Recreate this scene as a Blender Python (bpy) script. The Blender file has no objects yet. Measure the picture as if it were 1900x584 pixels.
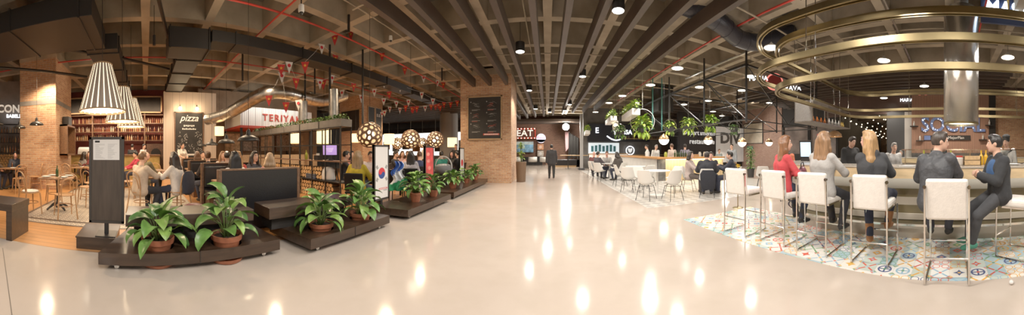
import bpy, bmesh, math, random
import numpy as np
from mathutils import Vector, Matrix, Euler
random.seed(7)
R = math.radians; PI = math.pi
SC = bpy.context.scene; COL = SC.collection
F, HOR, VP, EYE = 475.0, 280.0, 1016.0, 1.35      # survey of the photograph: focal length, horizon, corridor axis, eye height

# ------------------------------------------------------------------ survey helpers
def az(px): return (px - VP) / F
def at(px, d, z=0.0):                      # point at bearing of px, horizontal range d
    a = az(px); return Vector((d*math.sin(a), d*math.cos(a), z))
def gr(px, py, z=0.0):                     # point at height z seen at (px, py)
    return at(px, (EYE - z)*F/(py - HOR), z)
def zz(py, d): return EYE - (py - HOR)*d/F

# ------------------------------------------------------------------ materials
MATS = {}
def nt(m): return m.node_tree
def mat(name, col=(.5,.5,.5), rough=.5, metal=0., emit=None, es=0., noise=None, bump=None, trans=0., alpha=1., spec=None, coat=0., stretch=None, sss=0.):
    if name in MATS: return MATS[name]
    m = bpy.data.materials.new(name); m.use_nodes = True; MATS[name] = m
    n = nt(m).nodes; l = nt(m).links; b = n['Principled BSDF']
    b.inputs['Base Color'].default_value = (*col, 1); b.inputs['Roughness'].default_value = rough
    b.inputs['Metallic'].default_value = metal
    if spec is not None: b.inputs['Specular IOR Level'].default_value = spec
    if emit: b.inputs['Emission Color'].default_value = (*emit, 1); b.inputs['Emission Strength'].default_value = es
    if trans: b.inputs['Transmission Weight'].default_value = trans
    if alpha < 1: b.inputs['Alpha'].default_value = alpha
    if coat: b.inputs['Coat Weight'].default_value = coat; b.inputs['Coat Roughness'].default_value = .1
    if noise or bump:
        tc = n.new('ShaderNodeTexCoord'); src = tc.outputs['Object']
        if stretch:
            mp = n.new('ShaderNodeMapping'); mp.inputs['Scale'].default_value = stretch; l.new(src, mp.inputs[0]); src = mp.outputs[0]
    if noise:
        t = n.new('ShaderNodeTexNoise'); t.inputs['Scale'].default_value = noise[0]; t.inputs['Detail'].default_value = 6
        l.new(src, t.inputs['Vector'])
        r = n.new('ShaderNodeValToRGB'); k = noise[1]
        r.color_ramp.elements[0].position = .3; r.color_ramp.elements[1].position = .7
        r.color_ramp.elements[0].color = (*[max(0, c*(1-k)) for c in col], 1); r.color_ramp.elements[1].color = (*[min(1, c*(1+k)) for c in col], 1)
        l.new(t.outputs['Fac'], r.inputs[0]); l.new(r.outputs[0], b.inputs['Base Color'])
    if bump:
        t2 = n.new('ShaderNodeTexNoise'); t2.inputs['Scale'].default_value = bump[0]; t2.inputs['Detail'].default_value = 4
        l.new(src, t2.inputs['Vector']); bp = n.new('ShaderNodeBump'); bp.inputs['Strength'].default_value = bump[1]; bp.inputs['Distance'].default_value = .02
        l.new(t2.outputs['Fac'], bp.inputs['Height']); l.new(bp.outputs[0], b.inputs['Normal'])
    return m

class X:                                   # tiny shader-maths expression builder
    def __init__(s, m, sock): s.m = m; s.o = sock
    def op(s, k, b=None, c=None):
        n = nt(s.m).nodes.new('ShaderNodeMath'); n.operation = k
        for i, v in enumerate((s, b, c)):
            if v is None: continue
            if isinstance(v, X): nt(s.m).links.new(v.o, n.inputs[i])
            else: n.inputs[i].default_value = v
        return X(s.m, n.outputs[0])
    def __add__(s, b): return s.op('ADD', b)
    def __sub__(s, b): return s.op('SUBTRACT', b)
    def __mul__(s, b): return s.op('MULTIPLY', b)
    def lt(s, b): return s.op('LESS_THAN', b)
    def gt(s, b): return s.op('GREATER_THAN', b)
    def abs(s): return s.op('ABSOLUTE')
    def floor(s): return s.op('FLOOR')
    def fract(s): return s.op('FRACT')
    def max(s, b): return s.op('MAXIMUM', b)
    def min(s, b): return s.op('MINIMUM', b)
def mixc(m, fac, a, b):
    n = nt(m).nodes.new('ShaderNodeMix'); n.data_type = 'RGBA'
    if isinstance(fac, X): nt(m).links.new(fac.o, n.inputs[0])
    else: n.inputs[0].default_value = fac
    for k, v in ((6, a), (7, b)):
        if isinstance(v, tuple): n.inputs[k].default_value = (*v, 1)
        else: nt(m).links.new(v, n.inputs[k])
    return n.outputs[2]
def objxyz(m):
    n = nt(m).nodes; tc = n.new('ShaderNodeTexCoord'); s = n.new('ShaderNodeSeparateXYZ'); nt(m).links.new(tc.outputs['Object'], s.inputs[0])
    return [X(m, s.outputs[i]) for i in range(3)]
def combine(m, x, y, z):
    n = nt(m).nodes.new('ShaderNodeCombineXYZ')
    for i, v in enumerate((x, y, z)):
        if isinstance(v, X): nt(m).links.new(v.o, n.inputs[i])
        else: n.inputs[i].default_value = v
    return n.outputs[0]
def noise(m, vec, scale, detail=5):
    t = nt(m).nodes.new('ShaderNodeTexNoise'); t.inputs['Scale'].default_value = scale; t.inputs['Detail'].default_value = detail
    nt(m).links.new(vec, t.inputs['Vector']); return X(m, t.outputs['Fac'])
def bsdf(m): return nt(m).nodes['Principled BSDF']

def brick(name, c1, c2, mortar, w=.24, h=.075, k=.5):
    m = mat(name, c1, .85); x, y, z = objxyz(m); v = combine(m, x + y, z, 0.)
    t = nt(m).nodes.new('ShaderNodeTexBrick'); L = nt(m).links
    t.inputs['Scale'].default_value = 1; t.inputs['Brick Width'].default_value = w; t.inputs['Row Height'].default_value = h
    t.inputs['Mortar Size'].default_value = .009; t.inputs['Mortar Smooth'].default_value = .2; t.inputs['Bias'].default_value = -.1
    t.inputs['Color1'].default_value = (*c1, 1); t.inputs['Color2'].default_value = (*c2, 1); t.inputs['Mortar'].default_value = (*mortar, 1)
    L.new(v, t.inputs['Vector'])
    nz = noise(m, v, 2.2); nz2 = noise(m, v, 14.)
    o = mixc(m, (nz - .42)*1.6*k, t.outputs['Color'], tuple(c*.45 for c in c1))
    o = mixc(m, (nz2 - .52)*1.6, o, tuple(min(1, c*1.7+.05) for c in c2))
    L.new(o, bsdf(m).inputs['Base Color'])
    bp = nt(m).nodes.new('ShaderNodeBump'); bp.inputs['Strength'].default_value = .6; bp.inputs['Distance'].default_value = .01; bp.invert = True
    L.new(t.outputs['Fac'], bp.inputs['Height']); L.new(bp.outputs[0], bsdf(m).inputs['Normal'])
    return m
def planks(name, c, axis, w, rough=.5, dark=.5, grain=(1., 30.), gap=.06):   # boards of width w counted along axis; grain runs the other way
    m = mat(name, c, rough); p = objxyz(m); u = p[axis]*(1./w); other = p[(axis+1) % 3] + p[(axis+2) % 3]
    cell = u.floor(); g = (u.fract() - .5).abs().gt(.5 - gap*.5)
    wn = nt(m).nodes.new('ShaderNodeTexWhiteNoise'); wn.noise_dimensions = '1D'; nt(m).links.new(cell.o, wn.inputs['W'])
    gn = noise(m, combine(m, p[axis]*grain[1], other*grain[0], cell*3.7), 2.)
    o = mixc(m, (gn - .35)*1.6*dark + X(m, wn.outputs['Value'])*.35*dark, c, tuple(k*.45 for k in c))
    o = mixc(m, g, o, tuple(k*.15 for k in c))
    nt(m).links.new(o, bsdf(m).inputs['Base Color']); return m
def woodm(name, c, rough=.45, grain=(2., 2., 30.), dark=.45, coat=0.):        # wood with streaks; grain stretch per axis
    m = mat(name, c, rough, coat=coat); x, y, z = objxyz(m)
    n1 = noise(m, combine(m, x*grain[0], y*grain[1], z*grain[2]), 1.5, 8)
    nt(m).links.new(mixc(m, (n1 - .3)*2., tuple(min(1, k*1.25) for k in c), tuple(k*(1-dark) for k in c)), bsdf(m).inputs['Base Color'])
    return m

# ------------------------------------------------------------------ mesh builder
class MB:
    def __init__(s): s.v = []; s.f = []; s.mi = []
    def add(s, vs, fs, mi=0):
        o = len(s.v); s.v += [tuple(v) for v in vs]; s.f += [tuple(i+o for i in f) for f in fs]; s.mi += [mi]*len(fs); return s
    def box(s, c, d, rz=0., mi=0, M=None):
        c = Vector(c); hx, hy, hz = d[0]/2, d[1]/2, d[2]/2
        rot = M if M is not None else Matrix.Rotation(rz, 3, 'Z')
        vs = [c + rot @ Vector((x*hx, y*hy, z*hz)) for x in (-1,1) for y in (-1,1) for z in (-1,1)]
        return s.add(vs, [(0,1,3,2),(4,6,7,5),(0,4,5,1),(2,3,7,6),(0,2,6,4),(1,5,7,3)], mi)
    def bb(s, x0, x1, y0, y1, z0, z1, mi=0): return s.box(((x0+x1)/2,(y0+y1)/2,(z0+z1)/2), (abs(x1-x0),abs(y1-y0),abs(z1-z0)), 0, mi)
    def cyl(s, a, b, r0, r1=None, n=12, mi=0, caps=True):
        a = Vector(a); b = Vector(b); r1 = r0 if r1 is None else r1; d = (b-a).normalized()
        u = d.orthogonal().normalized(); w = d.cross(u)
        vs = []
        for p, r in ((a, r0), (b, r1)):
            vs += [p + (u*math.cos(2*PI*i/n) + w*math.sin(2*PI*i/n))*r for i in range(n)]
        fs = [(i, (i+1) % n, n+(i+1) % n, n+i) for i in range(n)]
        if caps: fs += [tuple(range(n))[::-1], tuple(range(n, 2*n))]
        return s.add(vs, fs, mi)
    def tube(s, pts, r, n=8, closed=False, mi=0, caps=True):
        pts = [Vector(p) for p in pts]; N = len(pts); rs = r if isinstance(r, (list, tuple)) else [r]*N
        T = []
        for i in range(N):
            a = pts[(i-1) % N] if (closed or i > 0) else pts[i]; b = pts[(i+1) % N] if (closed or i < N-1) else pts[i]
            T.append((b-a).normalized())
        u = T[0].orthogonal().normalized(); vs = []
        for i in range(N):
            u = (u - T[i]*u.dot(T[i])); u = u.normalized() if u.length > 1e-6 else T[i].orthogonal().normalized(); w = T[i].cross(u)
            vs += [pts[i] + (u*math.cos(2*PI*k/n) + w*math.sin(2*PI*k/n))*rs[i] for k in range(n)]
        fs = []
        for i in range(N if closed else N-1):
            j = (i+1) % N
            fs += [(i*n+k, i*n+(k+1) % n, j*n+(k+1) % n, j*n+k) for k in range(n)]
        if not closed and caps: fs += [tuple(range(n))[::-1], tuple(range((N-1)*n, N*n))]
        return s.add(vs, fs, mi)
    def band(s, pts, w, h, closed=False, mi=0):       # rectangular section (w across in plan, h up) swept along a plan path
        pts = [Vector(p) for p in pts]; N = len(pts); vs = []
        for i in range(N):
            a = pts[(i-1) % N] if (closed or i > 0) else pts[i]; b = pts[(i+1) % N] if (closed or i < N-1) else pts[i]
            t = (b-a); t.z = 0; t.normalize(); nrm = Vector((-t.y, t.x, 0))*(w/2)
            vs += [pts[i]+nrm, pts[i]-nrm, pts[i]-nrm+Vector((0,0,h)), pts[i]+nrm+Vector((0,0,h))]
        fs = []
        for i in range(N if closed else N-1):
            j = (i+1) % N; fs += [(i*4+k, i*4+(k+1) % 4, j*4+(k+1) % 4, j*4+k) for k in range(4)]
        if not closed: fs += [(3,2,1,0), tuple(range((N-1)*4, N*4))]
        return s.add(vs, fs, mi)
    def lathe(s, prof, c=(0,0,0), n=20, mi=0, caps=True):
        c = Vector(c); vs = []
        for r, z in prof: vs += [c + Vector((r*math.cos(2*PI*i/n), r*math.sin(2*PI*i/n), z)) for i in range(n)]
        fs = []
        for k in range(len(prof)-1): fs += [(k*n+i, k*n+(i+1) % n, (k+1)*n+(i+1) % n, (k+1)*n+i) for i in range(n)]
        if caps: fs += [tuple(range(n))[::-1], tuple(range((len(prof)-1)*n, len(prof)*n))]
        return s.add(vs, fs, mi)
    def ball(s, c, r, n=12, m=8, mi=0, rot=None):
        r = r if isinstance(r, (tuple, list)) else (r,r,r); c = Vector(c); vs = []
        for j in range(m+1):
            t = PI*j/m
            for i in range(n):
                p = Vector((r[0]*math.sin(t)*math.cos(2*PI*i/n), r[1]*math.sin(t)*math.sin(2*PI*i/n), r[2]*math.cos(t)))
                vs.append(c + (rot @ p if rot else p))
        fs = [(j*n+i, (j+1)*n+i, (j+1)*n+(i+1) % n, j*n+(i+1) % n) for j in range(m) for i in range(n)]
        return s.add(vs, fs, mi)
    def prism(s, poly, z0, z1, mi=0):
        n = len(poly); vs = [(x,y,z0) for x,y in poly] + [(x,y,z1) for x,y in poly]
        return s.add(vs, [tuple(range(n))[::-1], tuple(range(n,2*n))] + [(i,(i+1)%n,n+(i+1)%n,n+i) for i in range(n)], mi)
    def quad(s, a, b, c, d, mi=0): return s.add([a,b,c,d], [(0,1,2,3)], mi)
    def xf(s, M):
        s.v = [tuple(M @ Vector(v)) for v in s.v]; return s
    def build(s, name, m, parent=None, loc=None, smooth=False, bevel=0., solid=0., sub=0):
        me = bpy.data.meshes.new(name); off = Vector(loc) if loc is not None else Vector((0,0,0))
        me.from_pydata([tuple(Vector(v)-off) for v in s.v], [], s.f); me.validate()
        ms = m if isinstance(m, (list, tuple)) else [m]
        for k in ms: me.materials.append(k)
        if len(ms) > 1 and len(me.polygons) == len(s.mi): me.polygons.foreach_set('material_index', s.mi)
        bm = bmesh.new(); bm.from_mesh(me); smooth and bmesh.ops.remove_doubles(bm, verts=bm.verts, dist=1e-5); bmesh.ops.recalc_face_normals(bm, faces=bm.faces); bm.to_mesh(me); bm.free()
        if smooth:
            me.polygons.foreach_set('use_smooth', [True]*len(me.polygons))
            if smooth != 'all': me.set_sharp_from_angle(angle=R(40))
        o = bpy.data.objects.new(name, me); COL.objects.link(o)
        if parent: o.parent = parent
        if loc is not None: o.location = off
        if solid: k = o.modifiers.new('s', 'SOLIDIFY'); k.thickness = solid; k.offset = 0
        if sub: k = o.modifiers.new('u', 'SUBSURF'); k.levels = sub; k.render_levels = sub
        if bevel: k = o.modifiers.new('b', 'BEVEL'); k.width = bevel; k.segments = 2; k.limit_method = 'ANGLE'
        return o
def tag(o, label=None, cat=None, group=None, kind=None):
    if label: o['label'] = label
    if cat: o['category'] = cat
    if group: o['group'] = group
    if kind: o['kind'] = kind
    return o
def thing(name, label, cat, loc=(0,0,0), rz=0., group=None, s=1.):
    o = bpy.data.objects.new(name, None); COL.objects.link(o); o.location = loc; o.rotation_euler = (0,0,rz); o.scale = (s,s,s)
    o.empty_display_size = .1
    return tag(o, label, cat, group)
def struct(name, mb, m, label=None, **k): return tag(mb.build(name, m, **k), label, None, None, 'structure')
KIDS = {}
def dup(root, loc, rz=None, label=None, group=None, s=None):
    r = root.copy(); COL.objects.link(r); r.location = loc
    if rz is not None: r.rotation_euler = (0,0,rz)
    if s: r.scale = (s,s,s)
    if label: r['label'] = label
    if group: r['group'] = group
    for ch in root.children:
        c = ch.copy(); COL.objects.link(c); c.parent = r
        for g in ch.children:
            d = g.copy(); COL.objects.link(d); d.parent = c
    return r
class Proto:                                # first call places the built thing itself, later calls copy it with its parts
    def __init__(s, make): s.o = None; s.make = make
    def __call__(s, loc, rz=0., label=None, group=None, sc=None):
        if s.o is None:
            s.o = s.make(); o = s.o; o.location = loc; o.rotation_euler = (0,0,rz)
            if label: o['label'] = label
            if group: o['group'] = group
            if sc: o.scale = (sc,)*3
            return o
        return dup(s.o, loc, rz, label, group, sc)
FONT = None
def text(name, s, m, parent, loc, rot, size, ext=.01, align='CENTER', sx=1., bold=0., shear=0., space=1.):
    c = bpy.data.curves.new(name, 'FONT'); c.body = s; c.size = size; c.extrude = ext; c.align_x = align; c.align_y = 'CENTER'; c.offset = bold; c.shear = shear; c.space_character = space
    c.resolution_u = 3
    t = bpy.data.objects.new(name, c); COL.objects.link(t)
    bpy.context.view_layer.update()
    me = bpy.data.meshes.new_from_object(t.evaluated_get(bpy.context.evaluated_depsgraph_get()))
    bpy.data.objects.remove(t); bpy.data.curves.remove(c)
    o = bpy.data.objects.new(name, me); COL.objects.link(o); me.materials.clear(); me.materials.append(m)
    o.location = loc; o.rotation_euler = rot; o.scale = (sx,1,1)
    if parent: o.parent = parent
    return o
def catmull(P, n=6, closed=False):
    P = [Vector(p) for p in P]; out = []; N = len(P)
    for i in range(N if closed else N-1):
        p0 = P[(i-1) % N] if closed or i > 0 else P[i]; p1 = P[i]; p2 = P[(i+1) % N]; p3 = P[(i+2) % N] if closed or i+2 < N else P[(i+1) % N]
        for k in range(n):
            t = k/n; out.append(.5*((2*p1) + (p2-p0)*t + (2*p0-5*p1+4*p2-p3)*t*t + (3*p1-p0-3*p2+p3)*t**3))
    if not closed: out.append(P[-1])
    return out
def light(name, kind, loc, power, col=(1,.82,.6), size=.1, rot=(0,0,0), sizey=None, spot=None):
    d = bpy.data.lights.new(name, kind); d.energy = power; d.color = col
    if kind == 'AREA':
        d.size = size
        if sizey: d.shape = 'RECTANGLE'; d.size_y = sizey
    else: d.shadow_soft_size = size
    if spot: d.spot_size = spot; d.spot_blend = .6
    o = bpy.data.objects.new(name, d); COL.objects.link(o); o.location = loc; o.rotation_euler = rot; return o
# ------------------------------------------------------------------ figures: one continuous surface grown from a signed distance field
def surface_nets(val, org, h):
    s = val < 0; c = np.zeros(tuple(n-1 for n in val.shape), np.int32)
    cs = [(i,j,k) for i in (0,1) for j in (0,1) for k in (0,1)]
    sl = lambda a, o: a[o[0]:a.shape[0]-1+o[0], o[1]:a.shape[1]-1+o[1], o[2]:a.shape[2]-1+o[2]]
    for o in cs: c += sl(s, o)
    act = (c > 0) & (c < 8); idx = -np.ones(act.shape, np.int64); ii = np.argwhere(act); idx[act] = np.arange(len(ii))
    acc = np.zeros((len(ii), 3)); cnt = np.zeros(len(ii))
    for a in range(8):
        for b in range(a+1, 8):
            A, B = np.array(cs[a]), np.array(cs[b])
            if np.abs(A-B).sum() != 1: continue
            va = val[tuple((ii+A).T)]; vb = val[tuple((ii+B).T)]; cr = (va < 0) != (vb < 0)
            t = va/np.where(cr, va-vb, 1)
            acc[cr] += (A + (B-A)*t[:,None])[cr]; cnt[cr] += 1
    V = (ii + acc/cnt[:,None])*h + org
    faces = []
    for ax in range(3):
        u, w = (ax+1) % 3, (ax+2) % 3
        lo = [slice(None)]*3; hi = [slice(None)]*3; lo[ax] = slice(0,-1); hi[ax] = slice(1,None)
        a = s[tuple(lo)]; b = s[tuple(hi)]; e = np.argwhere(a != b)
        e = e[(e[:,u] > 0) & (e[:,w] > 0) & (e[:,u] < s.shape[u]-1) & (e[:,w] < s.shape[w]-1)]
        if not len(e): continue
        du = np.zeros(3, int); dw = np.zeros(3, int); du[u] = 1; dw[w] = 1
        q = np.stack([idx[tuple((e-du-dw).T)], idx[tuple((e-dw).T)], idx[tuple(e.T)], idx[tuple((e-du).T)]], 1)
        fl = a[tuple(e.T)]; q[~fl] = q[~fl][:, ::-1]; faces.append(q)
    return V, np.concatenate(faces)
class SDF:
    def __init__(s): s.p = []
    def cone(s, a, b, ra, rb=None, k=.025): s.p.append(('c', np.array(a, float), np.array(b, float), ra, ra if rb is None else rb, k)); return s
    def ell(s, c, r, M=None, k=.02): s.p.append(('e', np.array(c, float), np.array(r, float), None if M is None else np.array(M, float), 0, k)); return s
    def cut(s, c, r, M=None, k=.01): s.p.append(('x', np.array(c, float), np.array(r, float), None if M is None else np.array(M, float), 0, k)); return s
    def cutz(s, z, above): s.p.append(('z', z, above, None, 0, 0)); return s
    def mesh(s, h):
        lo = np.full(3, 1e9); hi = -lo
        for p in s.p:
            if p[0] == 'c':
                for q, r in ((p[1], p[3]), (p[2], p[4])): lo = np.minimum(lo, q-r); hi = np.maximum(hi, q+r)
            elif p[0] == 'e': lo = np.minimum(lo, p[1]-p[2].max()); hi = np.maximum(hi, p[1]+p[2].max())
        lo -= 3*h+.02; hi += 3*h+.02; n = np.ceil((hi-lo)/h).astype(int)+1
        g = [lo[i] + np.arange(n[i])*h for i in range(3)]; val = np.full(n, .3, np.float32)
        for p in s.p:
            if p[0] == 'z':
                zc = g[2] - p[1]; val = np.maximum(val, (zc if p[2] else -zc)[None,None,:]); continue
            if p[0] == 'c': a, b = np.minimum(p[1],p[2]) - max(p[3],p[4]), np.maximum(p[1],p[2]) + max(p[3],p[4])
            else: a, b = p[1]-p[2].max(), p[1]+p[2].max()
            m = .07; i0 = np.clip(((a-m-lo)/h).astype(int), 0, n-1); i1 = np.clip(((b+m-lo)/h).astype(int)+2, 1, n)
            sl = tuple(slice(i0[i], i1[i]) for i in range(3))
            Xg = g[0][sl[0]][:,None,None]; Yg = g[1][sl[1]][None,:,None]; Zg = g[2][sl[2]][None,None,:]
            if p[0] == 'c':
                A, B = p[1], p[2]; d = B-A; L = max(d@d, 1e-9)
                t = np.clip(((Xg-A[0])*d[0] + (Yg-A[1])*d[1] + (Zg-A[2])*d[2])/L, 0, 1)
                D = np.sqrt((Xg-A[0]-t*d[0])**2 + (Yg-A[1]-t*d[1])**2 + (Zg-A[2]-t*d[2])**2) - (p[3] + (p[4]-p[3])*t)
            else:
                q = [Xg-p[1][0], Yg-p[1][1], Zg-p[1][2]]
                if p[3] is not None: M = p[3]; q = [M[0,i]*q[0] + M[1,i]*q[1] + M[2,i]*q[2] for i in range(3)]
                r = p[2]; k0 = np.sqrt(sum((q[i]/r[i])**2 for i in range(3))); k1 = np.sqrt(sum((q[i]/r[i]**2)**2 for i in range(3))) + 1e-9
                D = k0*(k0-1)/k1
            k = p[5]; v = val[sl]
            if p[0] == 'x': D = -D; hh = np.maximum(k-np.abs(v-D), 0)/k; val[sl] = np.maximum(v, D) + hh*hh*k*.25
            else: hh = np.maximum(k-np.abs(v-D), 0)/k; val[sl] = np.minimum(v, D) - hh*hh*k*.25
        return surface_nets(val, lo, h)
    def build(s, name, m, parent, h):
        V, Fc = s.mesh(h); me = bpy.data.meshes.new(name); me.from_pydata(V.tolist(), [], Fc.tolist()); me.materials.append(m)
        me.polygons.foreach_set('use_smooth', [True]*len(me.polygons))
        o = bpy.data.objects.new(name, me); COL.objects.link(o); o.parent = parent; return o
def ik(a, t, l1, l2, pole):
    a = Vector(a); t = Vector(t); d = t-a; L = min(max(d.length, abs(l1-l2)+.01), (l1+l2)*.998); d = d.normalized(); t = a + d*L
    x = (l1*l1 - l2*l2 + L*L)/(2*L); y = math.sqrt(max(l1*l1 - x*x, 0)); p = Vector(pole); p = p - d*p.dot(d)
    p = p.normalized() if p.length > 1e-5 else d.orthogonal().normalized()
    return a + d*x + p*y, t
SKIN = dict(fair=mat('skin_fair', (.72,.42,.30), .5, noise=(9,.08)), tan=mat('skin_tan', (.58,.32,.20), .5, noise=(9,.08)), rosy=mat('skin_rosy', (.75,.40,.31), .5, noise=(9,.08)))
def cloth(c, rough=.85): return mat('cloth_%d_%d_%d' % tuple(int(k*255) for k in c), c, rough, noise=(14,.12), bump=(22,.35))
def hairm(c): return mat('hair_%d_%d_%d' % tuple(int(k*255) for k in c), c, .38, noise=(60,.35), stretch=(1,1,.12), bump=(90,.25))
DARKHAIR, BROWN, BLOND, LIGHTB, GREY, BLACK = (.018,.012,.009), (.10,.045,.02), (.42,.24,.10), (.27,.145,.07), (.35,.33,.31), (.008,.007,.007)
EYEW = mat('eye_white', (.75,.73,.7), .3); EYED = mat('eye_dark', (.03,.018,.01), .25); LIP = mat('lip', (.5,.17,.15), .45); BROW = mat('brow_dark', (.03,.02,.014), .7)
def person(label, loc, rz, seat=None, sex='m', h=.02, s=1., lean=0., side=0., twist=0., yaw=0., pitch=0., hands=None, feet=None, spread=.11,
           top=(.1,.1,.1), legs=(.03,.035,.06), shoes=(.03,.025,.02), skin='fair', hair=DARKHAIR, hs='short', coat=0., sleeve=1., hat=None, neckline=0., skirt=None, boot=0., group=None, apron=None, coatlen=0., face=False, extra=None, mats=None):
    """seated when seat (height of the seat) is given; faces local +Y; +X is its right"""
    w = sex == 'f'; root = thing('person', label, 'person', loc, rz, group, s)
    pz = .93 if seat is None else seat/s + .095
    P = Vector((0,0,pz)); Rt = Matrix.Rotation(-twist, 3, 'Z') @ Matrix.Rotation(side, 3, 'Y') @ Matrix.Rotation(-lean, 3, 'X')
    up = Rt @ Vector((0,0,1)); rt = Rt @ Vector((1,0,0)); fw = Rt @ Vector((0,1,0))
    W = .15 if w else .178; sk = .9 if w else 1.
    chest = P + up*.30; nb = P + up*.485
    Hr = Matrix.Rotation(-(twist*.5+yaw), 3, 'Z') @ Matrix.Rotation(-pitch - lean*.35, 3, 'X')
    hc = nb + up*.075 + Hr @ Vector((0,.035,.105)); hp = lambda x, y, z: hc + Hr @ Vector((x,y,z))
    sh = [nb + rt*(sg*W) - up*.062 for sg in (-1,1)]
    hip = [P + Vector((sg*.088,0,-.02)) for sg in (-1,1)]
    if feet is None:
        feet = [(-.1,-.02,.0), (.1,.05,.0)] if seat is None else [(-.12,.36,.0), (.12,.40,.0)]
    kn, an = [], []
    for i, sg in enumerate((-1,1)):
        k, a = ik(hip[i], Vector(feet[i]) + Vector((0,0,.085)), .43, .405, (sg*spread*2.5, 1, .35 if seat else 0)); kn.append(k); an.append(a)
    if hands is None:
        hands = [(-.25,.03,.72), (.25,.03,.72)] if seat is None else [(-.13,.40,pz+.14), (.13,.42,pz+.14)]
    el, wr = [], []
    for i, sg in enumerate((-1,1)):
        e, q = ik(sh[i], hands[i], .285, .255, (sg*.7, -.6, -.5)); el.append(e); wr.append(q)
    fing = h <= .013
    def torso(S, g, kk=.03, low=0.):
        for sg in (-1,1):
            S.cone(P + rt*(sg*.075) - up*low, P + up*.14 + rt*(sg*.058), .118*sk+g+(.008 if w else 0), .098*sk+g, kk)
            S.cone(P + up*.14 + rt*(sg*.058), chest + rt*(sg*.075), .098*sk+g, .112*sk+g, kk)
            S.cone(chest + rt*(sg*.07) + up*.03, sh[0 if sg < 0 else 1] - rt*(sg*.012), .10*sk+g, .05*sk+g, kk)
            if w: S.ell(chest + rt*(sg*.078) + fw*.085 - up*.005, (.068+g,.062+g,.066+g), k=.04)
        S.cone(nb - up*.04, nb + up*.02, .065+g*.5, .052+g*.3, .05)
    def arms(S, g, part=1., kk=.025):
        for i in (0,1):
            S.cone(sh[i], el[i], .052*sk+g, .043*sk+g, kk)
            if part > .5: S.cone(el[i], el[i].lerp(wr[i], (part-.5)*2*.96), .043*sk+g, .033*sk+g, kk)
    def leg(S, g, kk=.025):
        for i in (0,1):
            S.cone(hip[i], kn[i], .088*sk+g+(.006 if w else 0), .06*sk+g, kk); S.cone(kn[i], an[i]+Vector((0,0,.02)), .058*sk+g, .04*sk+g, kk)
            S.cone(kn[i].lerp(an[i],.25) + (kn[i]-an[i]).cross(Vector((1,0,0))).normalized()*.012, kn[i].lerp(an[i],.5), .052*sk+g, .046*sk+g, kk)
    fdir = []
    for i in (0,1):
        d = (kn[i]-hip[i]); d.z = 0; d = d.normalized() if d.length > .05 else Vector((0,1,0)); fdir.append(d)
    # body
    B = SDF(); torso(B, 0.); arms(B, 0.); leg(B, 0.)
    B.cone(nb - up*.02, hc + Hr @ Vector((0,-.015,-.07)), .056 if not w else .048, .052 if not w else .045, .03)
    B.ell(hc, (.073,.094,.112), Hr, .02); B.ell(hp(0,.03,-.062), (.056,.062,.058), Hr, .03); B.ell(hp(0,.062,-.095), (.028,.024,.022), Hr, .025)
    B.cone(hp(0,.092,.012), hp(0,.107,-.03), .009, .015, .018)
    for sg in (-1,1):
        B.ell(hp(sg*.076,-.008,-.008), (.011,.02,.031), Hr, .008)
        B.cut(hp(sg*.032,.098,.014), (.018,.014,.010), Hr, .012)
    B.cone(hp(-.036,.09,.034), hp(.036,.09,.034), .007, .007, .015)
    B.ell(hp(0,.092,-.058), (.024,.012,.009), Hr, .012)
    for i, sg in enumerate((-1,1)):
        d = (wr[i]-el[i]).normalized(); n_ = Vector((-sg,0,0)) - d*d.dot(Vector((-sg,0,0)))
        n_ = n_.normalized() if n_.length > .1 else d.orthogonal().normalized()
        lat = d.cross(n_)*(1 if sg > 0 else -1)          # across the palm, towards the thumb
        if lat.dot(Vector((0,.3,1))) < 0: lat = -lat
        pc = wr[i] + d*.045
        M = Matrix((lat, d, n_)).transposed()
        B.ell(pc, (.041*sk,.052,.017), M, .012)
        if fing:
            for j, (o_, ln) in enumerate(((.027,.066),(.009,.075),(-.009,.069),(-.026,.054))):
                a0 = pc + d*.036 + lat*o_*sk; a1 = a0 + d*ln*.5*.95 + n_*ln*.16; a2 = a1 + d*ln*.34 + n_*ln*.36
                B.cone(a0, a1, .0095, .0085, .004); B.cone(a1, a2, .0085, .007, .004)
            t0 = pc - d*.018 + lat*.03*sk; t1 = t0 + d*.03 + lat*.022 + n_*.012; B.cone(t0, t1, .012, .010, .008); B.cone(t1, t1 + d*.03 + n_*.012, .010, .008, .004)
        else:
            B.cone(pc + d*.03 + lat*.014, pc + d*.09 + n_*.03 + lat*.012, .013, .009, .01); B.cone(pc + d*.03 - lat*.014, pc + d*.085 + n_*.03 - lat*.012, .013, .009, .01)
            B.cone(pc - d*.015 + lat*.03, pc + d*.03 + lat*.05 + n_*.012, .012, .009, .01)
        B.cone(an[i] - fdir[i]*.02 - Vector((0,0,.03)), an[i] + fdir[i]*.13 - Vector((0,0,.055)), .036, .026, .02)
    b = B.build('body', SKIN[skin], root, h)
    # eyes, brows and lips belong to the same mesh
    E = MB()
    for sg in (-1,1):
        E.ball(hp(sg*.032,.083,.012), (.0135,.010,.0085), 10, 6, 1, Hr); E.ball(hp(sg*.032,.0895,.012), (.0062,.005,.0064), 8, 6, 2, Hr)
        E.tube([hp(sg*.014,.097,.033), hp(sg*.034,.096,.039), hp(sg*.052,.083,.034)], .004, 5, mi=4)
    E.tube([hp(-.025,.092,-.058), hp(-.01,.1015,-.055), hp(.01,.1015,-.055), hp(.025,.092,-.058)], .0052, 5, mi=3)
    E.tube([hp(-.02,.092,-.063), hp(0,.1015,-.066), hp(.02,.092,-.063)], .0058, 5, mi=3)
    bm = bmesh.new(); bm.from_mesh(b.data); vv = [bm.verts.new(v) for v in E.v]
    for fcs, mi in zip(E.f, E.mi):
        try: q = bm.faces.new([vv[i] for i in fcs]); q.material_index = mi; q.smooth = True
        except ValueError: pass
    bm.to_mesh(b.data); bm.free()
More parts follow.
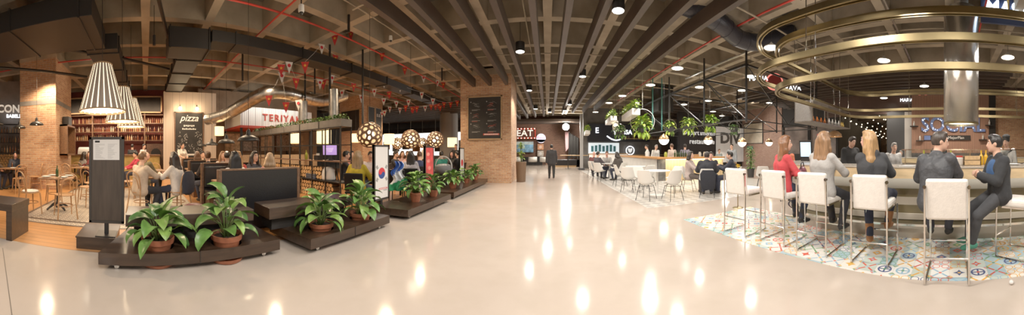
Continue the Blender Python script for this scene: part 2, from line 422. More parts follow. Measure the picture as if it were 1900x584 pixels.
    for k in (EYEW, EYED, LIP, BROW): b.data.materials.append(k)
    # clothes
    T = SDF(); g = .018 + coat; torso(T, g, .035, .05+coatlen); arms(T, g-.002, sleeve)
    if coat:                                   # collar and front seam of a jacket
        T.cone(nb - rt*.05, nb + rt*.05 - fw*.03, .05, .05, .03)
    T.cut(hc + up*.0 - Vector((0,0,.02)), (.085,.10,.115), Hr, .01)
    if neckline: T.cut(nb + fw*.09 - up*.03, (.05,.07,.07*neckline+.03), None, .01)
    T.build('coat' if coat > .012 else 'top', (mats or {}).get('top') or cloth(top), root, h)
    if skirt:
        S = SDF()
        if seat is None:
            for sg in (-1,1): S.cone(P + Vector((sg*.07,0,.04)), P + Vector((sg*.10,0,-.32)), .115, .135, .05)
        else:
            for i in (0,1): S.cone(P + Vector((0,0,.02)), kn[i], .12, .085, .05)
        S.build('skirt', cloth(skirt), root, h)
        L = SDF(); leg(L, .004); L.build('stockings', cloth(legs), root, h)
    else:
        L = SDF(); leg(L, .014, .02)
        L.cone(P - rt*.06, P + rt*.06, .112*sk, .112*sk, .03)
        L.build('trousers', cloth(legs), root, h)
    for i in (0,1):
        S = SDF(); a = an[i]; d = fdir[i]
        S.cone(a - d*.025 - Vector((0,0,.035)), a + d*.07 - Vector((0,0,.048)), .045, .042, .02); S.cone(a + d*.07 - Vector((0,0,.048)), a + d*.145 - Vector((0,0,.056)), .042, .03, .02)
        if boot: S.cone(a - Vector((0,0,.03)), a.lerp(kn[i], boot), .048, .062, .02); S.cone(a - d*.045 - Vector((0,0,.03)), a - d*.045 - Vector((0,0,.07)), .026, .02, .01)
        S.build('shoe' if not boot else 'boot', cloth(shoes, .5), root, h)
    # hair
    if hs != 'bald':
        G = SDF(); G.ell(hp(0,-.012,.018), (.084,.104,.113), Hr, .02)
        if hs == 'short':
            G.ell(hp(0,.045,.10), (.055,.05,.03), Hr, .03)
            G.cut(hp(0,.12,-.045), (.088,.115,.115), Hr, .015); G.cut(hp(0,.0,-.155), (.12,.2,.11), Hr, .02)
            for sg in (-1,1): G.cut(hp(sg*.09,.01,-.03), (.03,.03,.045), Hr, .01)
        else:
            ln = {'long':.36, 'bob':.17, 'mid':.26, 'bun':.0}[hs]
            if ln:
                for sg in (-1,0,1):
                    dn = -up*ln - Vector((0,0,ln*.15))
                    q = hp(sg*.058,-.05,-.02); G.cone(q, q + dn*.6 + rt*sg*.02 - fw*.015, .05, .05, .03); G.cone(q + dn*.6 + rt*sg*.02 - fw*.015, q + dn - fw*.01 + rt*sg*.015, .05, .022, .03)
                for sg in (-1,1):
                    q = hp(sg*.075,.01,.0); G.cone(q, q + Hr @ Vector((sg*.012,.0,-.12)), .03, .03, .03)
                    if hs in ('long','mid'): G.cone(q + Hr @ Vector((sg*.012,0,-.12)), q - up*ln*.8 + rt*sg*.03 + fw*.035, .03, .02, .03)
            else:
                G.ell(hp(0,-.10,.07), (.05,.05,.05), Hr, .02); G.cut(hp(0,.0,-.155), (.12,.2,.10), Hr, .02)
            G.ell(hp(0,.03,.105), (.06,.055,.022), Hr, .03)
            G.cut(hp(0,.125,-.035), (.068,.12,.115), Hr, .02)
        G.build('hair', hairm(hair), root, h)
    if hat:
        kind, c = hat; G = SDF()
        if kind == 'beret': G.ell(hp(.02,-.02,.105), (.125,.13,.045), Hr, .02); G.ell(hp(0,-.01,.075), (.088,.108,.04), Hr, .02); G.cone(hp(0,-.02,.14), hp(0,-.02,.165), .006, .005, .005)
        elif kind == 'toque': G.cone(hp(0,-.012,.052), hp(0,-.02,.10), .094, .092, .02); G.ell(hp(0,-.03,.135), (.10,.115,.05), Hr, .03)
        else: G.ell(hp(0,-.01,.05), (.09,.11,.095), Hr, .02); G.ell(hp(0,.1,.055), (.06,.07,.012), Hr, .01); G.cut(hp(0,.05,-.06), (.12,.16,.10), Hr, .01)
        G.build('hat', cloth(c), root, h)
    if apron:
        G = SDF()
        for sg in (-1,1): G.cone(P + fw*.05 + rt*sg*.06 + up*.2, P + fw*.06 + rt*sg*.09 - Vector((0,0,.38 if seat is None else .05)), .085, .10, .04)
        G.build('apron', cloth(apron), root, h)
    if extra: extra(root, locals())
    return root
# ------------------------------------------------------------------ camera and render look
cam = bpy.data.cameras.new('camera'); co = bpy.data.objects.new('camera', cam); COL.objects.link(co)
cam.type = 'PANO'; cam.panorama_type = 'CENTRAL_CYLINDRICAL'
cam.central_cylindrical_range_u_min = -950/F; cam.central_cylindrical_range_u_max = 950/F
cam.central_cylindrical_range_v_min = -(584-HOR)/F; cam.central_cylindrical_range_v_max = HOR/F
cam.central_cylindrical_radius = 1
co.location = (0,0,EYE); co.rotation_euler = (PI/2, 0, (VP-950)/F); SC.camera = co
SC.view_settings.view_transform = 'Standard'; SC.view_settings.look = 'None'; SC.view_settings.exposure = -.95; SC.view_settings.gamma = 1.18
SC.cycles.use_denoising = True; SC.cycles.max_bounces = 6; SC.cycles.diffuse_bounces = 3; SC.cycles.glossy_bounces = 3; SC.cycles.transmission_bounces = 4; SC.cycles.transparent_max_bounces = 6
SC.cycles.sample_clamp_indirect = 4; SC.cycles.caustics_reflective = False; SC.cycles.caustics_refractive = False
w = bpy.data.worlds.new('world'); SC.world = w; w.use_nodes = True
w.node_tree.nodes['Background'].inputs[0].default_value = (1,.86,.70,1); w.node_tree.nodes['Background'].inputs[1].default_value = .55

# ------------------------------------------------------------------ shared materials
BLK = mat('black_metal', (.012,.011,.011), .45); BLK2 = mat('black_matte', (.016,.014,.013), .8); WHT = mat('white_paint', (.78,.76,.72), .5)
CHROME = mat('chrome', (.78,.75,.71), .12, 1.); STEEL = mat('brushed_steel', (.72,.69,.65), .24, 1., bump=(40,.15), stretch=(8,8,.15)); GALV = mat('galvanised_steel', (.52,.50,.47), .3, 1., noise=(6,.25))
BRASS = mat('brass', (.34,.265,.135), .34, 1., noise=(3,.15)); DARKW = woodm('dark_stained_wood', (.060,.034,.020), .35, (3,1.2,18), .6, .3); DARKW2 = woodm('dark_wood_grain_across', (.040,.022,.013), .3, (14,2,14), .6, .15)
OAK = woodm('light_oak', (.52,.34,.17), .4, (2,12,12), .3); BENT = woodm('bentwood', (.42,.23,.105), .4, (8,8,8), .3); WALN = woodm('walnut', (.16,.08,.04), .45, (4,14,14), .5)
TERRA = mat('terracotta', (.30,.095,.045), .6, noise=(8,.25)); SOIL = mat('soil', (.03,.018,.011), 1., bump=(60,.8))
BRICK = brick('brick', (.40,.19,.095), (.56,.33,.18), (.46,.37,.28)); BRICKF = brick('brick_far', (.30,.13,.08), (.42,.22,.13), (.30,.22,.17)); BRICKF = brick('brick_brown', (.13,.058,.036), (.19,.095,.06), (.13,.09,.065)); BRICKD = brick('brick_dark', (.11,.055,.035), (.15,.075,.045), (.09,.06,.045))
WHITEPL = mat('white_plastic', (.76,.74,.70), .35); LEATHW = mat('white_leather', (.86,.82,.77), .42, noise=(20,.05), bump=(60,.12)); LEATHB = mat('black_leather', (.007,.007,.0085), .36, bump=(70,.15))
GLASS = mat('clear_glass', (.9,.95,.93), .02, trans=1.); RED = mat('red_paint', (.42,.03,.02), .45); STEELD = mat('dark_steel', (.06,.06,.065), .45, .6)
PAPER = mat('paper', (.72,.70,.68), .7); CONC = mat('planter_concrete', (.20,.185,.17), .85, noise=(6,.15)); SLATE = mat('chalkboard', (.014,.013,.013), .6, noise=(3,.4)); FRAMEW = woodm('pine_frame', (.42,.27,.14), .5)
CHALK = mat('chalk', (.75,.73,.70), .9); CHALKR = mat('chalk_red', (.55,.10,.07), .9); REDTX = mat('red_lettering', (.5,.03,.02), .5)
def glow(name, c, s): return mat(name, c, .5, emit=c, es=s)
BULB = glow('bulb_warm', (1,.76,.42), 40); BULBW = glow('bulb_white', (1,.92,.80), 28); GLOBE = glow('globe_glow', (1,.90,.74), 5); SHADEIN = glow('shade_glow', (1,.80,.52), 5); NEON = glow('neon_white', (.95,.97,1.), 5); DRUM = glow('drum_shade', (1,.72,.36), 3.2)
SPARK = glow('fairy_light', (1,.80,.50), 25)

# ------------------------------------------------------------------ floors
fm = mat('polished_concrete', (.5,.43,.35), .13, spec=.25)
_x, _y, _z = objxyz(fm); _v = combine(fm, _x, _y, 0.)
n1 = noise(fm, _v, .45, 8); n2 = noise(fm, _v, 3., 6)
_c = mixc(fm, (n1 - .3)*2., (.43,.358,.30), (.53,.452,.385)); _c = mixc(fm, (n2 - .45)*1.2, _c, (.38,.32,.25))
nt(fm).links.new(_c, bsdf(fm).inputs['Base Color'])
nt(fm).links.new((n2*.14 + .05).o, bsdf(fm).inputs['Roughness'])
mb = MB(); mb.bb(-3.35, 15, -9, 31, -.2, 0); mb.bb(-18, -3.35, 13.5, 31, -.2, 0); struct('floor', mb, fm)
mb = MB(); mb.bb(-18, -3.35, -9, 13.5, -.2, .0); struct('floor', mb, planks('orange_boards', (.56,.26,.09), 0, .14, .3, .4))

def tile_patchwork():
    m = mat('patchwork_tiles', (.7,.68,.62), .3); x, y, z = objxyz(m); S = 1/.21
    cx, cy = (x*S).floor(), (y*S).floor(); u, v = (x*S).fract() - .5, (y*S).fract() - .5
    wn = nt(m).nodes.new('ShaderNodeTexWhiteNoise'); wn.noise_dimensions = '3D'; nt(m).links.new(combine(m, cx, cy, .3), wn.inputs['Vector']); k = X(m, wn.outputs['Value'])
    wn2 = nt(m).nodes.new('ShaderNodeTexWhiteNoise'); wn2.noise_dimensions = '3D'; nt(m).links.new(combine(m, cx, cy, 7.7), wn2.inputs['Vector']); k2 = X(m, wn2.outputs['Value'])
    au, av = u.abs(), v.abs(); r = (u*u + v*v).op('SQRT')
    pu, pv = (au - .25), (av - .25); pr = (pu*pu + pv*pv).op('SQRT'); dg = (au - av).abs(); dm = au + av
    def ramp(kk, cols):
        n = nt(m).nodes.new('ShaderNodeValToRGB'); n.color_ramp.interpolation = 'CONSTANT'; e = n.color_ramp.elements
        e[0].position = 0; e[0].color = (*cols[0],1); e[1].position = 1/len(cols); e[1].color = (*cols[1],1)
        for i in range(2, len(cols)): q = e.new(i/len(cols)); q.color = (*cols[i],1)
        nt(m).links.new(kk.o, n.inputs[0]); return n.outputs[0]
    base = ramp(k2, [(.76,.73,.66),(.70,.70,.66),(.36,.50,.56),(.76,.73,.66),(.50,.58,.52),(.76,.74,.70)])
    ink = ramp((k2*7.3).fract(), [(.72,.36,.05),(.62,.10,.06),(.06,.09,.22),(.14,.33,.14),(.75,.42,.08),(.25,.42,.55)])
    ink2 = ramp((k2*13.7).fract(), [(.10,.28,.12),(.74,.45,.10),(.60,.12,.08),(.30,.46,.58)])
    p0 = dg.lt(.075)*r.gt(.13)                                     # diagonal cross
    p1 = (pr - .2).abs().lt(.025)                                  # four rings
    p2 = dm.lt(.34)*dm.gt(.14)                                     # diamond ring
    p3 = (r - .34).abs().lt(.05).max(au.min(av).lt(.05)*r.lt(.30))  # wheel
    p4 = (au*2. + av).lt(.33).max((av*2. + au).lt(.33))            # star
    q1, q2, q3, q4 = k.lt(.28), k.lt(.5), k.lt(.68), k.lt(.84)
    sel = p0*q1 + p1*(q2 - q1) + p2*(q3 - q2) + p3*(q4 - q3) + p4*(q4*-1. + 1.)
    sec = (dm.gt(.80)).max(r.lt(.09))
    c = mixc(m, sel.min(1.), base, ink); c = mixc(m, sec*.9, c, ink2)
    c = mixc(m, au.max(av).gt(.492), c, (.55,.52,.47)); nt(m).links.new(c, bsdf(m).inputs['Base Color']); return m
mb = MB(); mb.prism([(2.62,-6),(4.4,-6),(4.4,4.35),(2.55,4.35),(2.70,1.6),(2.66,.3)], 0, .004); struct('floor', mb, tile_patchwork())
m = mat('hydraulic_tiles', (.5,.45,.38), .35); x, y, z = objxyz(m); S = 1/.1
u, v = (x*S).fract() - .5, (y*S).fract() - .5; au, av = u.abs(), v.abs(); dm = au + av
pat = (dm.lt(.36)*dm.gt(.2)).max(dm.lt(.09)).max(dm.gt(.82))
c = mixc(m, pat, (.56,.48,.38), (.13,.10,.085)); brd = (x + 4.4).gt(-.32)*(x + 4.4).lt(-.22); brd = brd.max((x + 4.4).gt(-.06)); brd = brd.max((y + 2.5).lt(.08))
c = mixc(m, brd, c, (.10,.075,.06)); nt(m).links.new(c, bsdf(m).inputs['Base Color'])
mb = MB(); mb.bb(-9.2, -4.4, -2.5, 1.15, 0, .004); struct('floor', mb, m)
m = mat('grey_tiles', (.55,.52,.47), .25); x, y, z = objxyz(m)
ck = nt(m).nodes.new('ShaderNodeTexChecker'); ck.inputs['Scale'].default_value = 5; ck.inputs[1].default_value = (.60,.57,.52,1); ck.inputs[2].default_value = (.45,.43,.40,1)
nt(m).links.new(combine(m, x*.7 + y*.7, x*.7 - y*.7, 0.), ck.inputs['Vector']); nt(m).links.new(ck.outputs[0], bsdf(m).inputs['Base Color'])
mb = MB(); mb.bb(2.3, 9, 5.6, 17.5, 0, .004); struct('floor', mb, m)

mb = MB(); _a, _b = gr(5,460), gr(30,640); _d = (_b-_a).normalized(); mb.box(((_a+_b)/2)+Vector((0,0,.001)), (.008,(_b-_a).length,.002), math.atan2(-_d.x,_d.y)); struct('trim_0', mb, mat('joint_dark', (.12,.10,.08), .8), 'dark saw-cut joint in the concrete floor')
# ------------------------------------------------------------------ ceiling: concrete waffle, and walls
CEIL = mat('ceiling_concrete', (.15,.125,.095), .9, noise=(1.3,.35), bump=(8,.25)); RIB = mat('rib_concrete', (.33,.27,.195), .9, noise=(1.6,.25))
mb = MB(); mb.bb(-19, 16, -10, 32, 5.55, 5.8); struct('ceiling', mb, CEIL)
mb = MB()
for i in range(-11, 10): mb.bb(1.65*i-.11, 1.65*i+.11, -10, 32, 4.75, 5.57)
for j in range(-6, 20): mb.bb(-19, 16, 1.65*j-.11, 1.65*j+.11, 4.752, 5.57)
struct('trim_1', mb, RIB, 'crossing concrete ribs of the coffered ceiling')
WALLD = mat('wall_dark', (.05,.043,.038), .85, noise=(2,.2)); WALLB = mat('wall_brown', (.11,.065,.04), .7, noise=(1.5,.25))
mb = MB(); mb.bb(-19, 16, 30.6, 31, 0, 5.6); struct('wall_far', mb, BRICKD)
mb = MB(); mb.bb(-18.4, -18, -10, 31, 0, 5.6); struct('wall_left', mb, WALLD)
mb = MB(); mb.bb(15.5, 15.9, -10, 1.5, 0, 5.6); mb.bb(15.5, 15.9, 7.25, 31, 0, 5.6); struct('wall_right', mb, WALLD)
for (nm, x0, x1, y0, y1, z1, mm) in (('wall_center', -3.9, 3.4, 25.4, 25.7, 5.6, BRICKF),):
    mb = MB(); mb.bb(x0, x1, y0, y1, 0, z1); struct(nm, mb, mm)
# brick pillars
def pillar(x0, x1, y0, y1, lab, zband):
    mb = MB(); mb.bb(x0, x1, y0, y1, 0, 4.6); o = struct('trim_2', mb, BRICK, lab)
    k = MB(); k.bb(x0-.02, x1+.02, y0-.02, y1+.02, 4.6, 4.85); struct('trim_3', k, RIB, 'concrete head of the ' + lab)
    if zband: k = MB(); k.bb(x0-.006, x1+.006, y0-.006, y1+.006, zband, zband+.16); struct('trim_4', k, CONC, 'grey concrete course round the ' + lab)
pillar(-3.75, -1.52, 10.6, 12.45, 'square brick pillar carrying the black menu board', None)
pillar(-10.2, -8.35, -4.45, -3.05, 'square brick pillar left of the cone lamps', 3.0)
pillar(-11.6, -9.7, 11.0, 12.9, 'square brick pillar behind the globe lamps', None)
mb = MB(); mb.cyl((-6.9,17,0), (-6.9,17,4.8), .65, n=32); struct('trim_5', mb, mat('grey_column', (.17,.155,.145), .6), 'round grey column beyond the globe lamps', smooth=True)
# ------------------------------------------------------------------ plants
GREENS = [mat('leaf_green', (.10,.22,.045), .32, noise=(9,.35)), mat('leaf_bright', (.19,.33,.07), .32, noise=(9,.3)), mat('leaf_dark', (.06,.15,.04), .32, noise=(9,.3)), mat('stem_green', (.10,.16,.04), .5)]
LIMES = [mat('leaf_lime', (.26,.42,.04), .4, noise=(9,.3)), mat('leaf_yellow', (.42,.50,.06), .4, noise=(9,.3)), mat('leaf_mid', (.12,.26,.03), .4, noise=(9,.3)), GREENS[3]]
def leaf(mb, base, a, el, L, Wd, droop, mi, n=7, roll=0.):
    p = Vector(base); e = el; side = Vector((-math.sin(a), math.cos(a), 0)); vs = []; st = L/(n-1)
    for i in range(n):
        t = i/(n-1); d = Vector((math.cos(a)*math.cos(e), math.sin(a)*math.cos(e), math.sin(e))); up = side.cross(d) * -1
        wd = Wd*.5*(math.sin(PI*min(1, t*.97+.03)**.75)**.85 + .02)
        s2 = (side*math.cos(roll) + up*math.sin(roll))
        for k in (-1,-.5,0,.5,1): vs.append(p + s2*(wd*k) + up*(abs(k)*wd*.32 - (.012 if k == 0 else 0)*Wd))
        p = p + d*st; e -= droop/(n-1)
    mb.add(vs, [(i*5+k, i*5+k+1, (i+1)*5+k+1, (i+1)*5+k) for i in range(n-1) for k in range(4)], mi)
def bush(mb, c, n, reach, height, L, Wd, rnd, up=.2, r0=.06):
    c = Vector(c)
    for i in range(n):
        t = (i+.5)/n; a = i*2.39996 + rnd.uniform(-.3,.3); rr = reach*(1-t)**.6*rnd.uniform(.55,1.); zt = height*(.18 + .82*t)*rnd.uniform(.8,1.05)
        b0 = c + Vector((math.cos(a)*r0*rnd.random(), math.sin(a)*r0*rnd.random(), 0)); tip = c + Vector((math.cos(a)*rr*.55, math.sin(a)*rr*.55, zt*.78))
        mid = b0.lerp(tip, .5) + Vector((0,0,height*.10)); mb.tube([b0, mid, tip], [.006,.005,.0035], 5, mi=3)
        el = up - .15 + 1.0*t + rnd.uniform(-.25,.25); ll = L*rnd.uniform(.75,1.15)
        leaf(mb, tip, a + rnd.uniform(-.35,.35), el, ll, Wd*rnd.uniform(.8,1.15), rnd.uniform(.9,2.0), rnd.choice((0,0,1,2)), roll=rnd.uniform(-.4,.4))
def potted(label, loc, s, seed, n=30, reach=.42, height=.55, pots=1., saucer=True, L=.31, Wd=.155):
    rnd = random.Random(seed); t = thing('potted_plant', label, 'plant', loc, rnd.uniform(0,6), 'potted plants on the dark wooden platforms')
    mb = MB(); mb.lathe([(.12*pots,0),(.125*pots,.01),(.172*pots,.22*s),(.195*pots,.225*s),(.205*pots,.285*s),(.185*pots,.287*s),(.17*pots,.235*s)], n=28); mb.build('pot', TERRA, t, smooth=True)
    mb = MB(); mb.lathe([(.001,.245*s),(.17*pots,.24*s)], n=20, caps=False); mb.build('soil', SOIL, t, smooth=True)
    mb = MB(); bush(mb, (0,0,.24*s), n, reach, height, L, Wd, rnd); mb.build('foliage', GREENS, t, smooth='all')
    if saucer: mb = MB(); mb.lathe([(.15*pots,-.03),(.2*pots,-.025),(.215*pots,.012),(.195*pots,.012),(.18*pots,-.005),(.001,-.004)], n=24, caps=False); mb.build('saucer', TERRA, t, smooth=True)
    return t
# ------------------------------------------------------------------ wooden platforms and seats along the walkway
def platform(label, poly, holes, z0=.07, z1=.205):
    cx = sum(p[0] for p in poly)/4; cy = sum(p[1] for p in poly)/4; t = thing('planter_platform', label, 'platform', (cx,cy,0), 0, 'dark wooden platforms along the walkway')
    mb = MB(); mb.prism([(x-cx,y-cy) for x,y in poly], z0, z1); d = mb.build('deck', DARKW2, t)
    if holes:
        k = MB()
        for hx, hy, hr in holes: k.cyl((hx-cx,hy-cy,-.2), (hx-cx,hy-cy,.5), hr, n=32)
        cu = k.build('cut', BLK); cu.parent = t; md = d.modifiers.new('h', 'BOOLEAN'); md.object = cu; md.operation = 'DIFFERENCE'; md.solver = 'EXACT'
        bpy.context.view_layer.update(); me = bpy.data.meshes.new_from_object(d.evaluated_get(bpy.context.evaluated_depsgraph_get()))
        d.modifiers.clear(); d.data = me; bpy.data.objects.remove(cu)
    L = max(p[1] for p in poly) - min(p[1] for p in poly)
    k = MB(); ym = cy; x1 = max(p[0] for p in poly)
    k.bb(x1-cx-.0015, x1-cx+.0015, -.004, .004, z0, z1); k.bb(min(p[0] for p in poly)-cx+.1, x1-cx, -.003, .003, z1-.001, z1+.0012); k.build('board_joint', BLK2, t)
    for sx, sy in ((-1,-1),(-1,1),(1,-1),(1,1)):
        q = Vector(poly[{(1,-1):0,(1,1):1,(-1,1):2,(-1,-1):3}[(sx,sy)]]) - Vector((cx,cy)); q = q*.93 - Vector((0,0)); q.y -= sy*.12; q.x -= sx*.06
        c = MB(); c.cyl((q.x-.012,q.y,.028), (q.x+.012,q.y,.028), .028, n=14); c.box((q.x,q.y,.064), (.06,.06,.014)); c.bb(q.x-.02,q.x-.015,q.y-.012,q.y+.012,.025,.06); c.bb(q.x+.015,q.x+.02,q.y-.012,q.y+.012,.025,.06); c.build('caster', CHROME, t, smooth=True)
    return t
platform('dark wooden platform nearest the menu stand, holding two potted plants', [(-2.84,-.53),(-2.88,1.67),(-3.75,1.62),(-3.75,-.27)], [(-3.1,.15,.192),(-3.06,1.0,.192)])
platform('dark wooden platform in front of the black leather screen end, second along the walkway', [(-2.65,2.0),(-2.64,3.72),(-3.6,3.72),(-3.6,1.9)], [(-2.96,2.42,.192),(-2.94,3.28,.192)])
platform('dark wooden platform beside the flag stand, third along the walkway', [(-2.57,4.24),(-2.52,6.35),(-3.42,6.35),(-3.45,4.1)], [])
platform('dark wooden platform that runs up to the brick pillar', [(-2.53,6.6),(-2.47,10.35),(-3.4,10.35),(-3.4,6.6)], [])
def seatbench(label, x0, x1, y0, y1, z0, z1, zb):
    cx, cy = (x0+x1)/2, (y0+y1)/2; t = thing('wooden_bench', label, 'bench', (cx,cy,0))
    mb = MB(); mb.bb(x0-cx,x1-cx,y0-cy,y1-cy,z0,z1); mb.build('seat', DARKW2, t, bevel=.004)
    mb = MB(); mb.bb(x0-cx+.06,x1-cx-.12,y0-cy+.1,y1-cy-.1,zb,z0); mb.build('support', BLK2, t)
    return t
seatbench('dark wooden bench behind the two nearest potted plants', -3.72,-3.2,-.25,1.44,.40,.55,.205)
seatbench('dark wooden bench in front of the black leather screen', -3.67,-3.16,1.66,3.32,.39,.55,.205)
t = thing('wooden_box', 'low dark wooden box under the menu stand', 'box', (-3.74,-.68,0)); mb = MB(); mb.bb(-.31,.31,-.27,.27,.0,.15); mb.build('carcass', DARKW2, t); mb = MB(); mb.bb(-.32,.32,-.28,.28,.15,.17); mb.build('lid', DARKW2, t)
t = thing('wooden_bench', 'dark slab-sided wooden bench cut off by the left edge of the photo', 'bench', (-3.6,-3.0,0))
mb = MB(); mb.bb(-.3,.3,-1.1,1.1,.44,.55); mb.build('seat', DARKW2, t, bevel=.004)
for sy in (-1,1): mb = MB(); mb.bb(-.28,.28,sy*1.04-.05,sy*1.04+.05,0,.44); mb.build('leg', DARKW2, t)
PL = [('big-leaved potted plant beside the menu stand, leaves spreading wide and low', (-3.1,.15,.035), 1., 3, 30, .50, .46, 1.),
      ('tall potted plant right of the widest plant, one leaf standing highest', (-3.06,1.0,.035), 1., 11, 25, .46, .62, 1.),
      ('potted plant on the second platform, front left of its pair', (-2.96,2.42,.035), .9, 5, 28, .48, .52, .95),
      ('potted plant just left of the flag stand, back right of its pair', (-2.94,3.28,.035), .95, 8, 28, .48, .56, .95)]
for lab, loc, s, sd, n, rc, ht, ps in PL: potted(lab, loc, s, sd, n, rc, ht, ps)
for i, (lab, x, y, n, rc, ht, s) in enumerate([('bushy potted plant right of the flag stand', -2.86,5.05,46,.42,.55,.75), ('slim upright potted plant below the red stand', -2.80,5.85,24,.26,.50,.6), ('potted plant at the near end of the platform beside the brick pillar', -2.85,7.35,40,.40,.42,.7),
      ('small potted plant, middle one of the three beside the brick pillar', -2.86,8.7,26,.30,.38,.6), ('potted plant touching the brick pillar, last of the row', -2.85,9.75,34,.34,.45,.7)]):
    potted(lab, (x,y,.206), s, 20+i, n, rc, ht, .75, False, .26, .125)
# ------------------------------------------------------------------ upright stands
def stand(label, loc, w, h, zb, face, foot_z=0.):
    t = thing('sign_stand', label, 'stand', loc); mb = MB()
    mb.bb(-.02,.02,-w/2,w/2,zb,zb+h); mb.build('panel', woodm('stand_wood', (.048,.034,.025), .5, (2,14,1.5), .4), t)
    fr = MB()
    for a, b, c, d in ((-w/2,-w/2+.035,zb,zb+h),(w/2-.035,w/2,zb,zb+h),(-w/2,w/2,zb,zb+.035),(-w/2,w/2,zb+h-.035,zb+h)): fr.bb(-.03,.03,a,b,c,d)
    fr.build('frame', mat('stand_frame', (.030,.026,.023), .45), t)
    p = MB(); p.bb(-.02,.02,-.03,.03,foot_z+.012,zb); p.build('post', BLK, t)
    p = MB(); p.bb(-.14,.14,-.14,.14,foot_z,foot_z+.012); p.build('base', BLK, t)
    face(t); return t
RX = (PI/2,0,PI/2)                      # text facing +X
def f_menu(t):
    mb = MB(); mb.bb(.02,.024,-.19,.185,1.055,1.342); s = mb.build('menu_sheet', PAPER, t)
    ln = MB(); r = random.Random(2)
    ln.bb(.0242,.0246,-.165,-.095,1.30,1.328, 0)
    for c in range(2):
        for k in range(16): ln.bb(.0242,.0246,-.16+c*.18,-.16+c*.18+r.uniform(.05,.14),1.276-k*.0133,1.2795-k*.0133, 1)
    ln.build('printed_lines', [BLK2, mat('print_grey', (.33,.32,.32), .8)], s)
stand('tall dark wood stand with a white menu sheet, on the low box', (-3.6,-.55,.17), .5, 1.22, .16, f_menu)
def f_korea(t):
    w, zb, h = .5, .345, 1.13; mb = MB(); mb.bb(.02,.024,-w/2+.04,w/2-.04,zb+.04,zb+h-.04); s = mb.build('poster', PAPER, t); zc = zb+.55
    x = .0246; blue = mat('flag_blue', (.02,.05,.22), .6); rd = mat('flag_red', (.55,.03,.04), .6); m = MB(); r = .115
    def disc(cy, cz, r, a0, a1, xx, mi): n = 28; m.add([(xx,cy,cz)] + [(xx, cy+r*math.cos(a0+(a1-a0)*i/n), cz+r*math.sin(a0+(a1-a0)*i/n)) for i in range(n+1)], [(0,i+1,i+2) for i in range(n)], mi)
    th = -.55
    disc(0,zc,r,th,th+PI,x,0); disc(0,zc,r,th+PI,th+2*PI,x,1); disc(-r/2*math.cos(th),zc-r/2*math.sin(th),r/2,0,2*PI,x+.0004,0); disc(r/2*math.cos(th),zc+r/2*math.sin(th),r/2,0,2*PI,x+.0004,1)
    for sy, sz in ((-1,-1),(-1,1),(1,-1),(1,1)):
        for k in range(3):
            q = Vector((x, sy*(.155+.0), zc+sz*.125)); A = Matrix.Rotation(sy*sz*R(56), 3, 'X'); o = A @ Vector((0,0,(k-1)*.022))
            for e in ((-1,1) if (k+sy) % 2 else (0,)): m.box(q+o+A @ Vector((0,e*.02,0)), (.0008,.035 if e else .075,.012), M=A, mi=2)
    m.bb(x,x+.0004,-.10,.19,zb+.215,zb+.25,0)
    m.build('flag_emblem', [rd, blue, BLK2], s); k = MB(); [k.bb(x+.0004,x+.001,-.085+q*.036,-.058+q*.036,zb+.225,zb+.241,0) for q in range(7)]; [k.bb(x,x+.0006,.06+q*.032,.083+q*.032,zb+.185,zb+.2,1) for q in range(4)]; k.build('printed_line', [WHT, BLK2], s)
stand('stand with a South Korean flag poster beside the walkway plants', (-3.2,4.2,0), .5, 1.13, .345, f_korea)
def f_red(t):
    mb = MB(); mb.bb(.02,.024,-.21,.21,.385,1.435); s = mb.build('poster', mat('poster_red', (.55,.05,.05), .5, noise=(5,.3)), t)
    m = MB(); rr = random.Random(4)
    for k in range(5): m.ball((.024,rr.uniform(-.1,.1),.55+k*.18), (.002,.09,.05), 12, 6)
    m.build('food_picture', mat('poster_pink', (.72,.22,.18), .5, noise=(20,.5)), s)
stand('narrow stand with a red food poster', (-3.0,6.0,0), .5, 1.13, .345, f_red)
def f_jp(t):
    mb = MB(); mb.bb(.02,.024,-.21,.21,.385,1.435); s = mb.build('poster', PAPER, t)
    m = MB(); m.cyl((.0242,0,.9), (.0248,0,.9), .13, n=28); m.build('red_disc', mat('flag_red', (.55,.03,.04), .6), s)
stand('stand with a white poster bearing a red disc, beside the brick pillar', (-3.25,9.3,0), .5, 1.13, .345, f_jp)
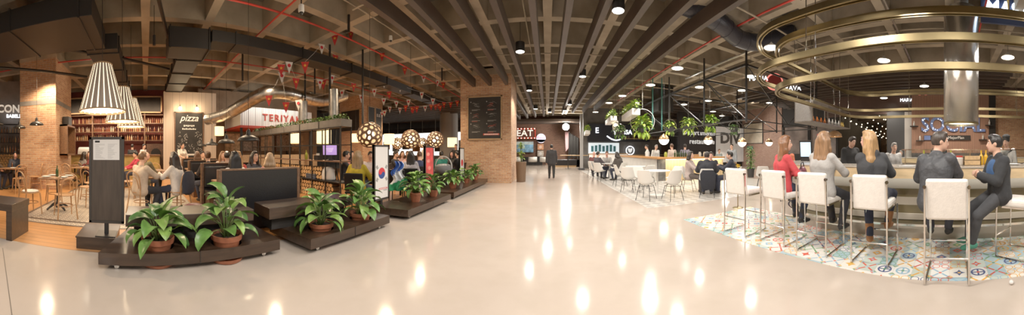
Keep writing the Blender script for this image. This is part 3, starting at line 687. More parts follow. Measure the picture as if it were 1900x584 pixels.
# ------------------------------------------------------------------ striped cone lamps
def cone_lamp(label, loc, cordtop):
    t = thing('cone_pendant_lamp', label, 'lamp', loc, 0, 'striped cone pendant lamps'); n = 22; H_ = .76; r0, r1 = .38, .155
    mb = MB()
    for i in range(n):
        for f0, f1, mi in ((0,.78,0),(.78,1.,1)):
            a0, a1 = 2*PI*(i+f0)/n, 2*PI*(i+f1)/n; N = 2 if mi == 0 else 1
            for k in range(N):
                b0, b1 = a0+(a1-a0)*k/N, a0+(a1-a0)*(k+1)/N
                mb.quad((r0*math.cos(b0),r0*math.sin(b0),0),(r0*math.cos(b1),r0*math.sin(b1),0),(r1*math.cos(b1),r1*math.sin(b1),H_),(r1*math.cos(b0),r1*math.sin(b0),H_),mi)
    mb.build('lamp_shade', [mat('shade_slat', (.27,.21,.165), .7, emit=(1,.72,.5), es=.10), glow('shade_gap', (1,.80,.52), 3.2)], t)
    for r_, z_ in ((r0,0),(r1,H_)): mb = MB(); mb.tube([(r_*math.cos(2*PI*i/36), r_*math.sin(2*PI*i/36), z_) for i in range(36)], .012, 6, True); mb.build('rim', FRAMEW, t, smooth=True)
    for sx in (-1,1): mb = MB(); mb.ball((sx*.07,0,.2), .035, 10, 8); mb.build('bulb', BULB, t, smooth=True)
    mb = MB(); mb.lathe([(.001,.02),(.34,.02)], n=32, caps=False); mb.build('diffuser', glow('lamp_diffuser', (1,.83,.58), 6), t)
    mb = MB(); mb.tube([(0,0,H_-.02),(0,0,cordtop-loc[2])], .006, 6); mb.build('cord', BLK, t); mb = MB(); mb.cyl((0,0,H_-.04),(0,0,H_+.06),.03); mb.cyl((-r1,0,H_),(r1,0,H_),.006); mb.cyl((0,-r1,H_),(0,r1,H_),.006); mb.build('socket', BLK, t)
    light('lamp_light', 'POINT', (loc[0],loc[1],loc[2]-.08), 42, (1,.76,.48), .25)
for lab, px, d in (('nearest and largest striped cone pendant lamp', 190, 4.2), ('middle striped cone pendant lamp, between the two others', 227, 5.7), ('farthest striped cone pendant lamp, nearest the bottle wall', 243, 6.9)):
    p = at(px, d, 2.0); cone_lamp(lab, p, 4.75)
# ------------------------------------------------------------------ bentwood chairs and cafe tables
def mk_bent():
    t = thing('bentwood_chair', 'bentwood chair', 'chair'); mb = MB(); mb.lathe([(.001,.445),(.18,.447),(.205,.452),(.205,.468),(.19,.472),(.15,.463),(.001,.462)], n=24, caps=False); mb.build('seat', BENT, t, smooth=True)
    for sx in (-1,1):
        mb = MB(); mb.tube([(sx*.165,.145,.45),(sx*.18,.165,.2),(sx*.19,.18,0)], [.017,.015,.012], 8); mb.build('leg', BENT, t, smooth=True)
    mb = MB(); mb.tube(catmull([(-.20,-.25,0),(-.17,-.19,.45),(-.19,-.225,.68),(-.165,-.255,.84),(0,-.27,.92),(.165,-.255,.84),(.19,-.225,.68),(.17,-.19,.45),(.20,-.25,0)],6), .0145, 8); mb.build('back_frame', BENT, t, smooth=True)
    mb = MB(); mb.tube(catmull([(-.115,-.17,.46),(-.125,-.21,.62),(-.10,-.238,.75),(0,-.25,.80),(.10,-.238,.75),(.125,-.21,.62),(.115,-.17,.46)],5), .011, 7); mb.build('back_loop', BENT, t, smooth=True)
    mb = MB(); mb.tube([(.165*math.cos(2*PI*i/24),.01+.165*math.sin(2*PI*i/24),.24) for i in range(24)], .010, 6, True); mb.build('stretcher', BENT, t, smooth=True)
    return t
bent = Proto(mk_bent); GB = 'bentwood cafe chairs'
TOPW = woodm('table_top_wood', (.30,.16,.08), .35, (3,16,3), .4)
def mk_table():
    t = thing('cafe_table', 'cafe table', 'table'); mb = MB(); mb.bb(-.38,.38,-.38,.38,.72,.755); mb.build('table_top', TOPW, t, bevel=.006)
    mb = MB(); mb.lathe([(.05,.04),(.04,.12),(.028,.2),(.03,.5),(.05,.66),(.13,.72)], n=14); mb.build('pedestal', BLK, t, smooth=True)
    for k in range(4):
        a = k*PI/2+PI/4; mb = MB(); mb.tube([(.03*math.cos(a),.03*math.sin(a),.12),(.14*math.cos(a),.14*math.sin(a),.11),(.25*math.cos(a),.25*math.sin(a),.05),(.29*math.cos(a),.29*math.sin(a),.02)], [.03,.03,.024,.02], 8); mb.build('foot', BLK, t, smooth=True)
    return t
ctab = Proto(mk_table); GT = 'square cafe tables on pedestals'
def face(x, y, tx, ty): return math.atan2(-(tx-x), ty-y)          # rotation that turns local +Y towards (tx, ty)
CUSH = mat('cushion_white', (.72,.68,.62), .8)
def tab(x, y, rz, label, chairs=()):
    ctab((x,y,.004 if -9.2 < x < -4.4 and -2.5 < y < 1.1 else 0), rz, label, GT)
    for cx, cy, lab in chairs: bent((cx,cy,.004 if -9.2 < cx < -4.4 and -2.5 < cy < 1.1 else 0), face(cx,cy,x,y), lab, GB)
tab(-5.6,-2.0,.15,'bare cafe table with white plates, nearest the left edge on the patterned floor', [(-5.02,-2.42,'bentwood chair with a white seat pad, left of the table with plates'),(-4.98,-1.62,'bentwood chair seen from behind, in front of the table with plates'),(-6.2,-1.42,'bentwood chair at the back right of the table with plates'),(-6.3,-2.35,'bentwood chair at the back left of the table with plates')])
c = tag(MB().lathe([(.001,.472),(.17,.472),(.185,.485),(.17,.497),(.001,.5)], (-5.02,-2.42,.004), 20, caps=False).build('seat_pad', CUSH, smooth=True), 'round white seat pad on the left bentwood chair', 'cushion')
tab(-7.9,-4.5,.1,'cafe table under the man in the dark suit, far left', [(-8.15,-3.75,'empty bentwood chair right of the suited man, first of two'),(-7.35,-3.95,'empty bentwood chair nearest the suited man at far left'),(-8.7,-4.9,'bentwood chair behind the table at far left')])
tab(-9.3,-2.3,0.,'cafe table in front of the woman in the maroon cardigan', [(-8.6,-2.6,'bentwood chair left in front of the woman in maroon'),(-8.65,-1.75,'bentwood chair right in front of the woman in maroon')])
tab(-7.6,-1.2,.3,'cafe table left behind the menu stand', [(-7.0,-1.5,'bentwood chair left edge against the menu stand'),(-7.5,-.5,'bentwood chair hidden right half by the menu stand'),(-8.25,-1.1,'bentwood chair behind the table left of the menu stand')])
tab(-10.6,-3.0,.3,'cafe table under the woman with the white scarf', [(-9.9,-2.75,'bentwood chair beside the brick pillar and the woman with the white scarf')])
tab(-6.1,.35,.2,'cafe table between the man in beige and the long-haired woman', [(-5.62,-.1,'bentwood chair under the man in the beige sweater')])
tab(-8.0,.2,.1,'cafe table behind the bald man', [(-7.3,-.05,'bentwood chair behind the bald man'),(-8.7,.3,'bentwood chair far side of the table behind the bald man')])
PLATE = mat('china_white', (.78,.76,.73), .2)
def mk_plate():
    return tag(MB().lathe([(.001,.004),(.06,.004),(.085,.012),(.115,.02),(.115,.016),(.08,.006),(.06,0),(.001,0)], n=20, caps=False).build('plate', PLATE, smooth=True), 'white dinner plate', 'plate')
plate = Proto(mk_plate)
for i, (x, y) in enumerate([(-5.4,-2.2),(-5.42,-1.8),(-5.8,-2.2),(-5.8,-1.78)]): plate((x,y,.76), 0, ['white plate at the front left of the bare table','white plate at the front right of the bare table','white plate at the back left of the bare table','white plate at the back right of the bare table'][i], 'plates on the bare cafe table')
for i, (x, y, l) in enumerate([(-7.75,-4.4,'white plate before the man in the dark suit'),(-9.2,-2.3,'white plate before the woman in maroon'),(-6.0,.5,'white plate before the long-haired woman in white')]): plate((x,y,.756), 0, l)
def bottle_mb(h, r, n=10): return MB().lathe([(r*.9,0),(r,.01),(r,h*.55),(r*.9,h*.63),(r*.38,h*.74),(r*.36,h*.97),(r*.42,h)], n=n)
GREENB = mat('bottle_green', (.03,.07,.02), .15, coat=.3); BROWNB = mat('bottle_brown', (.10,.035,.012), .15, coat=.3); CLEARB = mat('bottle_pale', (.55,.52,.47), .15); OILB = mat('bottle_oil', (.30,.32,.04), .15)
def single(name, mb, m, label, cat, loc, group=None, smooth=True, rz=0):
    o = mb.build(name, m, smooth=smooth); o.location = loc; o.rotation_euler = (0,0,rz); return tag(o, label, cat, group)
single('bottle', bottle_mb(.26,.035), GREENB, 'dark green bottle on the bare cafe table', 'bottle', (-5.62,-2.02,.756))
single('bottle', bottle_mb(.22,.03), BROWNB, 'brown bottle on the table of the suited man', 'bottle', (-8.05,-4.62,.756))
for i, (x, y) in enumerate([(-8.0,-4.25),(-9.45,-2.15),(-6.25,.2)]):
    single('drinking_glass', MB().lathe([(.03,0),(.036,.11),(.033,.11),(.028,.008),(.001,.006)], n=14, caps=False), GLASS, ['clear glass on the table of the suited man','clear glass before the woman in maroon','clear glass between the man in beige and the long-haired woman'][i], 'glass', (x,y,.756))
# ------------------------------------------------------------------ people of the left restaurant
P_ = person
single('bag', MB().ball((0,0,.1), (.16,.22,.12), 14, 8), mat('bag_wine', (.11,.02,.03), .4), 'dark wine-red bag lying behind the bench at the two nearest plants', 'bag', (-3.93,.75,.32)); single('stool_block', MB().bb(-.2,.2,-.3,.3,0,.32), LEATHB, 'low black block seat under the wine-red bag', 'seat', (-3.95,.75,0), smooth=False)
P_('person in a beige sweater seen from behind, on a bentwood chair beside the menu stand', (-5.55,-.12,0), face(-5.55,-.12,-6.1,.45), .455, h=.011, top=(.50,.40,.31), legs=(.02,.022,.03), hair=(.16,.08,.035), lean=.08, hands=[(-.12,.5,.80),(.16,.48,.80)], feet=[(-.12,.35,0),(.12,.3,0)])
P_('woman with long dark hair in a white cardigan, seated side on facing left', (-5.6,.72,0), face(-5.6,.72,-6.2,.1), .455, 'f', h=.011, top=(.62,.57,.53), legs=(.02,.025,.05), hair=(.02,.012,.01), hs='long', lean=.16, yaw=.35, hands=[(-.10,.46,.82),(.16,.42,.82)])
bent((-5.6,.72,.004), face(-5.6,.72,-6.2,.1), 'bentwood chair under the long-haired woman in white', GB)
single('jacket', MB().lathe([(.10,0),(.21,.05),(.22,.25),(.20,.42),(.12,.5)], n=18).xf(Matrix.Diagonal((1,.35,1,1))), cloth((.015,.017,.03)), 'dark blue jacket hung over the back of the long-haired woman\'s chair', 'jacket', (-5.42,.92,.42), rz=face(-5.6,.72,-6.2,.1))
P_('bald man in an olive jacket seated behind the long-haired woman', (-7.3,-.05,0), face(-7.3,-.05,-8,.5), .455, h=.016, top=(.10,.085,.045), hs='bald', hair=BROWN, skin='rosy', lean=.1, yaw=.6, coat=.012)
P_('person in a bright maroon shirt sitting far back by the kitchen bar', (-9.9,-.35,0), R(200), .455, h=.02, top=(.45,.03,.06), hair=BLACK)
P_('man in a dark suit and pale shirt at the far left table', (-8.55,-4.75,0), R(-65), .455, h=.016, top=(.025,.03,.05), hair=DARKHAIR, skin='rosy', lean=.05, coat=.01)
P_('woman cut off by the left edge, in a brown jacket', (-7.75,-5.2,0), R(-10), .455, 'f', h=.016, top=(.10,.07,.05), hair=BROWN, hs='mid')
P_('woman with a white scarf in front of the brick pillar', (-10.4,-3.75,0), R(-20), .455, 'f', h=.016, top=(.60,.55,.52), hair=BROWN, hs='long', yaw=.7)
P_('person in a grey sweater bending by the brick pillar, dark hair tied', (-9.9,-2.55,0), R(45), .455, 'f', h=.016, top=(.28,.27,.26), hair=DARKHAIR, hs='mid', lean=.2)
P_('woman in a maroon cardigan facing the camera under the wall shelf', (-9.95,-2.2,0), R(-95), .455, 'f', h=.014, top=(.16,.03,.03), hair=BROWN, hs='long')
P_('waitress in a white sleeveless top standing at the booths', (-11.3,1.62,0), R(-70), None, 'f', h=.014, top=(.70,.64,.58), legs=(.015,.015,.016), hair=DARKHAIR, hs='bun', sleeve=.3, coatlen=.16, hands=[(-.10,.30,1.02),(.18,.42,1.08)], yaw=-.2)
# ------------------------------------------------------------------ booths
def booth_back(label, x, y0, y1, h, mm, double=True):
    t = thing('booth_sofa', label, 'sofa', (x,(y0+y1)/2,0)); w = y1-y0
    mb = MB(); mb.bb(-.05,.05,-w/2,w/2,.02,h); mb.build('back_panel', mm, t, bevel=.012)
    for sy in (-1,1): mb = MB(); mb.bb(-.06,.06,sy*w/2-.03,sy*w/2+.03,0,h+.01); mb.build('end_frame', WALN, t, bevel=.005)
    mb = MB(); mb.bb(-.06,.06,-w/2+.031,w/2-.031,h-.005,h+.02); mb.build('top_rail', WALN, t)
    for sx in ((-1,1) if double else (-1,)):
        mb = MB(); mb.bb(sx*.06,sx*.52,-w/2+.03,w/2-.03,.30,.46); mb.build('seat', LEATHB, t, bevel=.03)
        mb = MB(); mb.bb(sx*.06,sx*.48,-w/2+.05,w/2-.05,0,.30); mb.build('plinth', WALN, t)
        mb = MB(); mb.bb(sx*.062,sx*.15,-w/2+.03,w/2-.03,.50,h-.06); mb.build('back_cushion', LEATHB, t, bevel=.03)
    return t
booth_back('tall black leather booth screen facing the walkway', -4.05, 1.2, 2.72, 1.03, LEATHB, False)
booth_back('dark booth sofa behind the black screen, second from the walkway', -5.95, 1.34, 2.75, 1.05, LEATHB)
booth_back('dark booth sofa third from the walkway', -7.8, 1.34, 2.75, 1.05, LEATHB)
booth_back('dark booth sofa farthest from the walkway, beside the waitress', -9.7, 1.4, 2.75, 1.05, LEATHB)
for i, x in enumerate((-5.0,-6.88,-8.75)):
    t = thing('booth_table', ['wooden booth table nearest the black screen','wooden booth table in the middle of the booths','wooden booth table nearest the waitress'][i], 'table', (x,2.02,0), 0, 'booth tables'); mb = MB(); mb.bb(-.33,.33,-.62,.62,.70,.74); mb.build('table_top', TOPW, t, bevel=.005); mb = MB(); mb.cyl((0,0,.02),(0,0,.7),.04); mb.lathe([(.22,0),(.2,.02),(.04,.03)], n=16); mb.build('pedestal', BLK, t)
P_('woman with black hair and a white top seen from behind in the first booth', (-4.42,1.62,0), R(90), .46, 'f', h=.014, top=(.62,.58,.55), hair=(.008,.007,.008), hs='long')
P_('smiling blonde woman in a red jacket facing the walkway over the black screen', (-5.57,2.1,0), R(-98), .46, 'f', h=.011, top=(.35,.04,.03), hair=BLOND, hs='long', yaw=.1)
P_('child with curly fair hair behind the right end of the black screen', (-4.45,2.35,0), R(60), .5, 'f', h=.014, s=.92, top=(.3,.1,.1), hair=(.34,.21,.11), hs='bob')
P_('man with dark hair leaning at the second booth', (-6.35,2.1,0), R(80), .46, h=.018, top=(.05,.045,.05), hair=DARKHAIR)
P_('woman with dark hair beside the blonde woman in red', (-5.55,2.5,0), R(-80), .46, 'f', h=.018, top=(.05,.05,.06), hair=DARKHAIR, hs='mid')
P_('fair person in white at the second booth, facing the walkway', (-7.42,2.3,0), R(-90), .46, 'f', h=.018, top=(.55,.45,.4), hair=LIGHTB, hs='mid')
P_('person with tied dark hair low behind the wooden booth end', (-6.4,1.6,0), R(95), .46, 'f', h=.018, top=(.06,.05,.05), hair=BROWN, hs='bun')
P_('person in a dark green shirt at the farthest booth', (-9.3,2.1,0), R(-85), .46, h=.02, top=(.03,.09,.05), hair=DARKHAIR)
P_('person with brown hair at the farthest booth next to the waitress', (-8.25,1.7,0), R(90), .46, 'f', h=.02, top=(.06,.05,.05), hair=BROWN, hs='bob')
# black dome pendants over the booths
def mk_dome():
    t = thing('dome_pendant_lamp', 'black dome pendant lamp', 'lamp'); mb = MB(); mb.lathe([(.225,0),(.222,.02),(.19,.065),(.12,.10),(.06,.12),(.045,.15),(.04,.20),(.025,.23),(.012,.24)], n=28, caps=False); mb.build('lamp_shade', BLK, t, smooth=True, solid=.004)
    mb = MB(); mb.ball((0,0,.05), .035, 10, 8); mb.build('bulb', BULB, t, smooth=True); mb = MB(); mb.tube([(0,0,.235),(0,0,3.2)], .005, 5); mb.build('cord', BLK, t); return t
dome = Proto(mk_dome); GD = 'black dome pendant lamps'
for px, d, z, lab in ((461,5.15,1.55,'largest black dome pendant lamp, nearest the walkway'),(420,6.75,1.55,'second largest black dome pendant lamp over the booths'),(393,8.9,1.55,'third black dome pendant lamp over the booths'),(374,11.2,1.55,'smallest black dome pendant lamp in front of the pizza chalkboard'),
      (36,9.0,2.15,'black dome pendant lamp left of the brick pillar'),(68,8.2,2.18,'black dome pendant lamp in front of the brick pillar face'),(-4,9.4,2.3,'black dome pendant lamp cut by the left edge')):
    dome(at(px,d,z), 0, lab, GD)
for px, d, z in ((461,5.15,1.5),(420,6.75,1.5),(393,8.9,1.5),(68,8.2,2.1)): light('dome_light', 'SPOT', at(px,d,z), 45, (1,.75,.48), .1, (0,0,0), spot=2.4)
# ------------------------------------------------------------------ back bar with the bottles, kitchen, chalkboard wall
XB = -14.2
mb = MB(); mb.bb(XB-.3, XB-.28, -4.6, 1.6, 0, 4.8); struct('wall_left', mb, mat('wall_oxblood', (.14,.022,.014), .7, noise=(3,.25)))
t = thing('bottle_shelf', 'wide red back-wall shelf unit full of bottles', 'shelf', (XB,-1.5,0))
for k, z in enumerate((1.95,2.42,2.89,3.36)): mb = MB(); mb.bb(-.14,.16,-2.9,2.9,z-.04,z); mb.build('shelf_board', WALN, t)
for k in range(5): mb = MB(); mb.bb(-.14,.17,-2.93+k*1.45,-2.86+k*1.45,1.4,3.5); mb.build('upright', WALN, t)
rnd = random.Random(5); bm_ = [bottle_mb(.30,.031,8), bottle_mb(.27,.034,8)]; protoB = []
BCOL = [mat('bottle_amber', (.36,.14,.05), .2), mat('bottle_gold', (.50,.29,.12), .2), mat('bottle_rust', (.22,.07,.03), .2), mat('bottle_tan', (.55,.40,.25), .25), BROWNB]
for m_ in BCOL:
    for b_ in bm_: protoB.append(b_.build('bottle', m_, smooth=True))
used = set(); GBT = 'bottles on the red back-wall shelves'
def put_bottle(pool, loc, s, label, group):
    i = rnd.randrange(len(pool)); o = pool[i]
    if id(o) in used: o = o.copy(); COL.objects.link(o)
    else: used.add(id(o))
    o.location = loc; o.scale = (s,s,s); tag(o, label, 'bottle', group)
for z in (1.95,2.42,2.89):
    for k in range(50):
        y = -4.33 + k*.115
        if min(abs(y - (-4.4+q*1.45)) for q in range(5)) < .08 or rnd.random() < .12: continue
        put_bottle(protoB, (XB+.02,y,z+.001), rnd.uniform(.85,1.15), 'one of the many bottles standing on the red back-wall shelves', GBT)
light('bottle_fill', 'AREA', (XB+1.0,-1.5,3.6), 200, (1,.66,.40), .3, (0,R(38),0), 5.5); light('kitchen_light', 'AREA', (-13.4,-1.2,3.0), 160, (1,.86,.68), 1.2, (0,0,0), 4)  # the first is an added area light that makes the bottles glow
t = thing('wall_blackboard', 'long blank blackboard in a pale wooden frame above the bottle shelves', 'blackboard', (XB+.25,-1.5,3.85)); mb = MB(); mb.bb(-.03,.03,-2.75,2.35,-.36,.42); mb.build('board', SLATE, t)
mb = MB()
for a in ((-2.8,2.4,.42,.49),(-2.8,2.4,-.43,-.36),(-2.8,-2.73,-.43,.49),(2.33,2.4,-.43,.49)): mb.bb(-.03,.05,*a)
mb.build('frame', FRAMEW, t)
t = thing('kitchen_counter', 'kitchen bar counter with gold front below the bottle shelves', 'counter', (-12.9,-1.7,0)); mb = MB(); mb.bb(-.4,.4,-3,2.4,0,1.12); mb.build('body', mat('gold_front', (.34,.24,.07), .4, noise=(4,.3)), t); mb = MB(); mb.bb(-.45,.48,-3.05,2.42,1.12,1.18); mb.build('counter_top', WALN, t)
t = thing('pizza_oven', 'dark brick pizza oven mouth beside the chalkboard wall', 'oven', (-13.75,.55,1.18)); mb = MB(); mb.bb(-.3,.25,-.5,.5,-1.17,.55); mb.build('body', BRICKD, t); mb = MB(); mb.cyl((.25,0,.05),(.262,0,.05),.26,n=24); mb.build('mouth', BLK2, t)
t = thing('display_case', 'rounded white display case behind the menu stand', 'case', (-12.9,-2.9,1.19)); mb = MB(); mb.cyl((0,-.5,0),(0,.5,0),.36,n=24); mb.xf(Matrix.Diagonal((1,1,1,1))); mb.v = [(x,y,max(z,0)) for x,y,z in mb.v]; mb.build('cover', WHT, t, smooth=True)
P_('kitchen worker in white behind the bar, left one', (-13.55,-1.9,0), R(-60), None, h=.02, top=(.72,.68,.62), apron=(.6,.58,.55), hair=DARKHAIR)
P_('kitchen worker in a black shirt with back turned behind the bar', (-13.55,-.7,0), R(80), None, h=.02, top=(.02,.02,.02), hair=DARKHAIR)
P_('kitchen worker in white at the pizza oven', (-13.5,-.1,0), R(-40), None, h=.02, top=(.74,.70,.66), hair=DARKHAIR)
mb = MB(); mb.bb(-12.3,-12.0,.86,3.4,0,4.15); struct('wall_left', mb, planks('whitewashed_boards', (.60,.49,.40), 1, .32, .7, .15, gap=.02), 'pale boarded wall carrying the pizza chalkboard')
t = thing('chalkboard', 'tall chalkboard with a pizza menu in white chalk on the pale wall', 'chalkboard', (-11.97,2.06,2.0)); mb = MB(); mb.bb(-.02,.02,-.66,.66,-.95,1.15); b_ = mb.build('board', SLATE, t)
mb = MB()
for a in ((-.70,.70,1.15,1.2),(-.70,.70,-1,-.95),(-.70,-.66,-1,1.2),(.66,.70,-1,1.2)): mb.bb(-.02,.04,*a)
mb.build('frame', WALN, t); text('lettering', 'pizza', CHALK, b_, (.024,0,.90), RX, .44, .002, bold=.002, shear=.35); mb = MB(); [mb.bb(.021,.025,-.26+q*.09,-.20+q*.09,.50+.02*(q%2),.58) for q in range(6)]; [mb.bb(.021,.025,-.33+q*.085,-.27+q*.085,.36,.43-.02*(q%2)) for q in range(8)]; mb.build('chalk_line', CHALK, b_)
mb = MB(); rr = random.Random(9)
for k in range(46):
    cy, cz = rr.uniform(-.55,.55), rr.uniform(-.72,.26); r_ = rr.uniform(.03,.085); a0 = rr.uniform(0,6); mb.tube([(.024, cy+r_*math.cos(a0+i*.6)*rr.uniform(.7,1.2), cz+r_*math.sin(a0+i*.6)) for i in range(rr.randint(3,9))], .005, 4)
mb.bb(.021,.025,-.30,.34,-.86,-.78); mb.build('chalk_drawing', CHALK, b_)
for i, y in enumerate((1.62,2.42)):
    t = thing('wall_lamp', ['left wall lamp above the pizza chalkboard','right wall lamp above the pizza chalkboard'][i], 'lamp', (-11.98,y,3.28), 0, 'wall lamps above the chalkboard'); mb = MB(); mb.tube([(0,0,.2),(.12,0,.24),(.16,0,.15)], .012, 6); mb.build('arm', BLK, t); mb = MB(); mb.ball((.16,0,.06), .08, 12, 8); mb.build('bulb', BULB, t, smooth=True)
    light('wall_lamp_light', 'POINT', (-11.6,y,3.3), 30, (1,.72,.42), .08)
# rack with bottles and firewood, far left, and the lettering above it
LOGM = [mat('log_end', (.50,.30,.13), .9, noise=(14,.35)), mat('log_bark', (.13,.07,.035), .95, bump=(30,.6))]
def mk_log(r, l, sd):
    rr = random.Random(sd); n = 9; k = [r*rr.uniform(.8,1.15) for _ in range(n)]; mb = MB(); v = [(-l/2 if e == 0 else l/2, k[i]*math.cos(2*PI*i/n), k[i]*math.sin(2*PI*i/n)) for e in (0,1) for i in range(n)]
    mb.add(v, [tuple(range(n))[::-1], tuple(range(n,2*n))], 0); mb.add(v, [(i,(i+1)%n,n+(i+1)%n,n+i) for i in range(n)], 1); o = mb.build('firewood_log', LOGM); return o
logpool = [mk_log(.062, .32, i) for i in range(6)]; lused = set()
def put_log(loc, rz, s, label, group):
    o = logpool[rnd.randrange(6)]
    if o.name in lused: o = o.copy(); COL.objects.link(o)
    else: lused.add(o.name)
    o.location = loc; o.rotation_euler = (rnd.uniform(0,6),0,rz); o.scale = (1,s,s); tag(o, label, 'log', group)
def rack(label, c, rz, w, zs, h):
    t = thing('steel_rack', label, 'rack', c, rz)
    for sx in (-1,1):
        for sy in (-.17,.17): mb = MB(); mb.bb(sy-.015,sy+.015,sx*w/2-.015,sx*w/2+.015,0,h); mb.build('upright', BLK, t)
    for z in zs: mb = MB(); mb.bb(-.18,.18,-w/2,w/2,z-.02,z); mb.build('shelf_board', BLK, t)
    return t
fl = at(12,12.2,0); ra = PI - 2.05 - PI/2 + 0; ang = math.atan2(-fl.y,-fl.x)
rack('black steel rack of bottles and firewood at the far left', fl, ang, 3.6, (.5,1.28,1.75,2.2,2.62), 3.0)
U = Vector((-math.sin(ang), math.cos(ang), 0))
for z in (1.28,1.75,2.2):
    for k in range(26): put_bottle(protoB, tuple(fl + U*(-1.65+k*.13) + Vector((0,0,z+.001))), 1.1, 'one of the bottles on the far left steel rack', 'bottles on the far left rack')
for row in range(6):
    for k in range(25): put_log(tuple(fl + U*(-1.62 + k*.132 + (row % 2)*.06) + Vector((0,0,.565+row*.115))), ang, 1., 'split firewood log stacked in the far left rack', 'firewood in the far left rack')
mb = MB(); q = fl - Vector((math.cos(ang),math.sin(ang),0))*.5; mb.box(q + Vector((0,0,2.4)), (.1,5.5,4.8), ang); struct('wall_left', mb, mat('wall_grey', (.20,.17,.15), .8, noise=(2,.2)))
q2 = q + Vector((math.cos(ang),math.sin(ang),0))*.12
t = thing('wall_lettering', 'pale block lettering CONCH above the far left rack', 'sign', tuple(at(29,12.3,3.36))); text('word', 'CONCH', glow('letter_cream', (1,.86,.68), .9), t, (0,0,0), (PI/2,0,ang+PI/2), .50, .03, sx=.95, bold=.012)
t = thing('wall_lettering', 'small lit lettering BABELLO under the CONCH letters', 'sign', tuple(at(29,12.3,3.02))); text('word', 'BABELLO', NEON, t, (0,0,0), (PI/2,0,ang+PI/2), .22, .02, bold=.004)
t = thing('wall_shelf', 'dark wooden box shelf fixed to the right face of the brick pillar', 'shelf', (-9.3,-2.9,1.75))
mb = MB()
for a in ((-.55,.55,.50,.56),(-.55,.55,-.56,-.50),(-.55,-.49,-.56,.56),(.49,.55,-.56,.56)): mb.bb(a[0],a[1],-.14,.14,a[2],a[3])
mb.build('box_frame', WALN, t)
single('storage_box', MB().bb(-.2,.2,-.12,.12,0,.3), BLK, 'black box standing on top of the wooden wall shelf', 'box', (-9.2,-2.9,2.32), smooth=False)
# ------------------------------------------------------------------ long steel shelving with planters, logs and the order screen
YR = 4.85
t = thing('steel_shelving', 'long black steel shelving dividing the booths from the next restaurant', 'shelving', (-7.8,YR,0))
xs = [-4.87-.62*k for k in range(10)]
for x_ in xs:
    for dy in (-.2,.2): mb = MB(); mb.bb(x_+7.8-.014,x_+7.8+.014,dy-.014,dy+.014,0,2.0); mb.build('upright', BLK, t)
for z_ in (.52,1.08): mb = MB(); mb.bb(-2.66,2.95,-.22,.22,z_-.03,z_); mb.build('shelf_board', WALN if z_ > 1 else BLK, t)
for z_ in (1.52,1.99): 
    for dy in (-.2,.2): mb = MB(); mb.bb(-2.66,2.95,dy-.012,dy+.012,z_-.012,z_+.012); mb.build('rail', BLK, t)
LG = 'firewood on the long steel shelving'
for row in range(3):
    for k in range(30): put_log((-5.75-.125*k-(row%2)*.06, YR, .59+row*.118+.0), PI/2, 1., 'split firewood log under the worktop of the long steel shelving', LG)
for row in range(4):
    for k in range(13): put_log((-5.25-.125*k-(row%2)*.06, YR, .065+row*.112), PI/2, .95, 'split firewood log on the floor level of the long steel shelving', 'firewood at the foot of the shelving')
for i in range(6):
    x_ = -5.3-.98*i; t = thing('planter_box', ['concrete planter box at the walkway end of the long shelving, plain corner showing','second concrete planter box on the long shelving','third concrete planter box on the long shelving','fourth concrete planter box on the long shelving','fifth concrete planter box on the long shelving','last concrete planter box, farthest along the long shelving'][i], 'planter', (x_,YR,2.005), 0, 'planter boxes on the long shelving')
    mb = MB(); mb.bb(-.46,.46,-.2,.2,0,.2); mb.build('box', CONC, t, bevel=.004); mb = MB(); mb.bb(-.44,.44,-.18,.18,.2,.205); mb.build('soil', SOIL, t); mb = MB()
    for k in range(6): bush(mb, (-.38+k*.15,0,.2), 10, .16, .17, .10, .06, rnd, r0=.05)
    mb.build('foliage', GREENS, t, smooth='all')
t = thing('order_screen', 'tilted order screen with a pink lit display on the steel shelving', 'screen', (-5.5,YR-.02,1.081), face(-5.5,YR,-1,.5)); M = Matrix.Rotation(R(-22),3,'X')
mb = MB(); mb.box((0,.02,.30), (.44,.03,.34), M=M); mb.build('housing', BLK, t, bevel=.004); mb = MB(); mb.box(Vector((0,.02,.30)) + M @ Vector((0,.017,0)), (.39,.002,.29), M=M); s_ = mb.build('display', glow('display_pink', (.62,.40,.95), 1.1), t)
mb = MB(); 
for k in range(3): mb.box(Vector((0,.02,.30)) + M @ Vector((0,.0185,.05-k*.045)), (.22-k*.05,.001,.02), M=M)
mb.build('display_text', glow('display_lilac', (.95,.75,1), 1.3), s_); mb = MB(); mb.bb(-.1,.1,-.12,.08,0,.02); mb.bb(-.05,.05,-.10,-.02,.02,.3); mb.build('base', BLK, t)
single('receipt_printer', MB().bb(-.09,.09,-.09,.09,0,.14), BLK, 'small black receipt printer beside the order screen', 'printer', (-6.0,YR-.05,1.081), smooth=False)
single('bottle', bottle_mb(.30,.045,12), OILB, 'yellow-green oil bottle left of the order screen', 'bottle', (-6.6,YR-.05,1.081))
single('paper_sign', MB().bb(-.07,.07,-.01,.01,0,.2), PAPER, 'small white card standing behind the order screen', 'card', (-6.2,YR+.1,1.081), smooth=False)
t = thing('paper_bag', 'crumpled white bag with soft top on the lower shelf by the walkway', 'bag', (-5.55,YR-.03,.521)); mb = MB(); rr = random.Random(3); prof = [(.20,0),(.22,.05),(.21,.2),(.19,.30),(.12,.36)]
mb.lathe(prof, n=14); mb.v = [(x*rr.uniform(.85,1.12)*1.15, y*rr.uniform(.8,1.1)*.75, z*rr.uniform(.93,1.05)) for x,y,z in mb.v]; mb.build('bag_body', mat('bag_white', (.66,.63,.60), .7), t, smooth='all')
t = thing('tray_stack', 'stack of dark blue trays on the lower shelf left of the white bag', 'trays', (-6.2,YR-.03,.521)); 
for k in range(3): mb = MB(); mb.bb(-.24,.24,-.17,.17,k*.05,k*.05+.04); mb.build('tray', mat('tray_blue', (.05,.07,.11), .4), t, bevel=.008)
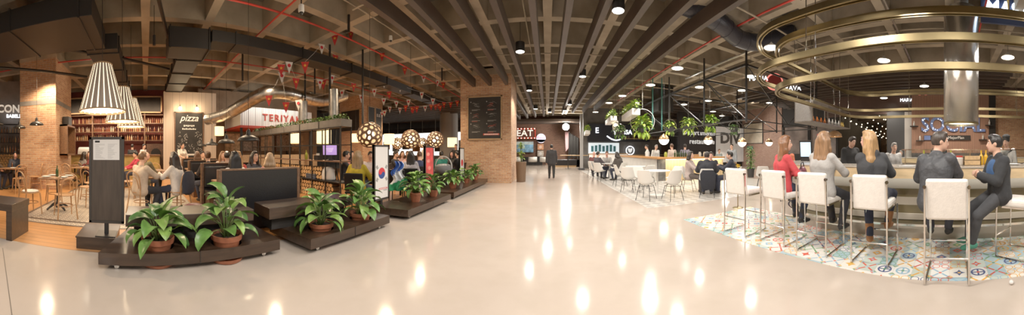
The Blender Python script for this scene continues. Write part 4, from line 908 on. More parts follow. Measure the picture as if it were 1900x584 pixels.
# ------------------------------------------------------------------ container kiosk with red letters
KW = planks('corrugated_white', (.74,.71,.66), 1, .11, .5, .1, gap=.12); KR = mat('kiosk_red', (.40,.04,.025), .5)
t = thing('container_kiosk', 'white corrugated container with a red TERIYAKI sign and red floor edge, raised on posts', 'kiosk', (-12.4,6.1,0))
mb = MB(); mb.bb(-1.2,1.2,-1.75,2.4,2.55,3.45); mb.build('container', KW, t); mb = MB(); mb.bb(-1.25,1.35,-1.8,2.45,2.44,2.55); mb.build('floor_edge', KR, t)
for sx in (-1,1):
    for sy in (-1.7,2.3): mb = MB(); mb.bb(sx*1.2-.05,sx*1.2+.05,sy-.05,sy+.05,0,2.45); mb.build('post', BLK, t)
text('lettering', 'TERIYAKI', KR, t, (1.225,.62,2.98), RX, .47, .02, bold=.008, space=1.3)
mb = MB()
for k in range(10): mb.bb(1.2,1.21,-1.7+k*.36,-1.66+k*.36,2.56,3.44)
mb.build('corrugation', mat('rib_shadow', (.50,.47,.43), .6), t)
light('kiosk_light', 'AREA', (-10.4,6.1,3.75), 70, (1,.95,.88), .2, (0,R(48),0), 3.2)
mb = MB(); mb.bb(-14.1,-13.9,2.9,11,0,4.8); struct('wall_left', mb, mat('wall_warm', (.36,.24,.15), .8, noise=(2,.2)))
t = thing('menu_hoarding', 'pale brick and panel counter wall with grey menu pictures behind the long shelving', 'counter', (-12.2,6.4,0)); mb = MB(); mb.bb(-.1,.1,-2.4,3.2,0,1.15); mb.build('counter', brick('brick_pale', (.50,.36,.22), (.58,.43,.28), (.42,.34,.25)), t)
for k in range(5): mb = MB(); mb.bb(-.9,-.86,-2.2+k*1.05,-1.35+k*1.05,1.35,2.3); mb.build('menu_panel', [mat('panel_tan', (.42,.30,.18), .7, noise=(7,.5)), mat('panel_grey', (.22,.19,.16), .7, noise=(12,.6))][k % 2], t)
# ------------------------------------------------------------------ lattice globe lamps
def globe(label, loc, r, seed, top=4.7):
    t = thing('lattice_globe_lamp', label, 'lamp', loc, 0, 'wooden lattice globe pendant lamps'); rr = random.Random(seed); N = 78; P = []
    for i in range(N):
        z = 1-2*(i+.5)/N; a = i*2.39996+rr.uniform(-.22,.22); q = math.sqrt(1-z*z); P.append(Vector((q*math.cos(a),q*math.sin(a),max(-1,min(1,z+rr.uniform(-.04,.04))))).normalized())
    bm = bmesh.new(); vs = [bm.verts.new(p) for p in P]; bmesh.ops.convex_hull(bm, input=vs); bm.normal_update(); mb = MB()
    for v in bm.verts:
        cs = [f.calc_center_median().normalized() for f in v.link_faces]; n = v.co.normalized(); u = n.orthogonal().normalized(); w_ = n.cross(u); cs.sort(key=lambda c: math.atan2(c.dot(w_), c.dot(u)))
        k = len(cs); m_ = sum(cs, Vector())/k; inn = []
        for c in cs: inn.append(m_.lerp(c, .60).normalized())
        o_ = [c*r for c in cs]; i_ = [c*r for c in inn]
        mb.add(o_+i_, [(a, (a+1) % k, k+(a+1) % k, k+a) for a in range(k)])
    bm.free(); mb.build('lattice_shade', WALN, t, smooth='all', solid=.012)
    mb = MB(); mb.ball((0,0,0), .11, 14, 10); mb.build('bulb', glow('globe_bulb', (1,.78,.46), 26), t, smooth=True); mb = MB(); mb.ball((0,0,0), r*.90, 20, 14); mb.build('inner_diffuser', mat('diffuser_warm', (1,.8,.55), .6, emit=(1,.62,.34), es=.9, alpha=.45), t, smooth=True)
    mb = MB(); mb.tube([(0,0,r*.98),(0,0,top-loc[2])], .006, 5); mb.build('cord', BLK, t)
    light('globe_light', 'POINT', loc, 26, (1,.72,.42), .12)
for lab, px, py, d, r_, sd in (('largest lattice globe lamp, above the flag stand', 686,250,6.2,.31,1),('middle-sized lattice globe lamp, second of the row to the pillar', 762,258,8.1,.30,2),('lattice globe lamp directly above the red food stand', 808,259,9.2,.30,3),('small lattice globe lamp half hidden left of the second one', 738,266,13.,.30,4),('small lattice globe lamp half hidden between the second and third ones', 784,265,14.5,.29,5)):
    globe(lab, at(px,d,zz(py,d)), r_, sd)
# drum pendants
def mk_drum():
    t = thing('drum_pendant_lamp', 'drum pendant lamp', 'lamp'); mb = MB(); mb.lathe([(.26,-.26),(.26,.26)], n=28, caps=False); mb.build('lamp_shade', DRUM, t, smooth=True); mb = MB(); mb.lathe([(.262,-.262),(.262,-.25)], n=28, caps=False); mb.build('rim', mat('rim_tan', (.4,.25,.12), .6), t); mb = MB(); mb.lathe([(.262,.25),(.262,.262)], n=28, caps=False); mb.build('rim', mat('rim_tan', (.4,.25,.12), .6), t)
    mb = MB(); mb.tube([(0,0,.26),(0,0,2.6)], .006, 5); mb.build('cord', BLK, t); return t
drum = Proto(mk_drum)
for lab, px, py, d, s in (('glowing drum lamp right above the order screen',601,253,9.6,1.05),('glowing drum lamp half behind the largest lattice globe',660,256,13,.85),('glowing drum lamp between the first two lattice globes',722,258,12,.95),('glowing drum lamp beside the brick pillar with the menu board',839,264,14,1.),('glowing drum lamp at the left end of the long shelving',407,243,11,.75),('glowing drum lamp above the middle of the long shelving',547,256,10.5,.85)):
    drum(at(px,d,zz(py,d)), 0, lab, 'glowing drum pendant lamps', s)
# ------------------------------------------------------------------ diners of the restaurant behind the walkway plants
def mk_dark():
    t = thing('dark_chair', 'dark chair', 'chair'); mb = MB(); mb.bb(-.22,.22,-.21,.22,.42,.47); mb.build('seat', LEATHB, t, bevel=.015); mb = MB(); mb.box((0,-.235,.68),(.43,.035,.40),M=Matrix.Rotation(R(10),3,'X')); mb.build('backrest', LEATHB, t, bevel=.015)
    for sx in (-1,1):
        for sy in (-1,1): mb = MB(); mb.tube([(sx*.19,sy*.18,.43),(sx*.21,sy*.21,0)],[.018,.013],8); mb.build('leg', BLK, t)
    return t
dark = Proto(mk_dark); GDC = 'dark padded chairs behind the walkway plants'
def mk_long():
    t = thing('dining_table', 'dining table', 'table'); mb = MB(); mb.bb(-.4,.4,-.7,.7,.71,.75); mb.build('table_top', TOPW, t, bevel=.005)
    for sx in (-1,1):
        for sy in (-1,1): mb = MB(); mb.bb(sx*.36-.025,sx*.36+.025,sy*.64-.025,sy*.64+.025,0,.71); mb.build('leg', BLK, t)
    return t
longt = Proto(mk_long)
for lab, x, y in (('wooden dining table in front of the woman in yellow',-4.55,5.9),('wooden dining table behind the blue and green flag',-4.7,8.0),('wooden dining table nearest the brick pillar',-5.4,10.4)): longt((x,y,0), .1, lab, 'dining tables behind the walkway plants')
def sit(lab, px, d, tx, ty, chair, **k):
    p = at(px,d); dark((p.x,p.y,0), face(p.x,p.y,tx,ty), chair, GDC); k.setdefault('h',.018); return P_(lab, (p.x,p.y,0), face(p.x,p.y,tx,ty), .47, **k)
sit('blonde woman in a yellow sweater with her back to the walkway', 663,5.7,-4.6,6.0,'dark chair under the woman in yellow',sex='f',h=.011,top=(.50,.36,.02),hs='long',hair=(.28,.17,.08),yaw=.1,hands=[(-.2,.3,.7),(.2,.3,.7)])
sit('man with dark hair in a white shirt left of the flag stand', 686,7.4,-4.5,5.5,'dark chair under the man in the white shirt',top=(.62,.52,.48),hair=DARKHAIR,lean=.15)
sit('person in a dark top left of the woman in yellow', 640,7.6,-4.6,6.3,'dark chair under the dark person left of the woman in yellow',top=(.03,.03,.035),hair=BLACK)
sit('person with black hair behind the woman in yellow, head tilted', 651,9.0,-4.6,6.3,'dark chair under the black-haired person behind the woman in yellow',sex='f',top=(.3,.12,.1),hair=BLACK,hs='bob')
sit('dark-suited man with glasses facing the walkway right of the flag stand', 733,9.4,-4.6,7.9,'dark chair under the man with glasses',top=(.03,.03,.035),hair=DARKHAIR)
sit('person in a pale pink top right of the man with glasses', 746,10.4,-4.6,7.9,'dark chair under the person in pale pink',sex='f',top=(.60,.36,.33),hair=BROWN,hs='bob')
sit('woman with long dark hair in a light grey sweater, back to the walkway', 762,7.3,-4.7,8.4,'dark chair under the woman in light grey',sex='f',h=.013,top=(.48,.46,.50),hair=DARKHAIR,hs='long')
sit('man in a navy jumper next to the woman in light grey', 779,8.25,-4.9,8.6,'dark chair under the man in navy',h=.013,top=(.03,.04,.10),hair=BROWN,lean=.15)
sit('brown-haired person behind the man in navy', 756,10.5,-4.7,8.,'dark chair behind the man in navy',top=(.25,.18,.15),hair=BROWN)
sit('person in a teal green hoodie beside the red stand', 819,9.6,-5.4,10.6,'dark chair under the person in teal',top=(.02,.18,.13),hair=DARKHAIR)
sit('woman facing the walkway between the teal hoodie and the brick pillar', 838,11.2,-3.2,8.5,'dark chair under the woman beside the pillar',sex='f',top=(.03,.03,.03),hair=DARKHAIR,hs='mid',skin='rosy')
sit('person with a dark cap of hair nearest the white disc stand', 850,10.6,-5.4,10.4,'dark chair nearest the white disc stand',top=(.03,.03,.035),hair=BLACK)
sit('dark-haired person between the navy jumper and the red stand', 793,9.9,-5.4,10.4,'dark chair just left of the red stand',sex='f',top=(.04,.035,.035),hair=DARKHAIR,hs='mid')
p = at(787,13); P_('waiter in a white shirt standing far behind the red stand', p, R(-40), None, h=.02, top=(.7,.68,.65), hair=DARKHAIR)
p = at(846,13.5); P_('man in black standing behind the seated people by the pillar', p, R(200), None, h=.02, top=(.03,.03,.03), hair=DARKHAIR)
# draped flag
t = thing('draped_flag', 'blue, white and green flag cloth draped over a chair right of the flag stand', 'flag', tuple(at(739,6.3)), face(at(739,6.7).x,at(739,6.7).y,0,0)); mb = MB(); nx, nz = 14, 18; rr = random.Random(1)
mb.add([((i/nx-.5)*(.18+.26*(1-j/nz)) + .05*math.sin(j*.7), .06*math.sin(i*1.1+j*.3)+.05, .38+.72*j/nz) for j in range(nz+1) for i in range(nx+1)], [])
for j in range(nz):
    for i in range(nx): mb.f.append((j*(nx+1)+i, j*(nx+1)+i+1, (j+1)*(nx+1)+i+1, (j+1)*(nx+1)+i)); mb.mi.append(0 if j+i*.35 < 8 else (1 if j+i*.35 < 13 else 2) if i % 7 else 1)
mb.build('cloth', [cloth((.02,.25,.09)), cloth((.65,.66,.68)), cloth((.03,.10,.42))], t, smooth='all')
dark(tuple(at(739,6.75)), face(at(739,6.75).x,at(739,6.75).y,-4.7,8), 'dark chair under the draped flag', GDC)
t = thing('baby_carrier', 'grey baby car seat with a patterned lining and arched handle', 'car seat', tuple(at(823,8.9))); mb = MB(); mb.ball((0,0,.75), (.30,.36,.26), 16, 10); mb.v = [(x,y,min(z,.86)) for x,y,z in mb.v]; mb.build('shell', mat('grey_shell', (.12,.12,.125), .6), t, smooth=True)
mb = MB(); mb.ball((0,0,.86), (.22,.27,.05), 14, 8); mb.build('lining', mat('lining_pattern', (.30,.30,.30), .8, noise=(9,1.)), t, smooth=True); mb = MB(); mb.tube([(-.31,0,.75)]+[(.31*math.cos(PI-PI*i/14), 0, .80+.36*math.sin(PI*i/14)) for i in range(15)]+[(.31,0,.75)], .02, 8); mb.build('handle', mat('grey_handle', (.42,.42,.42), .5), t, smooth=True); mb = MB(); mb.bb(-.25,.25,-.25,.25,0,.52); mb.build('stand', BLK, t)
# lit shop fronts far behind
t = thing('shop_front', 'bright white lit shop front far behind the lattice globes', 'shop', (-11,20.5,0)); mb = MB(); mb.bb(-6,4.6,-.1,.1,0,.95); mb.build('counter', mat('shop_counter', (.25,.20,.17), .6), t); mb = MB(); mb.bb(-6,4.6,.5,.6,.95,3.0); mb.build('lit_wall', glow('shop_white', (1,.95,.87), 3.2), t)
for k in range(9): mb = MB(); mb.bb(-5.8+k*1.15,-5.0+k*1.15,.42,.49,1.3+(k%2)*.2,2.3); mb.build('menu_panel', [mat('panel_dark', (.08,.06,.05), .6), mat('panel_orange', (.55,.2,.06), .6, noise=(8,.5)), mat('panel_grey2', (.45,.43,.42), .6, noise=(8,.4))][k % 3], t)
mb = MB(); mb.bb(-6,4.6,-.15,.7,3.0,3.4); mb.build('fascia', BLK2, t)
mb = MB(); mb.bb(-18,-6.2,21.4,21.6,0,5.5); struct('wall_back', mb, WALLD)
# ------------------------------------------------------------------ boards on the brick pillars
t = thing('menu_board', 'black menu board with six dish drawings on the big brick pillar', 'board', (-2.66,10.58,2.76)); mb = MB(); mb.bb(-.71,.71,-.02,.015,-.88,.88); b_ = mb.build('board', SLATE, t)
mb = MB()
for a in ((-.76,.76,.88,.93),(-.76,.76,-.93,-.88),(-.76,-.71,-.93,.93),(.71,.76,-.93,.93)): mb.bb(a[0],a[1],-.04,.015,a[2],a[3])
mb.build('frame', FRAMEW, t); ck = MB(); rr = random.Random(12)
for i in range(2):
    for j in range(3):
        cx, cz = -.36+i*.70, .55-j*.47; mi = 1 if (i+j) % 2 else 0
        for q in range(7):
            a = rr.uniform(-.5,.5); L_ = rr.uniform(.12,.26); ox, oz = rr.uniform(-.1,.1), rr.uniform(-.07,.09)
            ck.tube([(cx+ox-L_/2*math.cos(a),-.022,cz+oz-L_/2*math.sin(a)),(cx+ox,-.022,cz+oz+.02),(cx+ox+L_/2*math.cos(a),-.022,cz+oz+L_/2*math.sin(a))], .0045, 4, mi=mi if q % 3 else 0)
        ck.bb(cx-.2,cx+.17,-.0225,-.02,cz-.2,cz-.185,0); ck.bb(cx-.2,cx+.05,-.0225,-.02,cz-.23,cz-.217,mi); ck.cyl((cx-.24,-.022,cz+.14),(cx-.24,-.02,cz+.14),.025,n=10)
ck.bb(-.05,.64,-.0225,-.02,-.74,-.665,1); ck.build('chalk_drawing', [mat('chalk_grey', (.30,.29,.28), .9), CHALKR], b_); mb = MB(); [mb.bb(.0+q*.055,.036+q*.055,-.024,-.0226,-.725,-.68) for q in range(11)]; mb.build('chalk_line', CHALK, b_)
for i, (y, nm) in enumerate(((11.75,''),(12.45,'B.B.'))):
    t = thing('menu_board', ['left one of two small dark boards on the brick pillar behind the globes','right one of two small dark boards on the brick pillar behind the globes, with letters'][i], 'board', (-9.68,y,3.3)); mb = MB(); mb.bb(-.02,.02,-.28,.28,-.75,.65); b_ = mb.build('board', SLATE, t); mb = MB()
    for a in ((-.32,.32,.65,.7),(-.32,.32,-.8,-.75),(-.32,-.28,-.8,.7),(.28,.32,-.8,.7)): mb.bb(-.02,.035,*a)
    mb.build('frame', FRAMEW, t)
    if nm: text('lettering', nm, CHALK, b_, (.024,0,.22), RX, .26, .001); mb = MB(); mb.bb(.021,.023,-.12,.12,-.45,-.40); mb.bb(.021,.023,-.1,.1,-.53,-.49); mb.build('chalk_line', CHALK, b_)
t = thing('menu_board', 'wide dark board in a pale frame on the left face of the globe-lamp brick pillar', 'board', (-10.65,10.97,3.15)); mb = MB(); mb.bb(-.75,.75,-.02,.02,-.6,.6); mb.build('board', SLATE, t); mb = MB()
for a in ((-.8,.8,.6,.65),(-.8,.8,-.65,-.6),(-.8,-.75,-.65,.65),(.75,.8,-.65,.65)): mb.bb(a[0],a[1],-.035,.02,a[2],a[3])
mb.build('frame', FRAMEW, t)
# ------------------------------------------------------------------ bunting
def flagpos(fx, fy): return 460+fx/2.433, fy/2.433
LINES = [('upper', 6.2, [(392,172,'r'),(465,155,'r'),(605,253,'r'),(708,318,'r'),(793,355,'w'),(856,375,'w'),(882,385,'r')]),
         ('second', 6.6, [(258,293,'r'),(333,213,'w'),(395,262,'r'),(505,325,'r'),(615,375,'w'),(687,397,'w'),(785,430,'w'),(835,458,'w'),(885,475,'r'),(945,468,'r')]),
         ('third', 7.2, [(150,305,'r'),(186,293,'w'),(217,367,'r'),(325,372,'w'),(340,375,'r'),(380,352,'w'),(477,390,'r'),(571,415,'w'),(638,427,'r'),(725,463,'w'),(762,493,'r'),(847,485,'r'),(915,475,'r')]),
         ('lowest', 7.8, [(95,445,'r'),(153,340,'w'),(172,475,'r'),(228,465,'w'),(425,420,'w'),(512,443,'w'),(613,457,'w'),(670,470,'w'),(712,490,'r'),(740,495,'r'),(827,485,'r'),(868,490,'r')]),
         ('far', 12.0, [(605,520,'w'),(617,512,'w'),(640,495,'w'),(686,500,'w'),(745,500,'r'),(800,492,'w'),(860,480,'r')])]
PENR = mat('pennant_red', (.50,.025,.025), .7); PENW = mat('pennant_white', (.72,.69,.66), .7); STAR = mat('star_yellow', (.75,.42,.05), .7); DOTR = mat('dot_red', (.5,.02,.03), .7)
def mk_pen(kind):
    t = thing('bunting_pennant', 'pennant', 'pennant'); mb = MB(); mb.add([(-.115,.0,0),(.115,0,0),(.06,.012,-.17),(0,.0,-.34),(-.06,-.012,-.17)], [(0,1,2,4),(4,2,3)]); c_ = mb.build('cloth', PENR if kind == 'r' else PENW, t); mb = MB()
    if kind == 'r': pts = [(.055*(1 if i % 2 == 0 else .4)*math.sin(i*PI/5), -.105+.055*(1 if i % 2 == 0 else .4)*math.cos(i*PI/5)) for i in range(10)]
    else: pts = [(.05*math.sin(i*PI/9), -.105+.05*math.cos(i*PI/9)) for i in range(18)]
    for yy in (-.013,.013): mb.add([(x,yy,z) for x,z in pts], [tuple(range(len(pts)))])
    mb.build('star' if kind == 'r' else 'dot', STAR if kind == 'r' else DOTR, c_); return t
pens = {k: Proto(lambda k=k: mk_pen(k)) for k in 'rw'}
ORD = ['first','second','third','fourth','fifth','sixth','seventh','eighth','ninth','tenth','eleventh','twelfth','thirteenth']
for nm, d0, L_ in LINES:
    L_ = sorted(L_); pts = []
    for i, (fx, fy, k) in enumerate(L_):
        px, py = flagpos(fx, fy-14); d = d0 + max(0,(fx-200))*.0095*(1 if d0 < 10 else .4); p = at(px, d, zz(py, d)); pts.append(p)
        pens[k](p, az(px)*-1 + rnd.uniform(-.6,.6), f'{"red pennant with a yellow star" if k == "r" else "white pennant with a red dot"}, {ORD[i]} from the left on the {nm} string', f'pennants on the {nm} bunting string', 1.)
    cp = []
    for a, b in zip(pts, pts[1:]): cp += [a, a.lerp(b,.5) - Vector((0,0,.03))]
    cp.append(pts[-1]); tag(MB().tube(cp, .004, 4).build('bunting_string', PAPER), f'thin {nm} string carrying the bunting pennants', 'string')
# ------------------------------------------------------------------ ducts, pipes and beams under the ceiling
def duct(label, pts, r, m, name='air_duct', cat='duct', n=18, seams=True):
    t = thing(name, label, cat, tuple(pts[0])); o = Vector(pts[0]); P2 = catmull([Vector(p)-o for p in pts], 8) if len(pts) > 2 else [Vector(p)-o for p in pts]; mb = MB(); mb.tube(P2, r, n); mb.build('tube', m, t, smooth=True)
    if seams:
        for i in range(3, len(P2)-2, 4): d = (P2[i+1]-P2[i]).normalized(); mb = MB(); mb.cyl(P2[i]-d*.02, P2[i]+d*.02, r*1.04, n=n); mb.build('seam_ring', m, t, smooth=True)
    return t
S3 = lambda px, py, d: at(px, d, zz(py, d))
duct('long silver round duct bending above the TERIYAKI container', [S3(385,222,11.5),S3(420,212,10.6),S3(452,194,9.6),S3(490,174,8.9),S3(525,172,9.2),S3(560,180,9.9),S3(598,187,10.6),S3(640,176,11.2)], .24, GALV)
duct('short silver vertical duct dropping to the planters, left one', [S3(562,188,9.2),S3(562,207,9.2),S3(562,224,9.2)], .17, GALV); duct('short silver vertical duct dropping to the planters, right one', [S3(620,166,8.),S3(620,195,8.),S3(620,224,8.)], .14, GALV)
DUCTB = mat('duct_black', (.011,.009,.008), .6); 
def rectduct(label, x0, x1, y0, y1, z0, z1, flanges=4, axis='y'):
    t = thing('rectangular_duct', label, 'duct', ((x0+x1)/2,(y0+y1)/2,z0)); w, l, h_ = x1-x0, y1-y0, z1-z0; mb = MB(); mb.bb(-w/2,w/2,-l/2,l/2,0,h_); mb.build('casing', DUCTB, t, bevel=.01)
    for k in range(flanges):
        f = -.46+.92*k/max(1,flanges-1); mb = MB()
        if axis == 'y': mb.bb(-w/2-.03,w/2+.03,f*l-.015,f*l+.015,-.03,h_+.03)
        else: mb.bb(f*w-.015,f*w+.015,-l/2-.03,l/2+.03,-.03,h_+.03)
        mb.build('flange', DUCTB, t)
    return t
rectduct('long black rectangular duct running away above the bunting', -6.55,-6.0, 1.6,17, 4.02,4.3, 8)
rectduct('wide black rectangular duct above the nearest cone lamp', -6.3,-4.7,-7.5,-1.0, 3.9,4.35, 5); rectduct('black duct branch crossing behind the cone lamps', -12.5,-6.35,-1.5,-.7, 3.9,4.3, 5, 'x')
rectduct('black duct elbow left of the bunting', -6.9,-6.1,.55,1.6, 3.85,4.35, 2); rectduct('black duct crossing far behind the cone lamps', -11.5,-7.2,.9,1.6, 4.0,4.3, 4, 'x')
rectduct('black air box hanging right of the ceiling slats', 5.6,6.4,12,13, 3.45,4.7, 2)
def pipe(label, a, b, r=.03, m=RED, cat='pipe', name='ceiling_pipe'):
    a = Vector(a); b = Vector(b); mb = MB(); mb.cyl(a, b, r, n=8); return tag(mb.build(name, m, smooth=True, loc=a), label, cat)
pipe('red sprinkler pipe running away above the bunting', (-5.2,-6,4.6), (-5.2,17,4.6), .025); pipe('red sprinkler pipe behind the black rectangular duct', (-8.6,-6,4.5), (-8.6,17,4.5), .025); pipe('red sprinkler pipe crossing over the booths', (-13,3.0,4.55), (-4.2,3.0,4.55), .022)
pipe('red sprinkler pipe right of the ceiling slats', (4.5,2.5,4.6), (4.5,16,4.6), .025); pipe('red sprinkler pipe crossing above the brass rings', (3.5,-.8,4.62), (14,-.8,4.62), .025); pipe('thin red pipe along the left slats', (-1.9,-4,4.62), (-1.9,20,4.62), .02)
for i, (x, lab) in enumerate(((-.55,'pale conduit between the middle ceiling slats'),(2.0,'pale conduit over the right ceiling slats'),(-4.0,'pale conduit beside the leftmost ceiling slat'),(6.9,'pale conduit above the bar rings'))): pipe(lab, (x,-5,4.66), (x,22,4.66), .018, RIB, 'conduit', 'conduit')
for i, y in enumerate((4.2,8.4,11.8)): pipe(['nearest cross conduit above the slats','second cross conduit above the slats','third cross conduit above the slats'][i], (-4,y,4.55), (8,y,4.55), .022, RIB, 'conduit', 'conduit')
for lab, a, b in (('black strut crossing above the cone lamps', (-5.0,-4.5,4.1), (-8.6,.8,4.1)), ('second black strut left of the cone lamps', (-5.4,-5.6,3.9), (-8.6,-2.0,3.9)), ('long black strut running down to the pizza wall', (-2.9,-.2,4.5), (-9.5,1.2,4.1))): pipe(lab, a, b, .045, BLK, 'strut', 'steel_strut')
for i, (px, top, bot, d) in enumerate(((612,30,300,8.2),(673,95,262,8.6),(647,0,60,6.4),(820,118,150,10.5),(566,165,232,9.6),(450,118,150,8.8),(584,152,178,10.4))):
    p = at(px,d); mb = MB(); mb.cyl((p.x,p.y,max(0,zz(bot,d))),(p.x,p.y,4.75),.035,n=8); tag(mb.build('hanger_rod', BLK), ['thick black post behind the right silver duct','black post above the largest lattice globe','short black hanger at the top beside the first pennants','black hanger near the pillar end of the bunting','black hanger left of the vertical silver ducts','short black hanger above the TERIYAKI container','short black hanger over the silver duct bend'][i], 'hanger')
def camera_dome(lab, px, py, d):
    p = S3(px,py,d); t = thing('ceiling_camera', lab, 'camera', tuple(p)); mb = MB(); mb.cyl((0,0,.06),(0,0,4.76-p.z),.012); mb.build('stem', BLK, t); mb = MB(); mb.lathe([(.05,.1),(.055,0),(.045,-.03)], n=16); mb.build('housing', WHT, t, smooth=True); mb = MB(); mb.ball((0,0,-.04), .04, 12, 8); mb.build('lens_dome', BLK, t, smooth=True)
camera_dome('small ceiling camera top left of the bunting', 559,20,4.6); camera_dome('small ceiling camera beside the slats', 725,73,7.5)
p = S3(286,75,6.); t = thing('spot_pendant', 'slim black tube pendant hanging above the chalkboard wall', 'lamp', tuple(p)); mb = MB(); mb.cyl((0,0,-.12),(0,0,.12),.035,n=12); mb.build('housing', BLK, t, smooth=True); mb = MB(); mb.cyl((0,0,.12),(0,0,4.76-p.z),.008); mb.build('cord', BLK, t)
# ------------------------------------------------------------------ ceiling slats and baffles
SLAT = mat('slat_brown', (.052,.035,.026), .55, noise=(2,.2))
for k in range(10):
    x = -3.11 + .705*k; ye = 20.2 - .85*x
    for y0, y1 in (((-9,10.55),(12.5,ye)) if k < 3 else ((-9,ye),)):
        mb = MB(); mb.bb(-.065,.065,0,y1-y0,0,.34); o = struct('trim_6', mb, SLAT, loc=(0,0,0)); o.location = (x,y0,4.1)
for j in range(9):
    mb = MB(); mb.bb(-9,9.6,-.06,.06,0,.22); o = struct('trim_7', mb, SLAT); o.location = (0, 19.6+j*.7 if j else 20.6, 4.02) if False else (.3, 23.2+j*.28, 4.02-.0*j)
for j in range(12): mb = MB(); mb.bb(-5.2,5,-.06,.06,0,.2); o = struct('trim_8', mb, SLAT); o.location = (-9.2, 13.4+j*.62, 3.95)
for j in range(11): mb = MB(); mb.bb(-.06,.06,-6,7.5,0,.2); o = struct('trim_9', mb, SLAT); o.location = (10.0+j*.5, 3.5, 4.35)
for j in range(7): mb = MB(); mb.bb(-4.2,4.2,-.06,.06,0,.2); o = struct('trim_10', mb, SLAT); o.location = (9.0, 13.2+j*.95, 4.05)
# can lights, flat pendant lamps
def mk_can():
    t = thing('can_downlight', 'can light', 'lamp'); mb = MB(); mb.lathe([(.115,0),(.125,.0),(.125,.24),(.02,.25)], n=22); mb.build('housing', BLK, t, smooth=True); mb = MB(); mb.lathe([(.001,-.002),(.112,-.002)], n=22, caps=False); mb.build('lens', BULBW, t); mb = MB(); mb.cyl((0,0,.24),(0,0,.8),.008,n=6); mb.build('stem', BLK, t); return t
can = Proto(mk_can)
LAMPS = []
for px, py, lab in ((965,96,'large black can light right of the menu board pillar'),(1147,20,'brightest can light at the top between the right slats'),(1081,142,'black can light in the middle of the slats'),(982,168,'black can light left of the middle slats, farther than the large one'),(1057,194,'small black can light near the far end of the slats'),(994,202,'smallest black can light near the far end of the left slats'),(1048,205,'tiny can light just above the starburst lamp'),(1020,208,'tiny can light left of the starburst lamp')):
    d = 2.65*F/(HOR-py); p = at(px,d,4.0); can(p, 0, lab, 'can lights between the ceiling slats'); LAMPS.append((p, 95))
def mk_pen2():
    t = thing('flat_pendant_lamp', 'flat pendant lamp', 'lamp'); mb = MB(); mb.lathe([(.19,0),(.185,.03),(.08,.075),(.03,.13),(.02,.15)], n=22, caps=False); mb.build('lamp_shade', mat('shade_pale', (.5,.46,.40), .5), t, smooth=True); mb = MB(); mb.lathe([(.001,-.012),(.12,-.008),(.18,.004)], n=22, caps=False); mb.build('diffuser', glow('pendant_diffuser', (1,.90,.72), 16), t, smooth=True); mb = MB(); mb.tube([(0,0,.15),(0,0,.76)], .006, 5); mb.build('cord', BLK, t); return t
pen2 = Proto(mk_pen2)
RL = [(1257,127,'the brightest, left of the black steel frame'),(1207,158,'left of the brightest flat lamp'),(1155,178,'above the nearest white planter trough'),(1180,191,'just right of the planter troughs'),(1130,191,'above the second planter trough'),(1298,162,'under the top beam of the black steel frame'),(1393,142,'right of the tallest post of the steel frame'),(1377,168,'beside the tallest post of the steel frame, lower one'),(1314,187,'inside the steel frame, middle'),(1269,194,'inside the steel frame, left'),(1241,202,'inside the steel frame, farthest left'),(1323,207,'deep inside the steel frame'),(1431,89,'inside the left bend of the brass rings'),(1640,113,'above the middle of the brass rings'),(1870,107,'right of the steel hood'),(1715,160,'left of the steel hood between the brass bands'),(1640,182,'low between the far brass bands'),(1428,191,'right of the steel frame'),(1340,215,'low behind the hanging plants'),(1105,208,'over the far planter trough')]
for px, py, lab in RL:
    d = 2.65*F/(HOR-py); p = at(px,min(d,17),zz(py,min(d,17))); pen2(p, 0, 'flat pendant lamp ' + lab, 'flat pendant lamps under the ceiling', 1.0)
    if py < 192 and d < 15: LAMPS.append((p, 70))
for p, w_ in LAMPS: light('down_light', 'SPOT', (p.x,p.y,p.z-.06), w_*5.0, (1,.90,.78), .13, spot=2.6)
duct('black corrugated flexible duct near the brass rings', [S3(1262,5,6.2),S3(1298,22,6.2),S3(1335,42,6.4),S3(1372,72,7.0),S3(1415,78,7.4),S3(1470,60,8.)], .23, mat('duct_flexible', (.035,.035,.045), .35, .3, bump=(30,.4)), n=18)
pipe('steel conduit over the brass rings', (3,1.4,4.6), (14,1.4,4.6), .03, GALV, 'conduit', 'conduit'); pipe('second steel conduit over the brass rings', (6.0,-5,4.64), (6.0,10,4.64), .04, GALV, 'conduit', 'conduit')
pipe('yellow cable pair above the lit MAST letters', (5.2,-1.2,4.5), (6.3,-1.5,4.72), .02, mat('cable_yellow', (.6,.42,.05), .5), 'cable', 'cable')
# ------------------------------------------------------------------ far wall: EAT sign, discs, booths, starburst lamp
YW = 25.38
def X_at(px, Y): return Y*math.tan(az(px))
t = thing('lit_sign', 'EAT sign in white letters inside a red bulb-lit frame on the far brick wall', 'sign', (X_at(974,YW),YW-.15,3.08)); mb = MB(); mb.bb(-1.15,1.1,-.05,.1,-.5,.5); b_ = mb.build('panel', mat('sign_maroon', (.10,.03,.02), .6), t); mb = MB()
for a in ((-1.15,1.1,.40,.52),(-1.15,1.1,-.52,-.40),(.98,1.1,-.5,.5)): mb.bb(a[0],a[1],-.1,.0,a[2],a[3])
mb.build('frame', mat('sign_red', (.5,.05,.03), .5), t); text('lettering', 'EAT', glow('sign_letters', (1,.93,.8), 1.6), b_, (0,-.08,0), (PI/2,0,0), .85, .02, sx=1.1)
for k in range(7):
    for zc in (-.46,.46): mb = MB(); mb.ball((-1.0+k*.33,-.14,zc), .045, 8, 6); mb.build('bulb', glow('bulb_small', (1,.8,.55), 9), t, smooth=True)
